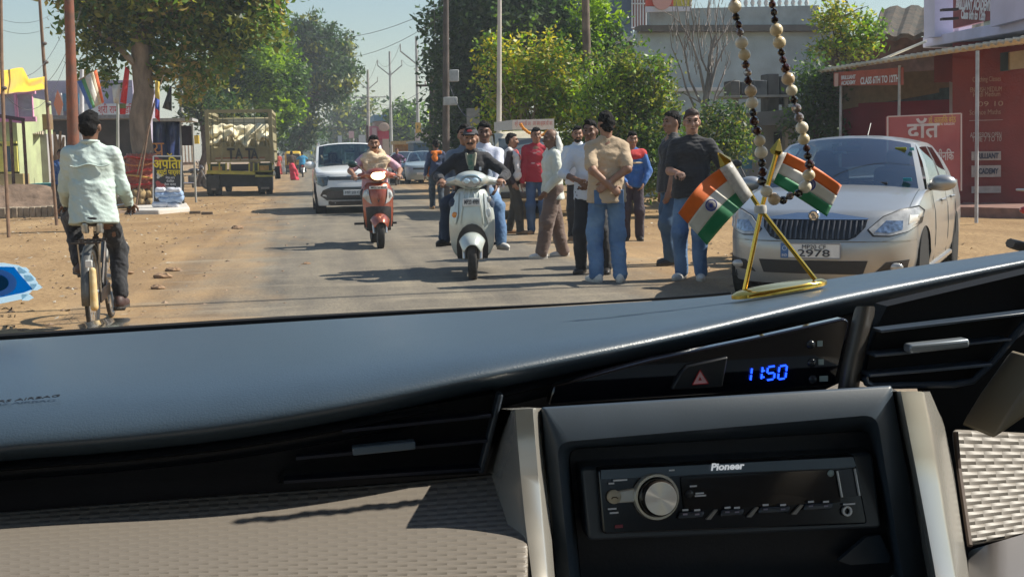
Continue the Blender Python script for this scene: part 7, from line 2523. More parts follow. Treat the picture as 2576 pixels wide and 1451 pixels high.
d = person("bald old man in pale checked shirt and wide brown trousers, seen in profile", gl(1392, 650), rad(98), 1.63, shirt=OLDS, sleeve='long', trousers=cloth("brown", (.145, .095, .075), .15), shoes=SHOE_W, bald=True, hair=HAIR_G, skin='dark', h=.0095, group=GRP, collar=OLDS,
   hands=[(-.20, .16, .86), (.19, -.02, .86)], elbows=[(-.8, -1, 0), (.6, -1.2, .1)], feet=[(-.10, .19, .075), (.10, -.17, .075)], toes=[(-.1, 1, 0), (.1, 1, 0)], baggy=1.28, hem=.16, girth=1.0, ankle_r=.066, moustache=False, head_yaw=rad(8), lean=.03)
c = SDF(.02)
c.cap(d['Hh'](.0, -.085, .05), d['Hh'](.0, -.125, -.12), .05, .055); c.cap(d['Hh'](-.06, -.07, .02), d['Hh'](-.09, -.09, -.16), .03, .04); c.cap(d['Hh'](.06, -.06, .0), d['Hh'](.09, -.08, -.18), .03, .04)
c.build("white_shawl", cloth("shawl", (.62, .62, .58), .06), d['root'], .012, noise=(.012, 35, 2))
d = person("man in maroon red long-sleeved shirt and blue jeans behind the old man", gl(1352, 590), rad(168), 1.74, shirt=M("cloth_maroon_print", (.36, .015, .03), .8, col2=(.44, .03, .05), scale=5, bump=.25), sleeve='long', trousers=denim("mid", (.04, .08, .17), (.08, .14, .25)), shoes=SHOE_T, skin='mid', h=.012, group=GRP,
  hands=[(-.24, .06, .82), (.24, .08, .84)], head_yaw=rad(15))
m = MB()
for (x, z) in ((-.04, .40), (0.02, .38), (.05, .22), (-.02, .18)):
 m.ell(d['T'](x, .128, z), (.035, .004, .012), 8, 5)
m.build("shirt_print", M("print_pale_red", (.62, .36, .36), .7), d['root'])
d = person("man in red and black top with a white towel over his shoulder, facing sideways", gl(1292, 590), rad(-112), 1.66, shirt=M("cloth_redblack", (.045, .03, .035), .8, var=.3), sleeve='long', trousers=M("cloth_olive", (.06, .055, .045), .85, var=.2), shoes=SHOE_T, skin='mid', h=.012, group=GRP, head_yaw=rad(10), moustache=True,
   hands=[(-.22, .10, .88), (.22, .06, .86)], feet=[(-.09, -.10, .075), (.10, .14, .075)])
c = SDF(.04); c.cap(d['T'](-.15, 0, .44), d['T'](.10, 0, .44), .078); c.ell(d['T'](0, .02, .37), (.165, .125, .095), k=.04); c.cap(d['sh'][0], d['sh'][0].lerp(d['el'][0], .6), .072, .066, k=.03); c.build("red_yoke", cloth("red_bright", (.5, .03, .03), .1), d['root'], .013)
c = SDF(.03)
for off, x in ((.12, .12), (.125, .17)):
 c.cap(d['T'](x - .03, -.02, .50), d['T'](x, .10, .40), .040, .045); c.cap(d['T'](x, .10, .40), d['T'](x + .03, .13, .05), .045, .055)
c.cap(d['T'](.16, -.06, .48), d['T'](.20, -.14, .10), .045, .05); c.cap(d['T'](.20, -.13, .12), d['T'](.24, -.12, -.10), .05, .045)
c.build("white_towel", cloth("towel", (.66, .62, .60), .05), d['root'], .013, noise=(.012, 28, 6))
d = person("young man in blue jacket with red shoulders and dark trousers beside the glossy shrub", gl(1592, 606), rad(165), 1.62, shirt=cloth("cobalt", (.03, .12, .36), .12), sleeve='long', trousers=cloth("plum", (.035, .022, .035), .2), shoes=SHOE_K, skin='mid', h=.012, group=GRP,
   hands=[(-.16, .17, .86), (.10, .19, .88)], elbows=[(-1, -.6, 0), (1, -.6, 0)], head_yaw=rad(12))
c = SDF(.04); c.cap(d['T'](-.15, 0, .44), d['T'](.15, 0, .44), .078); c.ell(d['T'](0, .012, .40), (.172, .125, .085), k=.04); c.build("red_yoke", cloth("red_bright", (0, 0, 0)), d['root'], .013)
c = SDF(.02); c.ell(d['T'](0, .010, .30), (.180, .131, .022), k=.02); c.build("cream_band", cloth("cream_band", (.62, .48, .28), .08), d['root'], .012)
d = person("man in black T-shirt with spectacles and brown hair, holding one hand before him", gl(1740, 704), rad(150), 1.75, shirt=BLACKT, trousers=JEANS, shoes=SHOE_W, skin='light', hair=HAIR_B, glasses=True, h=.0085, group=GRP, girth=1.08, hem=.1,
  hands=[(-.22, .16, 1.0), (.06, .34, 1.12)], elbows=[(-1, -.6, -.1), (.7, -.8, -.4)], feet=[(-.10, .03, .077), (.11, 0, .077)], head_yaw=rad(18), grip=(0, 1))
person("man in black shirt and jeans turned away in profile behind the man with spectacles", gl(1690, 667), rad(95), 1.79, shirt=cloth("black2", (.022, .022, .026), .3), trousers=JEANS_D if 0 else denim("teal", (.03, .075, .15), (.08, .15, .25)), shoes=SHOE_K, skin='mid', h=.010, group=GRP, girth=1.1, hem=.12,
  hands=[(-.2, .12, .86), (.2, .05, .85)], head_yaw=rad(12), feet=[(-.10, .06, .077), (.11, -.06, .077)])
d = person("man in navy hooded top with an orange scarf walking away along the road", gl(1100, 527), rad(5), 1.68, shirt=cloth("navy2", (.03, .05, .115), .2), sleeve='long', trousers=denim("slate", (.025, .04, .06), (.06, .085, .12)), shoes=SHOE_T, skin='dark', h=.014,
   hands=[(-.28, .02, .84), (.27, .10, .86)], feet=[(-.09, .12, .075), (.09, -.14, .085)])
c = SDF(.03)
c.cap(d['T'](-.10, -.07, .48), d['T'](.10, -.07, .48), .045); c.ell(d['T'](-.05, -.12, .36), (.085, .035, .11), k=.03); c.cap(d['T'](-.18, .02, .12), d['T'](-.19, .04, -.08), .045, .04); c.cap(d['T'](-.13, .06, .46), d['T'](-.17, .06, .14), .04)
c.build("orange_scarf", cloth("orange", (.72, .18, .015), .15), d['root'], .016, noise=(.01, 30, 3))
def on_vehicle(v, x=0, y=0):
 p = v.matrix_basis @ Vector((x, y, 0)) if False else Matrix.Rotation(v.rotation_euler.z, 4, 'Z') @ Vector((x, y, 0)) + Vector(v.location)
 return (p.x, p.y, 0)
z1 = sc1.rotation_euler.z
JK = cloth("jacket_black", (.020, .019, .023), .3)
d = person("rider in black jacket and dark baseball cap steering the white scooter", on_vehicle(sc1, 0, -.10), z1, 1.70, lean=.10, pelvis=(0, 0, .86), shirt=JK, sleeve='long', trousers=JEANS_D, shoes=SHOE_K, skin='mid', moustache=True,
   cap=M("cap_charcoal", (.05, .05, .058), .8, var=.2), h=.0085, hands=[(-.325, .352, 1.065), (.325, .352, 1.065)], elbows=[(-1, -.5, -.5), (1, -.5, -.5)], grip=(1, 1), feet=[(-.14, .26, .42), (.14, .26, .42)], knees=[(-.15, 1, .6), (.15, 1, .6)], collar=JK, girth=1.05, head_yaw=rad(-6))
m = MB(); m.prism([d['T'](x, .128, z) for x, z in ((-.045, .50), (.045, .50), (.03, .34), (-.025, .30))], d['F'] * .012); m.build("inner_shirt", M("tshirt_green", (.06, .16, .12), .8, col2=(.25, .26, .2), scale=25), d['root'])
m = MB(); m.box(d['T'](-.10, .138, .34), (.025, .006, .04)); m.build("jacket_badge", wht, d['root'])
c = SDF(.02); c.cap(d['T'](-.05, .07, .50), d['T'](-.03, .12, .38), .018); c.cap(d['T'](.05, .07, .50), d['T'](.03, .12, .38), .018); c.build("lapel", M("lapel", (.35, .33, .25), .8), d['root'], .009)
d = person("pillion rider in grey-blue jacket with a bright blue collar, right behind the capped rider", on_vehicle(sc1, .01, -.40), z1, 1.70, lean=.02, tilt=.05, pelvis=(.03, 0, .90), shirt=cloth("greyblue", (.15, .19, .25), .15), sleeve='long', trousers=JEANS_D, shoes=SHOE_K, skin='mid', h=.012,
   hands=[(-.14, .25, 1.0), (.20, .24, 1.0)], elbows=[(-.5, -1, -.4), (.5, -1, -.4)], feet=[(-.16, .20, .40), (.31, .30, .40)], knees=[(-.1, 1, .4), (.25, 1, .4)], toes=[(-.3, 1, 0), (.5, 1, 0)], collar=cloth("royalblue", (.02, .06, .45), .1))
d = person("third rider in white shirt looking over the capped rider's shoulder", on_vehicle(sc1, -.07, -.68), z1, 1.70, lean=.02, tilt=-.06, pelvis=(-.05, 0, .93), shirt=M("cloth_white_blue", (.58, .60, .72), .85, col2=(.68, .68, .72), scale=6, bump=.25), sleeve='long', trousers=JEANS, shoes=SHOE_W, skin='dark', h=.012, hairlen=.01,
   hands=[(-.20, .42, .95), (.12, .35, 1.0)], elbows=[(-.5, -1, -.4), (.5, -1, -.4)], feet=[(-.25, .50, .34), (.12, .45, .38)], knees=[(-.2, 1, .5), (.1, 1, .5)], toes=[(-.5, 1, 0), (.5, 1, 0)], collar=cloth("white", (0, 0, 0)))
z2 = sc2.rotation_euler.z
PK = cloth("pink", (.62, .36, .42), .08)
d = person("rider in pink shirt with a cream scarf wrapped round his shoulders", on_vehicle(sc2, 0, -.14), z2, 1.70, lean=.06, pelvis=(0, 0, .86), shirt=PK, sleeve='short', trousers=cloth("grey_t", (.05, .05, .055), .2), shoes=SHOE_K, skin='mid', moustache=True, h=.0095,
   hands=[(-.325, .39, 1.06), (.325, .39, 1.06)], elbows=[(-1, -.3, -.5), (1, -.3, -.5)], grip=(1, 1), feet=[(-.13, .30, .39), (.13, .30, .39)], knees=[(-.2, 1, .6), (.2, 1, .6)], girth=1.08)
SCF = M("cloth_scarf", (.66, .49, .31), .85, col2=(.76, .60, .42), scale=6, bump=.35, bscale=30)
c = SDF(.03)
for k_ in range(14):
 a0, a1 = 2 * PI * k_ / 14, 2 * PI * (k_ + 1) / 14
 f_ = lambda a: d['T'](.105 * math.sin(a), .01 + .105 * math.cos(a), .505 - .035 * math.cos(a) + .02 * math.sin(a * 3))
 c.cap(f_(a0), f_(a1), .044 + .01 * math.sin(a0 * 2), .044 + .01 * math.sin(a1 * 2))
for (x0, z0, x1, z1_) in ((-.13, .46, -.05, .22), (-.06, .46, -.02, .14), (.01, .46, .0, .12), (.08, .46, .04, .16), (.14, .45, .10, .25), (-.18, .43, -.12, .30), (-.10, .44, -.10, .05)):
 c.cap(d['T'](x0, .10, z0), d['T'](x1, .15, z1_), .048, .036)
c.cap(d['T'](-.12, .0, .47), d['T'](-.21, .02, .36), .075, .055); c.cap(d['T'](.12, .0, .47), d['T'](.21, .02, .34), .075, .055); c.cap(d['T'](-.15, .07, .42), d['T'](-.03, .15, .10), .05, .03); c.cap(d['T'](.16, .07, .42), d['T'](.02, .15, .16), .05, .03)
c.build("cream_scarf", SCF, d['root'], .0095, noise=(.012, 34, 9))
d = person("rider in purple jacket on the dark motorcycle behind the red scooter", (MB_PUR[0], MB_PUR[1], 0), PI - .15, 1.68, lean=.25, pelvis=(0, -.25, .86), shirt=cloth("purple", (.14, .06, .14), .15), sleeve='long', trousers=NAVY, skin='mid', h=.022, hair=M("hair_reddish", (.10, .03, .02), .6),
  hands=[(-.34, .22, 1.02), (.34, .22, 1.02)], elbows=[(-1, -.4, -.3), (1, -.4, -.3)], feet=[(-.18, .1, .36), (.18, .1, .36)])
d = person("rider in bright blue shirt seen from behind on the dark motorcycle", (MB_BLUE[0], MB_BLUE[1], 0), 0, 1.72, lean=.15, pelvis=(0, -.25, .86), shirt=cloth("cyan", (.03, .26, .48), .1), sleeve='short', trousers=NAVY, skin='dark', h=.028,
  hands=[(-.34, .22, 1.02), (.34, .22, 1.02)], elbows=[(-1, -.4, -.3), (1, -.4, -.3)], feet=[(-.18, .1, .36), (.18, .1, .36)], girth=1.12)
d = person("man in blue shirt standing behind the cyclist beside the dead trunk", (at(158, 480, 29).x, 29, 0), rad(200), 1.60, shirt=cloth("blue_m", (.03, .09, .26), .12), trousers=BLACKT, skin='dark', h=.016)
def robed(label, px, py, Y, H, robe, top, hairm, sway=0.0):
 t = thing("person", label, "person")
 q = at(px, py, Y)
 s = H / 1.6
 c = SDF(.06)
 for i in range(5):
  a = i * 1.257
  c.cap((.06 * s * math.cos(a), .05 * s * math.sin(a), .88 * s), ((.17 * math.cos(a) + sway) * s, .15 * s * math.sin(a), .06), .10 * s, .09 * s)
 c.cap((sway * .3, 0, .9 * s), (.16 + sway, -.05, .35 * s), .07, .10)
 c.build("skirt", robe, t, .04, noise=(.02, 14, 3))
 c = SDF(.05)
 c.ell((0, 0, 1.16 * s), (.17 * s, .12 * s, .25 * s)); c.cap((-.14 * s, 0, 1.32 * s), (.14 * s, 0, 1.32 * s), .065 * s)
 for sx in (-1, 1): c.cap((sx * .19 * s, 0, 1.3 * s), (sx * .23 * s, .04, .98 * s), .055 * s, .045 * s)
 c.build("blouse", top, t, .035)
 c = SDF(.02)
 c.ell((0, .01, 1.52 * s), (.08 * s, .095 * s, .11 * s)); c.cap((0, 0, 1.36 * s), (0, 0, 1.46 * s), .05 * s)
 for sx in (-1, 1): c.cap((sx * .23 * s, .04, 1.0 * s), (sx * .22 * s, .10, .80 * s), .036 * s, .03 * s); c.cap((sx * .07, 0, .1), (sx * .07, .06, .03), .04)
 c.build("body", SKIN['dark'], t, .028)
 c = SDF(.02); c.ell((0, -.02, 1.54 * s), (.09 * s, .10 * s, .11 * s), cut=((0, -.7, .7), -.02)); c.ell((0, -.10 * s, 1.48 * s), (.055, .05, .05)); c.build("hair", hairm, t, .028)
 t.location = (q.x, Y, 0)
sari = cloth("sari_red", (.62, .03, .07), .15)
robed("woman in red sari and dark blouse walking away beside the motorcycle", 735, 440, 69, 1.60, sari, M("blouse_dark", (.09, .06, .05), .8), HAIR, .12)
robed("person in orange-red clothes walking nearest the truck's right side", 702, 430, 92, 1.58, cloth("orange_red", (.62, .08, .05), .12), cloth("orange_red", (0, 0, 0)), HAIR)
robed("person in white clothes walking behind the woman in red", 716, 428, 100, 1.62, cloth("white_far", (.62, .62, .62), .05), cloth("white_far", (0, 0, 0)), HAIR_G)
d = person("driver in pale blue shirt behind the white car's windscreen", (0, 0, 0), 0, 1.68, pelvis=(0, -.1, .62), lean=-.1, shirt=cloth("paleblue", (.40, .50, .58), .06), trousers=NAVY, skin='mid', h=.02, hands=[(-.2, .32, .95), (.2, .32, .95)], elbows=[(-1, 0, -1), (1, 0, -1)], feet=[(-.15, .55, .35), (.15, .55, .35)], knees=[(-.2, .5, 1), (.2, .5, 1)])
wc = bpy.data.objects["white_car"]
p_ = on_vehicle(wc, .38, -.05); d['root'].location = (p_[0], p_[1], 0.05); d['root'].rotation_euler = (0, 0, wc.rotation_euler.z)
t = thing("bicycle", "old black roadster bicycle with a rear carrier, ridden away from the viewer", "bicycle")
bx, by = -1.745, 9.5
brust = M("bike_black", (.025, .022, .02), .5, .3, var=.4, scale=10, dirt=(.16, .08, .04), dscale=6, damt=.5)
bch = M("bike_chrome", (.45, .44, .42), .3, .9, var=.3, scale=12)
def bike_wheel(y):
 m = MB()
 m.lathe([(.335 + .017 * math.cos(a), .017 * math.sin(a)) for a in [2 * PI * k_ / 10 for k_ in range(10)]], 44, axis='X', closed=True)
 o = m.build("wheel", rubber, t, smooth=True); o.location = (0, y, .352)
 m = MB(); m.lathe([(.312, -.014), (.322, -.014), (.322, .014), (.312, .014)], 44, axis='X', closed=True); m.build("rim", bch, o, smooth=True)
 m = MB()
 for k_ in range(32):
  a = 2 * PI * k_ / 32
  m.tube([((-1) ** k_ * .03, .02 * math.cos(a + 1.3), .02 * math.sin(a + 1.3)), (0, .314 * math.cos(a), .314 * math.sin(a))], .0018, 3)
 m.build("spokes_set", bch, o)["kind"] = "stuff"
 m = MB(); m.lathe([(.02, -.05), (.028, -.03), (.028, .03), (.02, .05)], 12, axis='X'); m.build("hub", bch, o)
 m = MB()
 rows = []
 for j in range(15):
  a = rad(-12 if y < 0 else 25) + rad(172 if y < 0 else 130) * j / 14
  if y > 0: a = rad(25) + rad(130) * j / 14
  else: a = rad(15) + rad(175) * j / 14
  rows.append([Vector((.034 * u, y + math.cos(a) * (.378 - .016 * u * u), .352 + math.sin(a) * (.378 - .016 * u * u))) for u in (-1, -.6, 0, .6, 1)])
 m.grid(rows); m.build("mudguard", M("mudguard", (.10, .10, .095), .45, .3, var=.3, scale=8), t, smooth=True, solid=.003)
bike_wheel(-.58); bike_wheel(.62)
for nm, pts, r_ in (("seat_tube", [(0, 0.0, .29), (0, -.20, .80)], .015), ("top_tube", [(0, -.18, .76), (0, .40, .82)], .014), ("down_tube", [(0, 0, .29), (0, .44, .70)], .015), ("head_tube", [(0, .385, .86), (0, .455, .66)], .018)):
 m = MB(); m.tube(pts, r_, 8); m.build(nm, brust, t, smooth=True)
for sx in (-1, 1):
 m = MB(); m.tube([(sx * .012, 0, .29), (sx * .06, -.58, .352)], .010, 6); m.build("chain_stay", brust, t)
 m = MB(); m.tube([(sx * .015, -.18, .75), (sx * .06, -.58, .352)], .009, 6); m.build("seat_stay", brust, t)
 m = MB(); m.tube([(sx * .03, .455, .66), (sx * .05, .62, .352)], .011, 6); m.build("fork_blade", brust, t)
 m = MB(); m.tube([(0, .36, .93), (sx * .11, .38, .97), (sx * .22, .30, .985), (sx * .245, .12, .975)], .011, 8); m.build("handlebar", bch, t, smooth=True)
 m = MB(); m.tube([(sx * .243, .16, .977), (sx * .248, .03, .972)], .016, 8); m.build("grip", black_pl, t, smooth=True)
 m = MB(); m.tube([(sx * .235, .20, .955), (sx * .25, .08, .90)], .006, 6); m.build("brake_rod", bch, t)
 m = MB(); m.tube([(sx * .065, -.58, .352), (sx * .075, -.66, .735)], .006, 6); m.build("carrier_stay", bch, t)
m = MB(); m.tube([(0, -.195, .78), (0, -.215, .865)], .013, 8); m.build("seat_post", bch, t)
c = SDF(.03); c.ell((0, -.27, .905), (.105, .13, .028)); c.ell((0, -.06, .905), (.035, .16, .022)); c.ell((0, -.30, .878), (.08, .07, .04)); c.build("saddle", M("saddle", (.03, .028, .028), .45), t, .010)
for sx in (-1, 1):
 m = MB(); m.lathe([(.026, 0), (.03, .02), (.026, .04), (.03, .06), (.026, .08)], 12, c=(sx * .055, -.34, .79)); m.build("saddle_spring", bch, t, smooth=True)
for i, x in enumerate((-.07, -.025, .025, .07)):
 m = MB(); m.tube([(x, -.36, .735), (x, -.80, .738)], .006, 5); m.build("carrier_rod", brust, t)
for y in (-.38, -.58, -.79):
 m = MB(); m.bar((-.105, y, .742), (.105, y, .742), .03, .012); m.build("carrier_bar", brust, t)
m = MB(); m.box((.035, -.955, .60), (.05, .012, .055)); m.build("reflector", M("refl_pale", (.75, .73, .68), .3), t, bevel=.008)
c = SDF(.02); c.cap((.052, -.905, .545), (.058, -.962, .28), .025, .030); c.build("mudguard_flap", M("flap_yellow", (.66, .52, .28), .6, col2=(.55, .3, .06), scale=9), t, .009)
m = MB(); m.lathe([(.085, -.004), (.095, -.004), (.095, .004), (.085, .004)], 24, axis='X', c=(.05, 0, .29), closed=True); m.build("chainwheel", bch, t)
c = SDF(.012); c.box((.06, -.28, .315), (.018, .62, .10), .008); c.build("chain_case", brust, t, .01)
crank = rad(-62)
PED = []
for sx, sg in ((-1, 1), (1, -1)):
 e = (sx * .10, .0 + .17 * math.cos(crank) * sg * .4, .29 - .165 * sg * math.sin(crank) * .95)
 PED.append(e)
 m = MB(); m.tube([(sx * .07, 0, .29), (sx * .09, e[1], e[2])], .011, 6); m.build("crank", bch, t)
 m = MB(); m.box((sx * .135, e[1], e[2]), (.09, .09, .025)); m.build("pedal", black_pl, t, bevel=.005)
t.location = (bx, by + .58, 0); t.rotation_euler = (0, 0, rad(3))
MINT = M("cloth_mint", (.44, .54, .50), .8, col2=(.55, .63, .58), scale=4, bump=.35, bscale=26)
lp, rp = PED
d = person("cyclist in pale mint shirt and black trousers riding away on the old bicycle", on_vehicle(t, 0, 0), rad(3), 1.66, lean=.13, pelvis=(0, -.24, .975), shirt=MINT, sleeve='long', trousers=BLACKT, shoes=M("sandal", (.06, .03, .025), .6, var=.3, scale=25), skin='dark', h=.0080,
   hands=[(-.242, .08, 1.0), (.242, .08, 1.0)], elbows=[(-.02, -1, -.1), (.02, -1, -.1)], grip=(1, 1), feet=[(-.15, lp[1] - .05, lp[2] + .085), (.15, rp[1] - .05, rp[2] + .085)], knees=[(-.35, 1, .2), (.15, 1, .2)], toes=[(-.35, 1, 0), (.2, 1, 0)], collar=MINT, hem=.14, girth=1.0, baggy=.94, trouser_end=.12, head_yaw=rad(-4))
m = MB()
for (x0, x1) in ((-.15, .15),):
 m.tube([d['T'](x0 + (x1 - x0) * i / 10, -.132 + .018 * abs(i - 5) / 5, .335 - .01 * math.sin(i)) for i in range(11)], .006, 5)
m.build("yoke_seam", MINT, d['root'], smooth=True)
def curve_y(pts, x):
 if x <= pts[0][0]:
  a, b = pts[0], pts[1]
 elif x >= pts[-1][0]:
  a, b = pts[-2], pts[-1]
 else:
  for a, b in zip(pts, pts[1:]):
   if a[0] <= x <= b[0]: break
 i = pts.index(a)
 p0 = pts[i - 1] if i > 0 else a
 p3 = pts[i + 2] if i + 2 < len(pts) else b
 t = (x - a[0]) / (b[0] - a[0])
 m0 = (b[1] - p0[1]) / max(1e-6, b[0] - p0[0]) * (b[0] - a[0])
 m1 = (p3[1] - a[1]) / max(1e-6, p3[0] - a[0]) * (b[0] - a[0])
 if not 0 <= t <= 1:
  return a[1] + (b[1] - a[1]) * t
 return (2*t**3 - 3*t**2 + 1) * a[1] + (t**3 - 2*t**2 + t) * m0 + (-2*t**3 + 3*t**2) * b[1] + (t**3 - t**2) * m1
pad_m = M("dash_soft", (0.043, 0.068, 0.096), 0.38, spec=0.7, var=0.03, scale=30, bump=0.10, bscale=700)
hard_m = M("dash_hard", (0.010, 0.011, 0.014), 0.5, spec=0.4, var=0.15, scale=20, bump=0.05, bscale=500)
void_m = M("vent_void", (0.003, 0.003, 0.004), 0.7, spec=0.2)
gloss_k = M("piano_black", (0.006, 0.006, 0.009), 0.07, spec=0.6, coat=0.6)
silver_t = M("trim_silver", (0.60, 0.57, 0.51), 0.27, 0.65)
bezel_m = M("bezel_grey", (0.042, 0.060, 0.082), 0.42, spec=0.6, var=0.06, scale=30, bump=0.012, bscale=600)
def weave_material():
 """moulded weave: staggered wedge-shaped cells pressed into the panel (relief only)"""
 m = bpy.data.materials.new("woven_panel")
 m.use_nodes = True
 nt = m.node_tree
 b = nt.nodes["Principled BSDF"]
 b.inputs["Base Color"].default_value = (0.205, 0.178, 0.148, 1)
 b.inputs["Roughness"].default_value = 0.5
 uv = nnode(nt, "ShaderNodeUVMap")
 s = nnode(nt, "ShaderNodeSeparateXYZ")
 nt.links.new(uv.outputs[0], s.inputs[0])
 def mth(op, a, c=None, d=None):
  n = nnode(nt, "ShaderNodeMath", operation=op)
  for i, q in enumerate((a, c, d)):
   if q is None: continue
   if isinstance(q, (int, float)): n.inputs[i].default_value = q
   else: nt.links.new(q, n.inputs[i])
  return n.outputs[0]
 v = mth('MULTIPLY', s.outputs["Y"], 1.0)
 row = mth('FLOOR', v)
 fv = mth('FRACT', v)
 u = mth('ADD', s.outputs["X"], mth('MULTIPLY', row, 0.5))
 fu = mth('FRACT', u)
 tri = mth('SUBTRACT', 1.0, mth('ABSOLUTE', mth('SUBTRACT', mth('MULTIPLY', fu, 2.0), 1.0)))
 hgt = mth('MULTIPLY', fu, mth('POWER', mth('SUBTRACT', 1.0, mth('ABSOLUTE', mth('SUBTRACT', mth('MULTIPLY', fv, 2.0), 1.0))), 0.7))
 bp = nnode(nt, "ShaderNodeBump")
 bp.inputs["Strength"].default_value = 0.75
 bp.inputs["Distance"].default_value = 0.0024
 nt.links.new(hgt, bp.inputs["Height"])
 nt.links.new(bp.outputs["Normal"], b.inputs["Normal"])
 return m
weave_m = weave_material()
def grid_uv(name, rows, mat, parent, us, vs, solid=0.0, subd=0):
 m = MB(); m.grid(rows)
 o = m.build(name, mat, parent, smooth=True, fix=True, solid=solid)
 uvl = o.data.uv_layers.new(name="UVMap")
 n = len(rows[0])
 for p in o.data.polygons:
  for li, vi in zip(p.loop_indices, p.vertices):
   uvl.data[li].uv = (us[vi % n], vs[vi // n])
 if subd:
  md = o.modifiers.new("smooth", 'SUBSURF'); md.levels = md.render_levels = subd
 return o
dash = thing("dashboard", "dark blue-black dashboard with silver console trims across the lower half of the view", "dashboard")
FAR = [(-200, 862), (0, 850), (500, 818), (1000, 788), (1500, 762), (1850, 737), (2080, 700), (2320, 665), (2576, 628), (2800, 596)]
BROW = [(-200, 1150), (0, 1122), (300, 1098), (600, 1064), (900, 1012), (1200, 948), (1500, 888), (1750, 836), (1950, 790), (2150, 748), (2350, 708), (2576, 662), (2800, 618)]
YB = [(-200, .80), (300, .80), (900, .80), (1500, .84), (1950, .91), (2300, 1.0), (2800, 1.08)]
YF_ = [(-200, 1.30), (1500, 1.30), (1950, 1.17), (2300, 1.16), (2800, 1.18)]
cols = [-200 + 60 * i for i in range(51)]
rows = [[] for _ in range(9)]
for x in cols:
 yf, yb = curve_y(FAR, x), curve_y(BROW, x)
 Yb, Yf = curve_y(YB, x), curve_y(YF_, x)
 h_ = yb - yf
 rows[0].append(at(x, yf + 12, Yf + .03))
 rows[1].append(at(x, yf, Yf))
 rows[2].append(at(x, yf + .10 * h_, Yf + (Yb - Yf) * .30))
 rows[3].append(at(x, yf + .24 * h_, Yf + (Yb - Yf) * .58))
 rows[4].append(at(x, yf + .42 * h_, Yf + (Yb - Yf) * .80))
 rows[5].append(at(x, yf + .68 * h_, Yf + (Yb - Yf) * .955))
 rows[6].append(at(x, yb, Yb))
 rows[7].append(at(x, yb + 20, Yb + .006))
 rows[8].append(at(x, yb + 40, Yb + .04))
m = MB(); m.grid(rows)
m.build("dash_pad", pad_m, dash, smooth=True, subd=2)
m = MB()
m.tube([at(x, curve_y(FAR, x) - 1, curve_y(YF_, x) + .05) for x in cols if x < 1860], [.004 if x < 700 else max(.0014, .004 - (x - 700) * .0000035) for x in cols if x < 1860], 6)
m.build("glass_seal", M("seal_black", (.004, .004, .004), .6), dash, smooth=True)
text("airbag_lettering", "SRS AIRBAG", .0070, M("emboss_dark", (.012, .014, .018), .6), dash, at(66, 1003, .846), at(120, 998, .846) - at(0, 1010, .846), at(62, 976, .874) - at(62, 1036, .8175), depth=.0004, width=.044)
rows = []
for j, (off, dY) in enumerate(((28, .045), (52, .03), (60, .028), (64, .034), (84, .036), (88, .030), (100, .034), (180, .05), (420, .075))):
 rows.append([at(x, curve_y(BROW, x) + off * (1.0 if x < 1300 else max(.35, 1 - (x - 1300) / 1600)), curve_y(YB, x) + dY) for x in cols])
m = MB(); m.grid(rows)
m.build("fascia", hard_m, dash, smooth=True, solid=.01)
vent = MB()
V1 = [(700, 1215), (735, 1120), (790, 1078), (870, 1052), (1060, 1022), (1250, 990), (1262, 998), (1206, 1190)]
Yv = .842
def vpoly(name, pts, Y, vec, mat, parent, bevel=0.0):
 m = MB(); m.prism([at(x, y, Y) for x, y in pts], vec); return m.build(name, mat, parent, bevel=bevel)
av = vpoly("air_vent", V1, .838, (0, .02, 0), void_m, dash)
for a, b in (((860, 1078), (1232, 1040)), ((745, 1146), (1222, 1102)), ((715, 1205), (1206, 1172))):
 m = MB(); m.bar(at(a[0], a[1], .832), at(b[0], b[1], .832), .016, .0022); m.build("slat", M("slat_dark", (.012, .015, .028), .35), av)
m = MB(); m.bar(at(886, 1132, .822), at(1044, 1116, .822), .010, .0058); m.build("slider", M("slider_grey", (.11, .15, .19), .3), av, bevel=.0012)
m = MB(); m.prism([at(1254, 990, .826), at(1268, 992, .826), at(1218, 1190, .824), at(1204, 1192, .824)], (0, .012, 0)); m.build("vent_edge", M("edge_grey", (.03, .04, .055), .4), av, bevel=.0015)
PT = [(-200, 1318), (0, 1298), (600, 1252), (1000, 1222), (1260, 1198)]
xs_ = [-200 + 30 * i for i in range(52)]
rows, vs_ = [], []
acc = 0
for j in range(20):
 q = j / 19
 row = []
 for x in xs_:
  y0 = curve_y(PT, x)
  y = y0 - 16 * (1 - q) ** 8 + (1560 - y0) * q
  Y = .835 - .055 * (1 - (1 - q) ** 3) - .10 * q
  row.append(at(x, y, Y))
 rows.append(row); vs_.append(q * 30)
grid_uv("woven_panel", rows, weave_m, dash, [(x + 200) / 50 for x in xs_], vs_, solid=.004, subd=1)
def strip(name, curves, mat, parent, n=18, subd=1):
 """curves: polylines (px, py, Y) side by side; lofted into one moulding"""
 rows = []
 for i in range(n + 1):
  q = i / n
  row = []
  for cv in curves:
   t = q * (len(cv) - 1); k = min(int(t), len(cv) - 2); f = t - k
   a, b = cv[k], cv[k + 1]
   row.append(at(a[0] + (b[0] - a[0]) * f, a[1] + (b[1] - a[1]) * f, a[2] + (b[2] - a[2]) * f))
  rows.append(row)
 m = MB(); m.grid(rows)
 m.add(rows[0] + [p + Vector((0, .05, -.01)) for p in rows[0]], [(k, k + 1, k + 1 + len(rows[0]), k + len(rows[0])) for k in range(len(rows[0]) - 1)])
 return m.build(name, mat, parent, smooth=True, bevel=0)
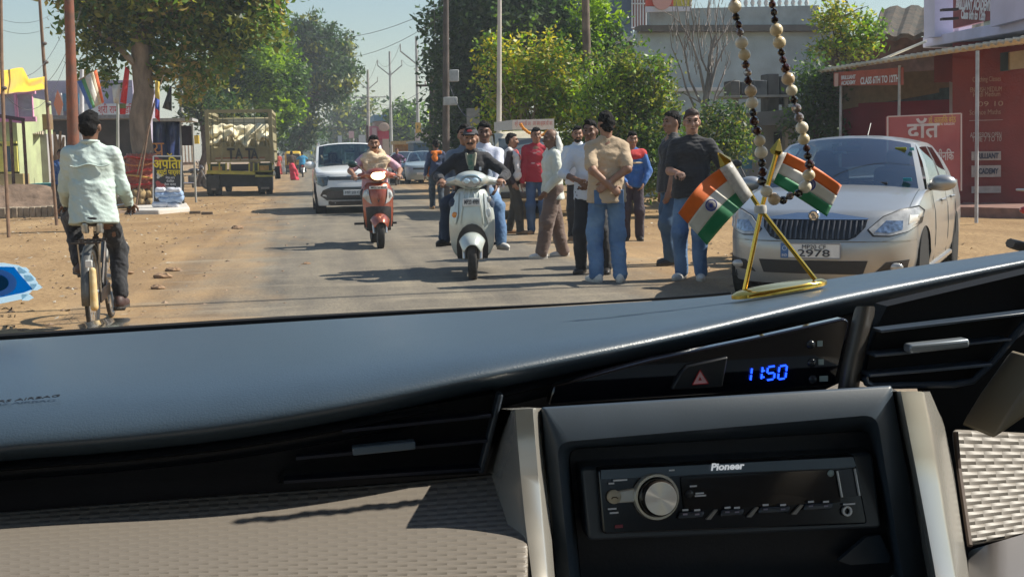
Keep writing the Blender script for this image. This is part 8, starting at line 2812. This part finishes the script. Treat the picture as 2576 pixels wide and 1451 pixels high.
strip("console_trim", [
 [(1284, 1033, .87), (1248, 1104, .87), (1219, 1198, .86), (1243, 1303, .83), (1279, 1447, .80), (1310, 1560, .78)],
 [(1286, 1031, .80), (1270, 1104, .80), (1258, 1198, .79), (1275, 1303, .765), (1300, 1447, .74), (1325, 1560, .72)],
 [(1289, 1030, .775), (1294, 1104, .772), (1301, 1198, .765), (1312, 1303, .755), (1328, 1447, .735), (1342, 1560, .715)],
 [(1296, 1029, .769), (1302, 1104, .767), (1310, 1198, .760), (1320, 1303, .750), (1338, 1447, .730), (1352, 1560, .71)],
 [(1340, 1027, .768), (1346, 1104, .766), (1354, 1198, .760), (1361, 1303, .750), (1374, 1447, .730), (1386, 1560, .71)],
 [(1346, 1026, .770), (1352, 1104, .768), (1360, 1198, .762), (1368, 1303, .752), (1381, 1447, .732), (1393, 1560, .712)],
 [(1364, 1026, .790), (1369, 1104, .788), (1377, 1198, .782), (1384, 1303, .772), (1395, 1447, .752), (1406, 1560, .732)]], silver_t, dash)
strip("console_trim", [
 [(2238, 972, .80), (2252, 1060, .797), (2285, 1188, .792), (2310, 1320, .78), (2334, 1451, .765), (2352, 1560, .75)],
 [(2258, 984, .772), (2274, 1060, .770), (2299, 1188, .765), (2325, 1320, .752), (2345, 1430, .74), (2366, 1560, .72)],
 [(2266, 984, .769), (2281, 1060, .767), (2306, 1188, .762), (2331, 1320, .749), (2351, 1430, .737), (2372, 1560, .717)],
 [(2318, 984, .770), (2332, 1060, .768), (2354, 1188, .763), (2376, 1320, .750), (2396, 1430, .738), (2416, 1560, .718)],
 [(2326, 988, .773), (2342, 1060, .771), (2363, 1188, .766), (2384, 1320, .753), (2404, 1430, .741), (2424, 1560, .721)],
 [(2338, 985, .80), (2370, 1062, .80), (2396, 1188, .795), (2416, 1320, .78), (2432, 1430, .765), (2450, 1560, .75)],
 [(2340, 984, .85), (2374, 1062, .85), (2400, 1188, .85), (2420, 1320, .84), (2437, 1430, .82), (2456, 1560, .80)]], silver_t, dash)
def ring_loft(name, outlines, mat, parent, close_last=False, subd=0):
 rows = [[at(x, y, Y) for x, y in o] if not callable(o) else o for o, Y in outlines]
 m = MB(); m.grid(rows, closed=True)
 if close_last:
  m.f.append(tuple((len(rows) - 1) * len(rows[0]) + k for k in range(len(rows[0])))); m.m.append(0)
 return m.build(name, mat, parent, smooth=True, subd=subd)
def rrect(tl, tr, br, bl, r, n=5):
 """rounded quadrilateral outline"""
 P = [Vector((*p, 0)) for p in (tl, tr, br, bl)]
 out = []
 for i in range(4):
  p, a, b = P[i], P[i - 1], P[(i + 1) % 4]
  u, v = (a - p).normalized() * r, (b - p).normalized() * r
  for k in range(n + 1):
   t = k / n
   q = p + u * (1 - t) ** 2 + v * t ** 2
   out.append((q.x, q.y))
 return out
O0 = rrect((1362, 1024), (2242, 969), (2352, 1560), (1408, 1560), 6)
O1 = rrect((1368, 1030), (2242, 976), (2350, 1556), (1412, 1556), 8)
O2 = rrect((1400, 1112), (2206, 1042), (2280, 1500), (1440, 1520), 36)
O3 = rrect((1414, 1122), (2196, 1054), (2270, 1490), (1452, 1512), 34)
O4 = rrect((1432, 1130), (2186, 1084), (2252, 1452), (1464, 1480), 26)
bz = ring_loft("console_bezel", [(O0, .80), (O0, .777), (O1, .7745), (O2, .768), (O3, .772), (O4, .812)], bezel_m, dash)
m = MB(); m.prism([at(x, y, .806) for x, y in O4], (0, .01, 0)); m.build("mount_plate", M("mount_plate", (.016, .019, .026), .5, var=.15, scale=30, bump=.05, bscale=400), dash)
m = MB(); m.prism([at(x, y, .795) for x, y in ((2110, 1410), (2180, 1350), (2215, 1345), (2240, 1400), (2236, 1414), (2140, 1420))], (0, .004, 0)); m.build("mount_plate_tab", bezel_m, dash)
cp = vpoly("clock_panel", [(1378, 1020), (1392, 968), (1640, 903), (1900, 850), (2118, 801), (2132, 803), (2138, 814), (2102, 972)], .842, (0, .01, 0), gloss_k, dash, bevel=.002)
hb = vpoly("hazard_button", [(1690, 980), (1713, 938), (1730, 920), (1832, 897), (1818, 974)], .838, (0, .008, 0), M("button_black", (.010, .011, .014), .4), cp, bevel=.0012)
m = MB(); T3 = [(1761, 931), (1742, 967), (1782, 964)]
m.prism([at(x, y, .8372) for x, y in T3], (0, .0006, 0)); m.build("hazard_triangle", M("print_redwhite", (.85, .55, .55), .5), hb)
m = MB()
for a, b in ((0, 1), (1, 2), (2, 0)): m.bar(at(*T3[a], .8368), at(*T3[b], .8368), .0005, .0006)
m.build("hazard_outline", M("print_haz_red", (.5, .03, .03), .5), hb)
m = MB(); m.prism([at(x, y, .8366) for x, y in ((1761, 948), (1757, 957), (1766, 956))], (0, .0003, 0)); m.build("hazard_core", M("print_haz_red", (0, 0, 0)), hb)
dg_m = M("clock_blue", (.0, .01, .1), .4, emit=(.012, .07, 1.0), estr=2.2)
def digit(segs, x, y, w_, h_, parent):
 """seven-segment figure; x,y lower left in the panel"""
 S_ = {'a': ((0, 1), (1, 1)), 'b': ((1, 1), (1, .5)), 'c': ((1, .5), (1, 0)), 'd': ((0, 0), (1, 0)), 'e': ((0, 0), (0, .5)), 'f': ((0, .5), (0, 1)), 'g': ((0, .5), (1, .5))}
 m = MB()
 def P(u, v): return at(x + w_ * u + 4 * v, y - h_ * v - 4.0 * u * w_ / 26, .8405)
 for c in segs:
  (a, b), (c_, d_) = S_[c]
  p, q = P(a, b), P(c_, d_)
  m.bar(p.lerp(q, .12), p.lerp(q, .88), .0010, .0011)
 m.build("clock_digit", dg_m, parent)
ck = cp
digit('bc', 1866, 961, 22, 33, ck); digit('bc', 1893, 958, 22, 33, ck)
digit('afgcd', 1928, 956, 19, 33, ck); digit('abcdef', 1957, 954, 19, 33, ck)
m = MB(); m.box(at(1922, 932, .8405), (.0011, .001, .0011)); m.box(at(1921, 948, .8405), (.0011, .001, .0011)); m.build("clock_colon", dg_m, ck)
lab_m = M("print_pale_teal", (.32, .40, .40), .5)
for (x, y, w_) in ((2039, 866, 15), (2042, 912, 15), (2044, 954, 24)):
 m = MB(); m.ell(at(x, y, .842), (.0036, .003, .0034), 12, 8); m.build("push_button", M("button_gloss", (.02, .024, .03), .2), cp, smooth=True)
 m = MB(); m.box(at(x + 12 + w_ / 2 + 4, y - 2, .8415), (w_ * .84 / FPX, .0006, .0042)); m.build("button_label", lab_m, cp)
m = MB()
rows = [[at(x + dx_, y, Y) for dx_, Y in ((0, .842), (10, .836), (30, .832), (46, .836), (54, .85))] for x, y in ((2150, 770), (2142, 812), (2128, 870), (2116, 920), (2108, 968), (2106, 990))]
m.grid(rows); m.build("vent_pillar", M("pillar_warm", (.060, .055, .05), .38, spec=.6), dash, smooth=True, subd=1)
V2 = [(2232, 770), (2210, 815), (2188, 890), (2175, 950), (2190, 969), (2407, 965), (2446, 957), (2500, 905), (2600, 780), (2700, 660)]
av = vpoly("air_vent", V2, .845, (0, .02, 0), void_m, dash)
slat_b = M("slat_blue", (.05, .07, .10), .3, spec=.6)
for a, b, w_ in (((2204, 830), (2600, 782), .0022), ((2189, 890), (2302, 880), .0024), ((2425, 861), (2530, 850), .002), ((2176, 940), (2482, 913), .0026)):
 m = MB(); m.bar(at(a[0], a[1], .838), at(b[0], b[1], .838), .016, w_); m.build("slat", slat_b, av, bevel=.0006)
m = MB(); m.bar(at(2280, 876, .826), at(2430, 860, .826), .012, .0068); m.build("slider", M("slider_silver", (.24, .27, .30), .3, .4), av, bevel=.0022, seg=3)
m = MB(); m.tube([at(x, y, .836) for x, y in ((2175, 948), (2180, 962), (2195, 970), (2300, 968), (2400, 966), (2446, 958), (2500, 908), (2580, 808), (2680, 680))], .0028, 8); m.build("vent_edge", M("edge_blue", (.03, .045, .07), .35), av, smooth=True)
m = MB(); m.prism([at(x, y, .90) for x, y in ((2330, 965), (2450, 960), (2560, 850), (2800, 700), (2800, 1300), (2560, 1120), (2370, 1100))], (0, .02, 0)); m.build("lower_fascia", void_m, dash)
xs_ = [2398 + 20 * i for i in range(20)]
rows, vs_ = [], []
for j in range(12):
 q = j / 11
 rows.append([at(x + 40 * q, 1086 + 10 * (x - 2398) / 200 + (1372 - 1086 - (x - 2398) * .22) * q - 10 * (1 - q) ** 6, .86 - .06 * q + .03 * (x - 2398) / 200) for x in xs_])
 vs_.append(q * 17)
grid_uv("woven_panel", rows, weave_m, dash, [(x - 2398) / 46 for x in xs_], vs_, solid=.004, subd=1)
m = MB(); m.tube([at(2404, 1086, .845), at(2412, 1180, .835), at(2440, 1372, .79)], .0022, 6); m.build("panel_gap", M("gap_brown", (.09, .06, .045), .7), dash)
m = MB()
rows = [[at(2436 + 20 * j, 1384 - j * 6 + 90 * q, .80 - .05 * q + .02 * abs(j - 4) / 4) for j in range(12)] for q in (0, .15, .5, 1, 1.6)]
m.grid(rows); m.build("knee_panel", M("knee_grey", (.16, .15, .15), .35, .2), dash, smooth=True, subd=1)
vpoly("column_cover", [(2500, 1108), (2556, 1018), (2640, 900), (2640, 1010)], .80, (0, .05, 0), M("stalk_khaki", (.20, .165, .11), .5), dash, bevel=.004)
for o in dash.children: pass
rebase(dash, (0.3, 0.95, 1.0))
st = thing("car_stereo", "black car stereo with round metal volume knob and white maker's name", "car stereo")
def S(x, y, d=0.0):
 q = (y - 1145) / 190.0
 return at(x, y, .783 - .012 * q - d)
def spoly(name, pts, d, th, mat, parent=st, bevel=0.0):
 m = MB(); m.prism([S(x, y, d) for x, y in pts], (0, th, 0)); return m.build(name, mat, parent, bevel=bevel)
spoly("trim_ring", rrect((1460, 1176), (2196, 1138), (2218, 1328), (1480, 1360), 14), -.006, .02, M("stereo_trim", (.045, .055, .068), .35, spec=.7), bevel=.002)
spoly("faceplate", rrect((1503, 1178), (2150, 1144), (2184, 1318), (1517, 1344), 12), .0, .008, M("stereo_black", (.008, .009, .013), .16, spec=.6), bevel=.0015)
spoly("top_highlight", [(1512, 1182), (2146, 1149), (2154, 1172), (2110, 1176), (1760, 1192), (1700, 1196), (1512, 1205)], .0012, .0008, M("highlight_blue_grey", (.075, .11, .145), .3, spec=.7))  # bluish reflection along the top of the face, painted in as a paler strip
spoly("display", rrect((1712, 1199), (2104, 1180), (2116, 1262), (1722, 1284), 8), .0016, .001, gloss_k)
text("maker_name", "Pioneer", .0068, M("letter_bright", (.8, .8, .8), .4, emit=(.9, .95, 1), estr=.25), st, S(1829, 1173, .003), S(1900, 1169) - S(1760, 1176), (0, .1, 1), depth=.0004, width=.0245, bold=.00022, shear=.15)
spoly("usb_door", [(2104, 1182), (2156, 1176), (2168, 1246), (2116, 1252)], .002, .0012, M("usb_dark", (.012, .013, .02), .2))
for a, b in (((2106, 1184), (2118, 1250)), ((2150, 1178), (2162, 1246))):
 m = MB(); m.bar(S(*a, .0036), S(*b, .0036), .0007, .0013); m.build("usb_edge", M("edge_light", (.75, .75, .76), .3, .3), st)
m = MB(); m.ell(S(2090, 1190, .002), (.0026, .001, .0026), 10, 8); m.build("eject_dot", lab_m, st, smooth=True)
KC = S(1648, 1247, .0)
yk = Vector((0, -1, 0.16)).normalized()
Rk = yk.to_track_quat('Z', 'Y').to_matrix()
def knob_lathe(prof, name, mat, n=40, parent=st):
 m = MB(); m.lathe(prof, n)
 m.v = [tuple(KC + Rk @ Vector(v)) for v in m.v]
 return m.build(name, mat, parent, smooth=True)
kr = 62 * .78 / FPX
vk = knob_lathe([(kr, 0), (kr, .004), (kr * .96, .0055), (kr * .86, .0055), (kr * .82, .004), (kr * .82, 0)], "knob_ring", M("knob_chrome", (.80, .76, .68), .22, .65))
k2 = knob_lathe([(kr * .81, .0), (kr * .80, .010), (kr * .74, .0135), (kr * .70, .0145)], "volume_knob", M("knob_black", (.02, .016, .014), .22, spec=.6))
bm = M("knob_brushed", (.72, .70, .66), .30, .7)
def brushed():
 m = bm; nt = m.node_tree; b = nt.nodes["Principled BSDF"]
 b.inputs["Anisotropic"].default_value = .85
 tg = nnode(nt, "ShaderNodeTangent", direction_type='RADIAL', axis='Z')
 nt.links.new(tg.outputs[0], b.inputs["Tangent"])
brushed()
kf = MB(); kf.lathe([(0.0001, 0), (kr * .2, 0), (kr * .45, 0), (kr * .69, 0), (kr * .71, -.0006)], 48)
o = kf.build("knob_face", bm, k2, smooth=True)
o.matrix_basis = Matrix.Translation(KC + yk * .0147) @ Rk.to_4x4()
m = MB(); c = S(1543, 1248, .001)
m.lathe([(.0048, 0), (.0048, .0025), (.004, .0032), (.0, .0032)], 20); m.v = [tuple(c + Rk @ Vector(v)) for v in m.v]
pb = m.build("phone_button", M("button_cream", (.60, .52, .38), .35), st, smooth=True)
m = MB(); m.tube([c + Vector((-.0022, -.0036, -.0006)), c + Vector((-.0012, -.0036, .0005)), c + Vector((.0012, -.0036, .0005)), c + Vector((.0022, -.0036, -.0006))], .0004, 5); m.build("phone_symbol", M("ink_brown", (.12, .08, .05), .5), pb)
spoly("button_arm", [(1548, 1236), (1600, 1226), (1606, 1262), (1550, 1266)], .002, .002, M("arm_silver", (.66, .63, .57), .3, .4), bevel=.001)
for (x0, x1, y) in ((1706, 1776, 1305), (1812, 1876, 1299), (1908, 1992, 1292), (2022, 2100, 1284)):
 b_ = spoly("preset_button", [(x0 + 6, y - 16), (x1 - 2, y - 19), (x1 - 6, y - 3), (x0, y)], .004, .004, M("preset_dark", (.04, .046, .058), .25, spec=.8), bevel=.0012)
 for k_, xx in enumerate((x0 + 18, x1 - 22)):
  m = MB(); m.box(S(xx, y - 23, .0045), (.0042, .0005, .0012)); m.build("button_label", M("print_white2", (.85, .85, .88), .5), b_)
  m = MB(); m.box(S(xx, y - 12, .0088), (.003, .0004, .001)); m.build("button_label", M("print_violet", (.25, .22, .30), .5), b_)
for (x, y) in ((1790, 1300), (1893, 1294), (2006, 1287)):
 m = MB(); m.prism([S(x + 8, y - 18, .003), S(x + 16, y - 18, .003), S(x - 2, y + 6, .003), S(x - 14, y + 6, .003)], (0, .002, 0)); m.build("button_divider", M("divider", (.30, .27, .24), .3, .3), st)
m = MB(); c = S(2129, 1284, .001)
m.lathe([(.0022, 0), (.0036, .0), (.0036, .0022), (.0022, .0022)], 18, closed=True); m.v = [tuple(c + Rk @ Vector(v)) for v in m.v]
m.build("aux_socket", M("edge_light", (.4, .4, .4), .3), st, smooth=True)
m = MB(); c = S(1734, 1242, .002); m.ell(c, (.0032, .002, .0032), 12, 8); m.build("selector_stick", M("stick_dark", (.05, .05, .055), .25), st, smooth=True)
for i, (x, y, w_) in enumerate(((1560, 1207, .010), (1538, 1215, .004), (1540, 1279, .006), (1545, 1289, .006), (1760, 1240, .006), (1762, 1246, .008), (1744, 1222, .005), (2136, 1267, .009), (1690, 1182, .004))):
 m = MB(); m.box(S(x, y, .0022), (w_, .0004, .0011)); m.build("print_mark", M("print_white2", (0, 0, 0)), st)
m = MB(); m.box(S(1557, 1323, .0012), (.0055, .0004, .0022)); m.build("print_mark_red", M("print_dim_red", (.28, .06, .08), .5), st)
rebase(st, S(1840, 1340))
gold = M("gold_plated", (.78, .50, .10), .16, 1.0)
YFL = 1.0
fs = thing("flag_stand", "small gold desk stand with two crossed national flags on top of the dashboard", "flag stand")
m = MB()
n = 28
bc = at(1959, 723, YFL)
e0, e1 = at(1842, 744, YFL - .012), at(2078, 704, YFL + .004)
ax = (e1 - e0) / 2; ay = Vector((-.1, 1, 0)).normalized() * .016
bc = (e0 + e1) / 2
rim = [bc + ax * math.copysign(abs(math.cos(a)) ** .75, math.cos(a)) + ay * math.sin(a) for a in [2 * PI * k_ / n for k_ in range(n)]]
rim_in = [bc + (p - bc) * .9 + Vector((0, 0, .0022)) for p in rim]
low = [p - Vector((0, 0, .003)) for p in rim]
m.grid([low, rim, rim_in], closed=True); m.f.append(tuple(2 * n + k_ for k_ in range(n))); m.m.append(0); m.f.append(tuple(range(n - 1, -1, -1))); m.m.append(0)
m.build("base", gold, fs, smooth=True)
clear_p = M("sleeve_clear", (.62, .60, .56), .25, spec=.6, var=.12, scale=300)
clear_p.node_tree.nodes["Principled BSDF"].inputs["Alpha"].default_value = .8
def pole_(pts, dY):
 P = [at(x, y, YFL + dY) for x, y in pts]
 m = MB(); m.tube(P, .0021, 10); return m.build("pole", gold, fs, smooth=True)
pole_([(1872, 734), (1916, 524), (1953, 388)], .003)
pole_([(2050, 702), (1914, 528), (1884, 482), (1826, 410)], -.003)
for (x, y, dY, tilt_) in ((1955, 372, .003, rad(14)), (1820, 402, -.003, rad(-38))):
 m = MB(); c = at(x, y, YFL + dY)
 m.lathe([(.0, .0085), (.0015, .0065), (.0042, .001), (.0062, -.003), (.0048, -.0055), (.003, -.0065)], 6)
 Rt = Matrix.Rotation(tilt_, 3, 'Y'); m.v = [tuple(c + Rt @ Vector(v)) for v in m.v]
 m.build("finial", gold, fs)
m = MB(); c = at(1913, 528, YFL - .004); m.lathe([(.0052, -.003), (.0056, 0), (.005, .004)], 14, c=c); m.build("clip", M("clip_white", (.62, .6, .56), .4), fs, smooth=True)
saff = M("satin_saffron", (.86, .17, .015), .55, sheen=.4, var=.06, scale=120)
whit = M("satin_white", (.74, .70, .60), .55, sheen=.4, var=.04, scale=120)
gren = M("satin_green", (.012, .21, .075), .5, sheen=.4, var=.08, scale=120)
navy_p = M("print_navy", (.05, .07, .32), .5)
def desk_flag(HT, HB, FT, FB, dY, sleeve, curl, chakra):
 """hoist top/bottom, fly top/bottom in the view; three stripe parts, a wheel of 24 spokes and the clear sleeve"""
 fl = bpy.data.objects.new("flag", None); COL.objects.link(fl); fl.parent = fs
 def P(u, v, off=0.0):
  x = (HT[0] * (1 - u) + FT[0] * u) * (1 - v) + (HB[0] * (1 - u) + FB[0] * u) * v
  y = (HT[1] * (1 - u) + FT[1] * u) * (1 - v) + (HB[1] * (1 - u) + FB[1] * u) * v
  y -= curl * math.sin(u * PI) * (1 - v * .7)
  return at(x, y, YFL + dY + .004 * math.sin(u * 7 + v * 2) - off - .003 * u)
 for k_, mt in enumerate((saff, whit, gren)):
  m = MB()
  m.grid([[P(i / 16, (k_ + j / 5) / 3) for i in range(17)] for j in range(6)])
  m.build("stripe", mt, fl, smooth=True, solid=.0005)
 if chakra:
  u0 = chakra
  cc = P(u0, .5, .0008)
  du = (P(u0 + .05, .5, .0008) - cc); dv = (P(u0, .55, .0008) - cc)
  L = .0048
  du = du.normalized() * L; dv = (dv - du * dv.dot(du) / L ** 2).normalized() * L
  m = MB()
  m.tube([cc + du * math.cos(a) + dv * math.sin(a) for a in [2 * PI * k_ / 28 for k_ in range(29)]], .00055, 5, cap=False)
  for k_ in range(24):
   a = 2 * PI * k_ / 24
   m.bar(cc, cc + (du * math.cos(a) + dv * math.sin(a)) * .95, .00022, .0003)
  m.build("wheel_emblem", navy_p, fl)
 m = MB()
 m.grid([[at(HT[0] + (sleeve[0][0] - HT[0]) * i / 4 + (HB[0] - HT[0] + ((sleeve[1][0] - HB[0]) - (sleeve[0][0] - HT[0])) * i / 4) * j / 6,
    HT[1] + (sleeve[0][1] - HT[1]) * i / 4 + (HB[1] - HT[1] + ((sleeve[1][1] - HB[1]) - (sleeve[0][1] - HT[1])) * i / 4) * j / 6, YFL + dY - .003 * math.sin(PI * i / 4)) for i in range(5)] for j in range(7)])
 m.build("sleeve", clear_p, fl, smooth=True, solid=.0004)
desk_flag((1810, 425), (1871, 514), (1706, 536), (1778, 617), -.006, ((1840, 407), (1893, 491)), 14, .52)
desk_flag((1979, 384), (1944, 460), (2117, 466), (2080, 545), .006, ((1952, 384), (1918, 464)), 6, .56)
rebase(fs, bc)
bg = thing("bead_garland", "hanging string of cream and dark brown beads before the windscreen", "bead string")
cream_b = [M("bead_cream", (.72, .60, .38), .3, coat=.4, var=.15, scale=200), M("bead_tan", (.62, .46, .28), .3, coat=.4, var=.15, scale=200), M("bead_pearl", (.80, .72, .55), .25, coat=.5, var=.1, scale=200)]
brown_b = [M("bead_brown", (.060, .020, .014), .12, coat=.8), M("bead_black", (.018, .012, .010), .15, coat=.6), M("bead_glass", (.36, .30, .28), .08, .5, coat=.8)]
path = [(1842, -40), (1850, 20), (1862, 90), (1876, 160), (1888, 230), (1893, 280), (1906, 340), (1916, 400), (1917, 440), (1924, 475), (1940, 497), (1966, 505), (1990, 492), (2012, 484), (2030, 466), (2036, 430), (2033, 390), (2020, 335), (2004, 280), (1988, 215), (1970, 150), (1955, 80), (1945, 20), (1938, -40)]
dense = []
for i in range(len(path) - 1):
 p0 = path[max(0, i - 1)]; p1 = path[i]; p2 = path[i + 1]; p3 = path[min(len(path) - 1, i + 2)]
 for k_ in range(24):
  t_ = k_ / 24
  f = lambda a, b, c, d: .5 * ((2 * b) + (-a + c) * t_ + (2 * a - 5 * b + 4 * c - d) * t_ * t_ + (-a + 3 * b - 3 * c + d) * t_ ** 3)
  dense.append((f(p0[0], p1[0], p2[0], p3[0]), f(p0[1], p1[1], p2[1], p3[1])))
YBD = .806
pts = [at(x, y, YBD + .012 * math.sin(i / len(dense) * PI)) for i, (x, y) in enumerate(dense)]
L_ = [0.0]
for a, b in zip(pts, pts[1:]): L_.append(L_[-1] + (b - a).length)
def at_len(s_):
 i = int(np.searchsorted(L_, s_)); i = min(max(1, i), len(L_) - 1)
 t_ = (s_ - L_[i - 1]) / max(1e-9, L_[i] - L_[i - 1])
 return pts[i - 1].lerp(pts[i], t_)
src = {}
rg = random.Random(77)
s_ = .002
pat = ['C', 'C', 'b', 'b', 'b']
i = 0
while s_ < L_[-1] - .003:
 kd = pat[i % len(pat)]
 r_ = (.0044 if kd == 'C' else .0030) * rg.uniform(.92, 1.08)
 if kd == 'b' and rg.random() < .25: r_ = .0036
 k_ = rg.randrange(3) if kd == 'C' else rg.choice((0, 0, 1, 1, 2))
 key = (kd, k_)
 if key not in src:
  m = MB(); m.ell((0, 0, 0), (1, 1, 1), 14 if kd == 'C' else 9, 10 if kd == 'C' else 6)
  o = m.build("bead", (cream_b if kd == 'C' else brown_b)[k_], bg, smooth=(kd == 'C'))
  src[key] = o
 else:
  o = src[key].copy(); COL.objects.link(o); o.parent = bg
 p = at_len(s_ + r_)
 o.location = p + Vector((rg.uniform(-.0005, .0005), rg.uniform(-.0008, .0008), 0))
 o.scale = (r_, r_, r_ * (.95 if kd == 'C' else .9))
 o.rotation_euler = (rg.uniform(0, 3), rg.uniform(0, 3), 0)
 s_ += 2 * r_ * .95
 i += 1
m = MB(); m.tube([pts[k_] for k_ in range(0, len(pts), 6)], .0006, 5); m.build("cord", M("cord_brown", (.08, .05, .03), .8), bg)
rebase(bg, pts[len(pts) // 2])
cab = thing("car_cabin", "the car the view is taken from: clear windscreen, grey roof lining, doors and beige bonnet", "car")
XL, XR, XC = -.58, 1.26, .34
lining = M("roof_lining", (.30, .29, .27), .9)
doorm = M("door_dark", (.05, .05, .055), .6)
def ws_pt(u, v):
 x = XC + (XR - XC) * u * (1 - .10 * v)
 return Vector((x, 1.50 - .86 * v - .12 * u * u * (1 - v), 1.165 + .53 * v - .02 * u * u))
glass = bpy.data.materials.new("windscreen_clear")
glass.use_nodes = True
nt = glass.node_tree; nt.nodes.clear()
out = nnode(nt, "ShaderNodeOutputMaterial"); tr = nnode(nt, "ShaderNodeBsdfTransparent"); tr.inputs[0].default_value = (.97, .985, .98, 1)
nt.links.new(tr.outputs[0], out.inputs["Surface"])
m = MB(); m.grid([[ws_pt(-1 + i / 8, j / 8) for i in range(17)] for j in range(9)])
wsn = m.build("windscreen", glass, cab, smooth=True)
for sx in (-1, 1):
 m = MB(); m.tube([ws_pt(sx, v) + Vector((0, -.03, 0)) for v in (0, .25, .5, .75, 1)], .045, 8); m.build("windscreen_pillar", doorm, cab, smooth=True)
m = MB(); rows = []
for y, z in ((.66, 1.69), (.4, 1.745), (0, 1.77), (-.6, 1.77), (-1.4, 1.74)):
 rows.append([Vector((XC + (XR - XC) * .93 * u, y, z - .04 * abs(u) ** 3)) for u in (-1, -.6, -.2, .2, .6, 1)])
m.grid(rows); m.build("roof", lining, cab, smooth=True, solid=.03, soff=1)
for sx, x in ((-1, XL), (1, XR)):
 m = MB(); m.box((x, -.1, .70), (.06, 2.7, .80)); m.build("door", doorm, cab, bevel=.02)
 for y in (-.45, -1.38):
  m = MB(); m.box((x, y, 1.40), (.05, .10, .66)); m.build("door_pillar", doorm, cab)
 m = MB(); m.bar((x, .66, 1.66), (x, -1.4, 1.70), .05, .06); m.build("door_rail", doorm, cab)
m = MB(); m.box((XC, -1.42, .62), (1.86, .05, .80)); m.build("rear_panel", doorm, cab)
m = MB(); m.box((XC, .1, .40), (1.86, 3.0, .06)); m.build("floor", doorm, cab)
m = MB(); m.box((XC, 1.15, .70), (1.80, .06, .75)); m.build("bulkhead", void_m, cab)
for sx in (0, .70):
 c = SDF(.05); c.box((sx, -.38, 1.0), (.50, .16, .72), .07); c.box((sx, -.08, .66), (.50, .56, .16), .06); c.build("seat", M("seat_beige", (.25, .22, .18), .8), cab, .03)
bon = M("paint_bonnet", (.50, .46, .38), .10, .55, coat=1.0)
m = MB(); rows = []
for j in range(15):
 q = j / 14
 y = 1.62 + 1.16 * q
 row = []
 for i in range(25):
  u = -1 + i / 12
  z = 1.112 - .085 * q - .022 * q * q - .012 * (1 - abs(u)) + .030 * abs(u) ** 2.2 * (.4 + .6 * q)
  if q > .9: z -= .9 * (q - .9) ** 1.5
  row.append(Vector((XC + .82 * u, y - .20 * u * u * q, z - (0 if abs(u) < .97 else .03))))
 rows.append(row)
m.grid(rows); m.build("bonnet", bon, cab, smooth=True, solid=.008)
def on_glass(px, py, off=-.002):
 d = sight(px, py)
 lo, hi = .6, 2.0
 for _ in range(40):
  md = (lo + hi) / 2
  p = EYE + d * md
  v = (1.50 - p.y) / .86
  for _k in range(3):
   u = (p.x - XC) / ((XR - XC) * (1 - .10 * v)); v = (1.50 - .12 * u * u * (1 - v) - p.y) / .86
  if p.z > ws_pt(max(-1, min(1, u)), v).z: hi = md
  else: lo = md
 p = EYE + d * (lo + off)
 return p
def vinyl(name, c):
 m = bpy.data.materials.new(name); m.use_nodes = True; nt = m.node_tree
 b = nt.nodes["Principled BSDF"]; b.inputs["Base Color"].default_value = (*c, 1); b.inputs["Roughness"].default_value = .5
 t = nnode(nt, "ShaderNodeBsdfTranslucent"); t.inputs[0].default_value = (*c, 1)
 mx = nnode(nt, "ShaderNodeMixShader"); mx.inputs[0].default_value = .75
 nt.links.new(b.outputs[0], mx.inputs[1]); nt.links.new(t.outputs[0], mx.inputs[2]); nt.links.new(mx.outputs[0], nt.nodes["Material Output"].inputs["Surface"])
 MATS[name] = m
 return m
vinyl("sticker_pale", (.75, .88, .95)); vinyl("sticker_blue", (.02, .50, .88)); vinyl("sticker_light", (.60, .80, .95)); vinyl("sticker_blue2", (.05, .42, .75))
def decal(name, pts, mat, off, parent=None, th=.0006):
 m = MB(); m.prism([on_glass(x, y, off) for x, y in pts], (0, -th, .0003)); return m.build(name, mat, parent or cab)
lo = decal("lotus_sticker", [(-160, 655), (10, 662), (48, 668), (78, 688), (96, 712), (90, 722), (74, 738), (58, 752), (10, 762), (-160, 790)], M("sticker_pale", (.55, .66, .72), .5), -.003)
lo.name = "lotus_sticker"
decal("sticker_field", [(-160, 668), (36, 672), (50, 690), (82, 727), (60, 736), (0, 748), (-160, 752)], M("sticker_blue", (.0, .30, .62), .5), -.0045, lo)
def arc(cx, cy, rx, ry, a0, a1, n=14): return [(cx + rx * math.cos(a0 + (a1 - a0) * k_ / n), cy + ry * math.sin(a0 + (a1 - a0) * k_ / n)) for k_ in range(n + 1)]
decal("sticker_ring", arc(-10, 712, 52, 34, 0, 2 * PI, 26), M("sticker_light", (.42, .58, .72), .5), -.006, lo)
decal("sticker_core", arc(-14, 712, 36, 22, 0, 2 * PI, 24), M("sticker_blue2", (.02, .26, .52), .5), -.0075, lo)
for k_, (x, y, a) in enumerate(((60, 680, .6), (76, 700, .35), (92, 722, .15), (70, 748, -.1))):
 decal("sticker_petal", [(x - 16, y - 8), (x + 6, y - 7), (x + 15, y + 1), (x + 2, y + 8), (x - 14, y + 8)], M("sticker_pale", (0, 0, 0)), -.004, lo)
ink = M("glass_ink", (.03, .025, .02), .6)
for s_t, x, y, w_ in (("SAJ", 10, 776, .017), ("IS 21", 18, 795, .018), ("E 13", 12, 821, .022)):
 xd = on_glass(x + 20, y) - on_glass(x, y)
 text("glass_mark", s_t, .008, ink, cab, on_glass(x, y, -.004), xd, on_glass(x, y - 15) - on_glass(x, y), depth=.0003, width=w_)
rebase(cab, (XC, 0.3, 0.35))
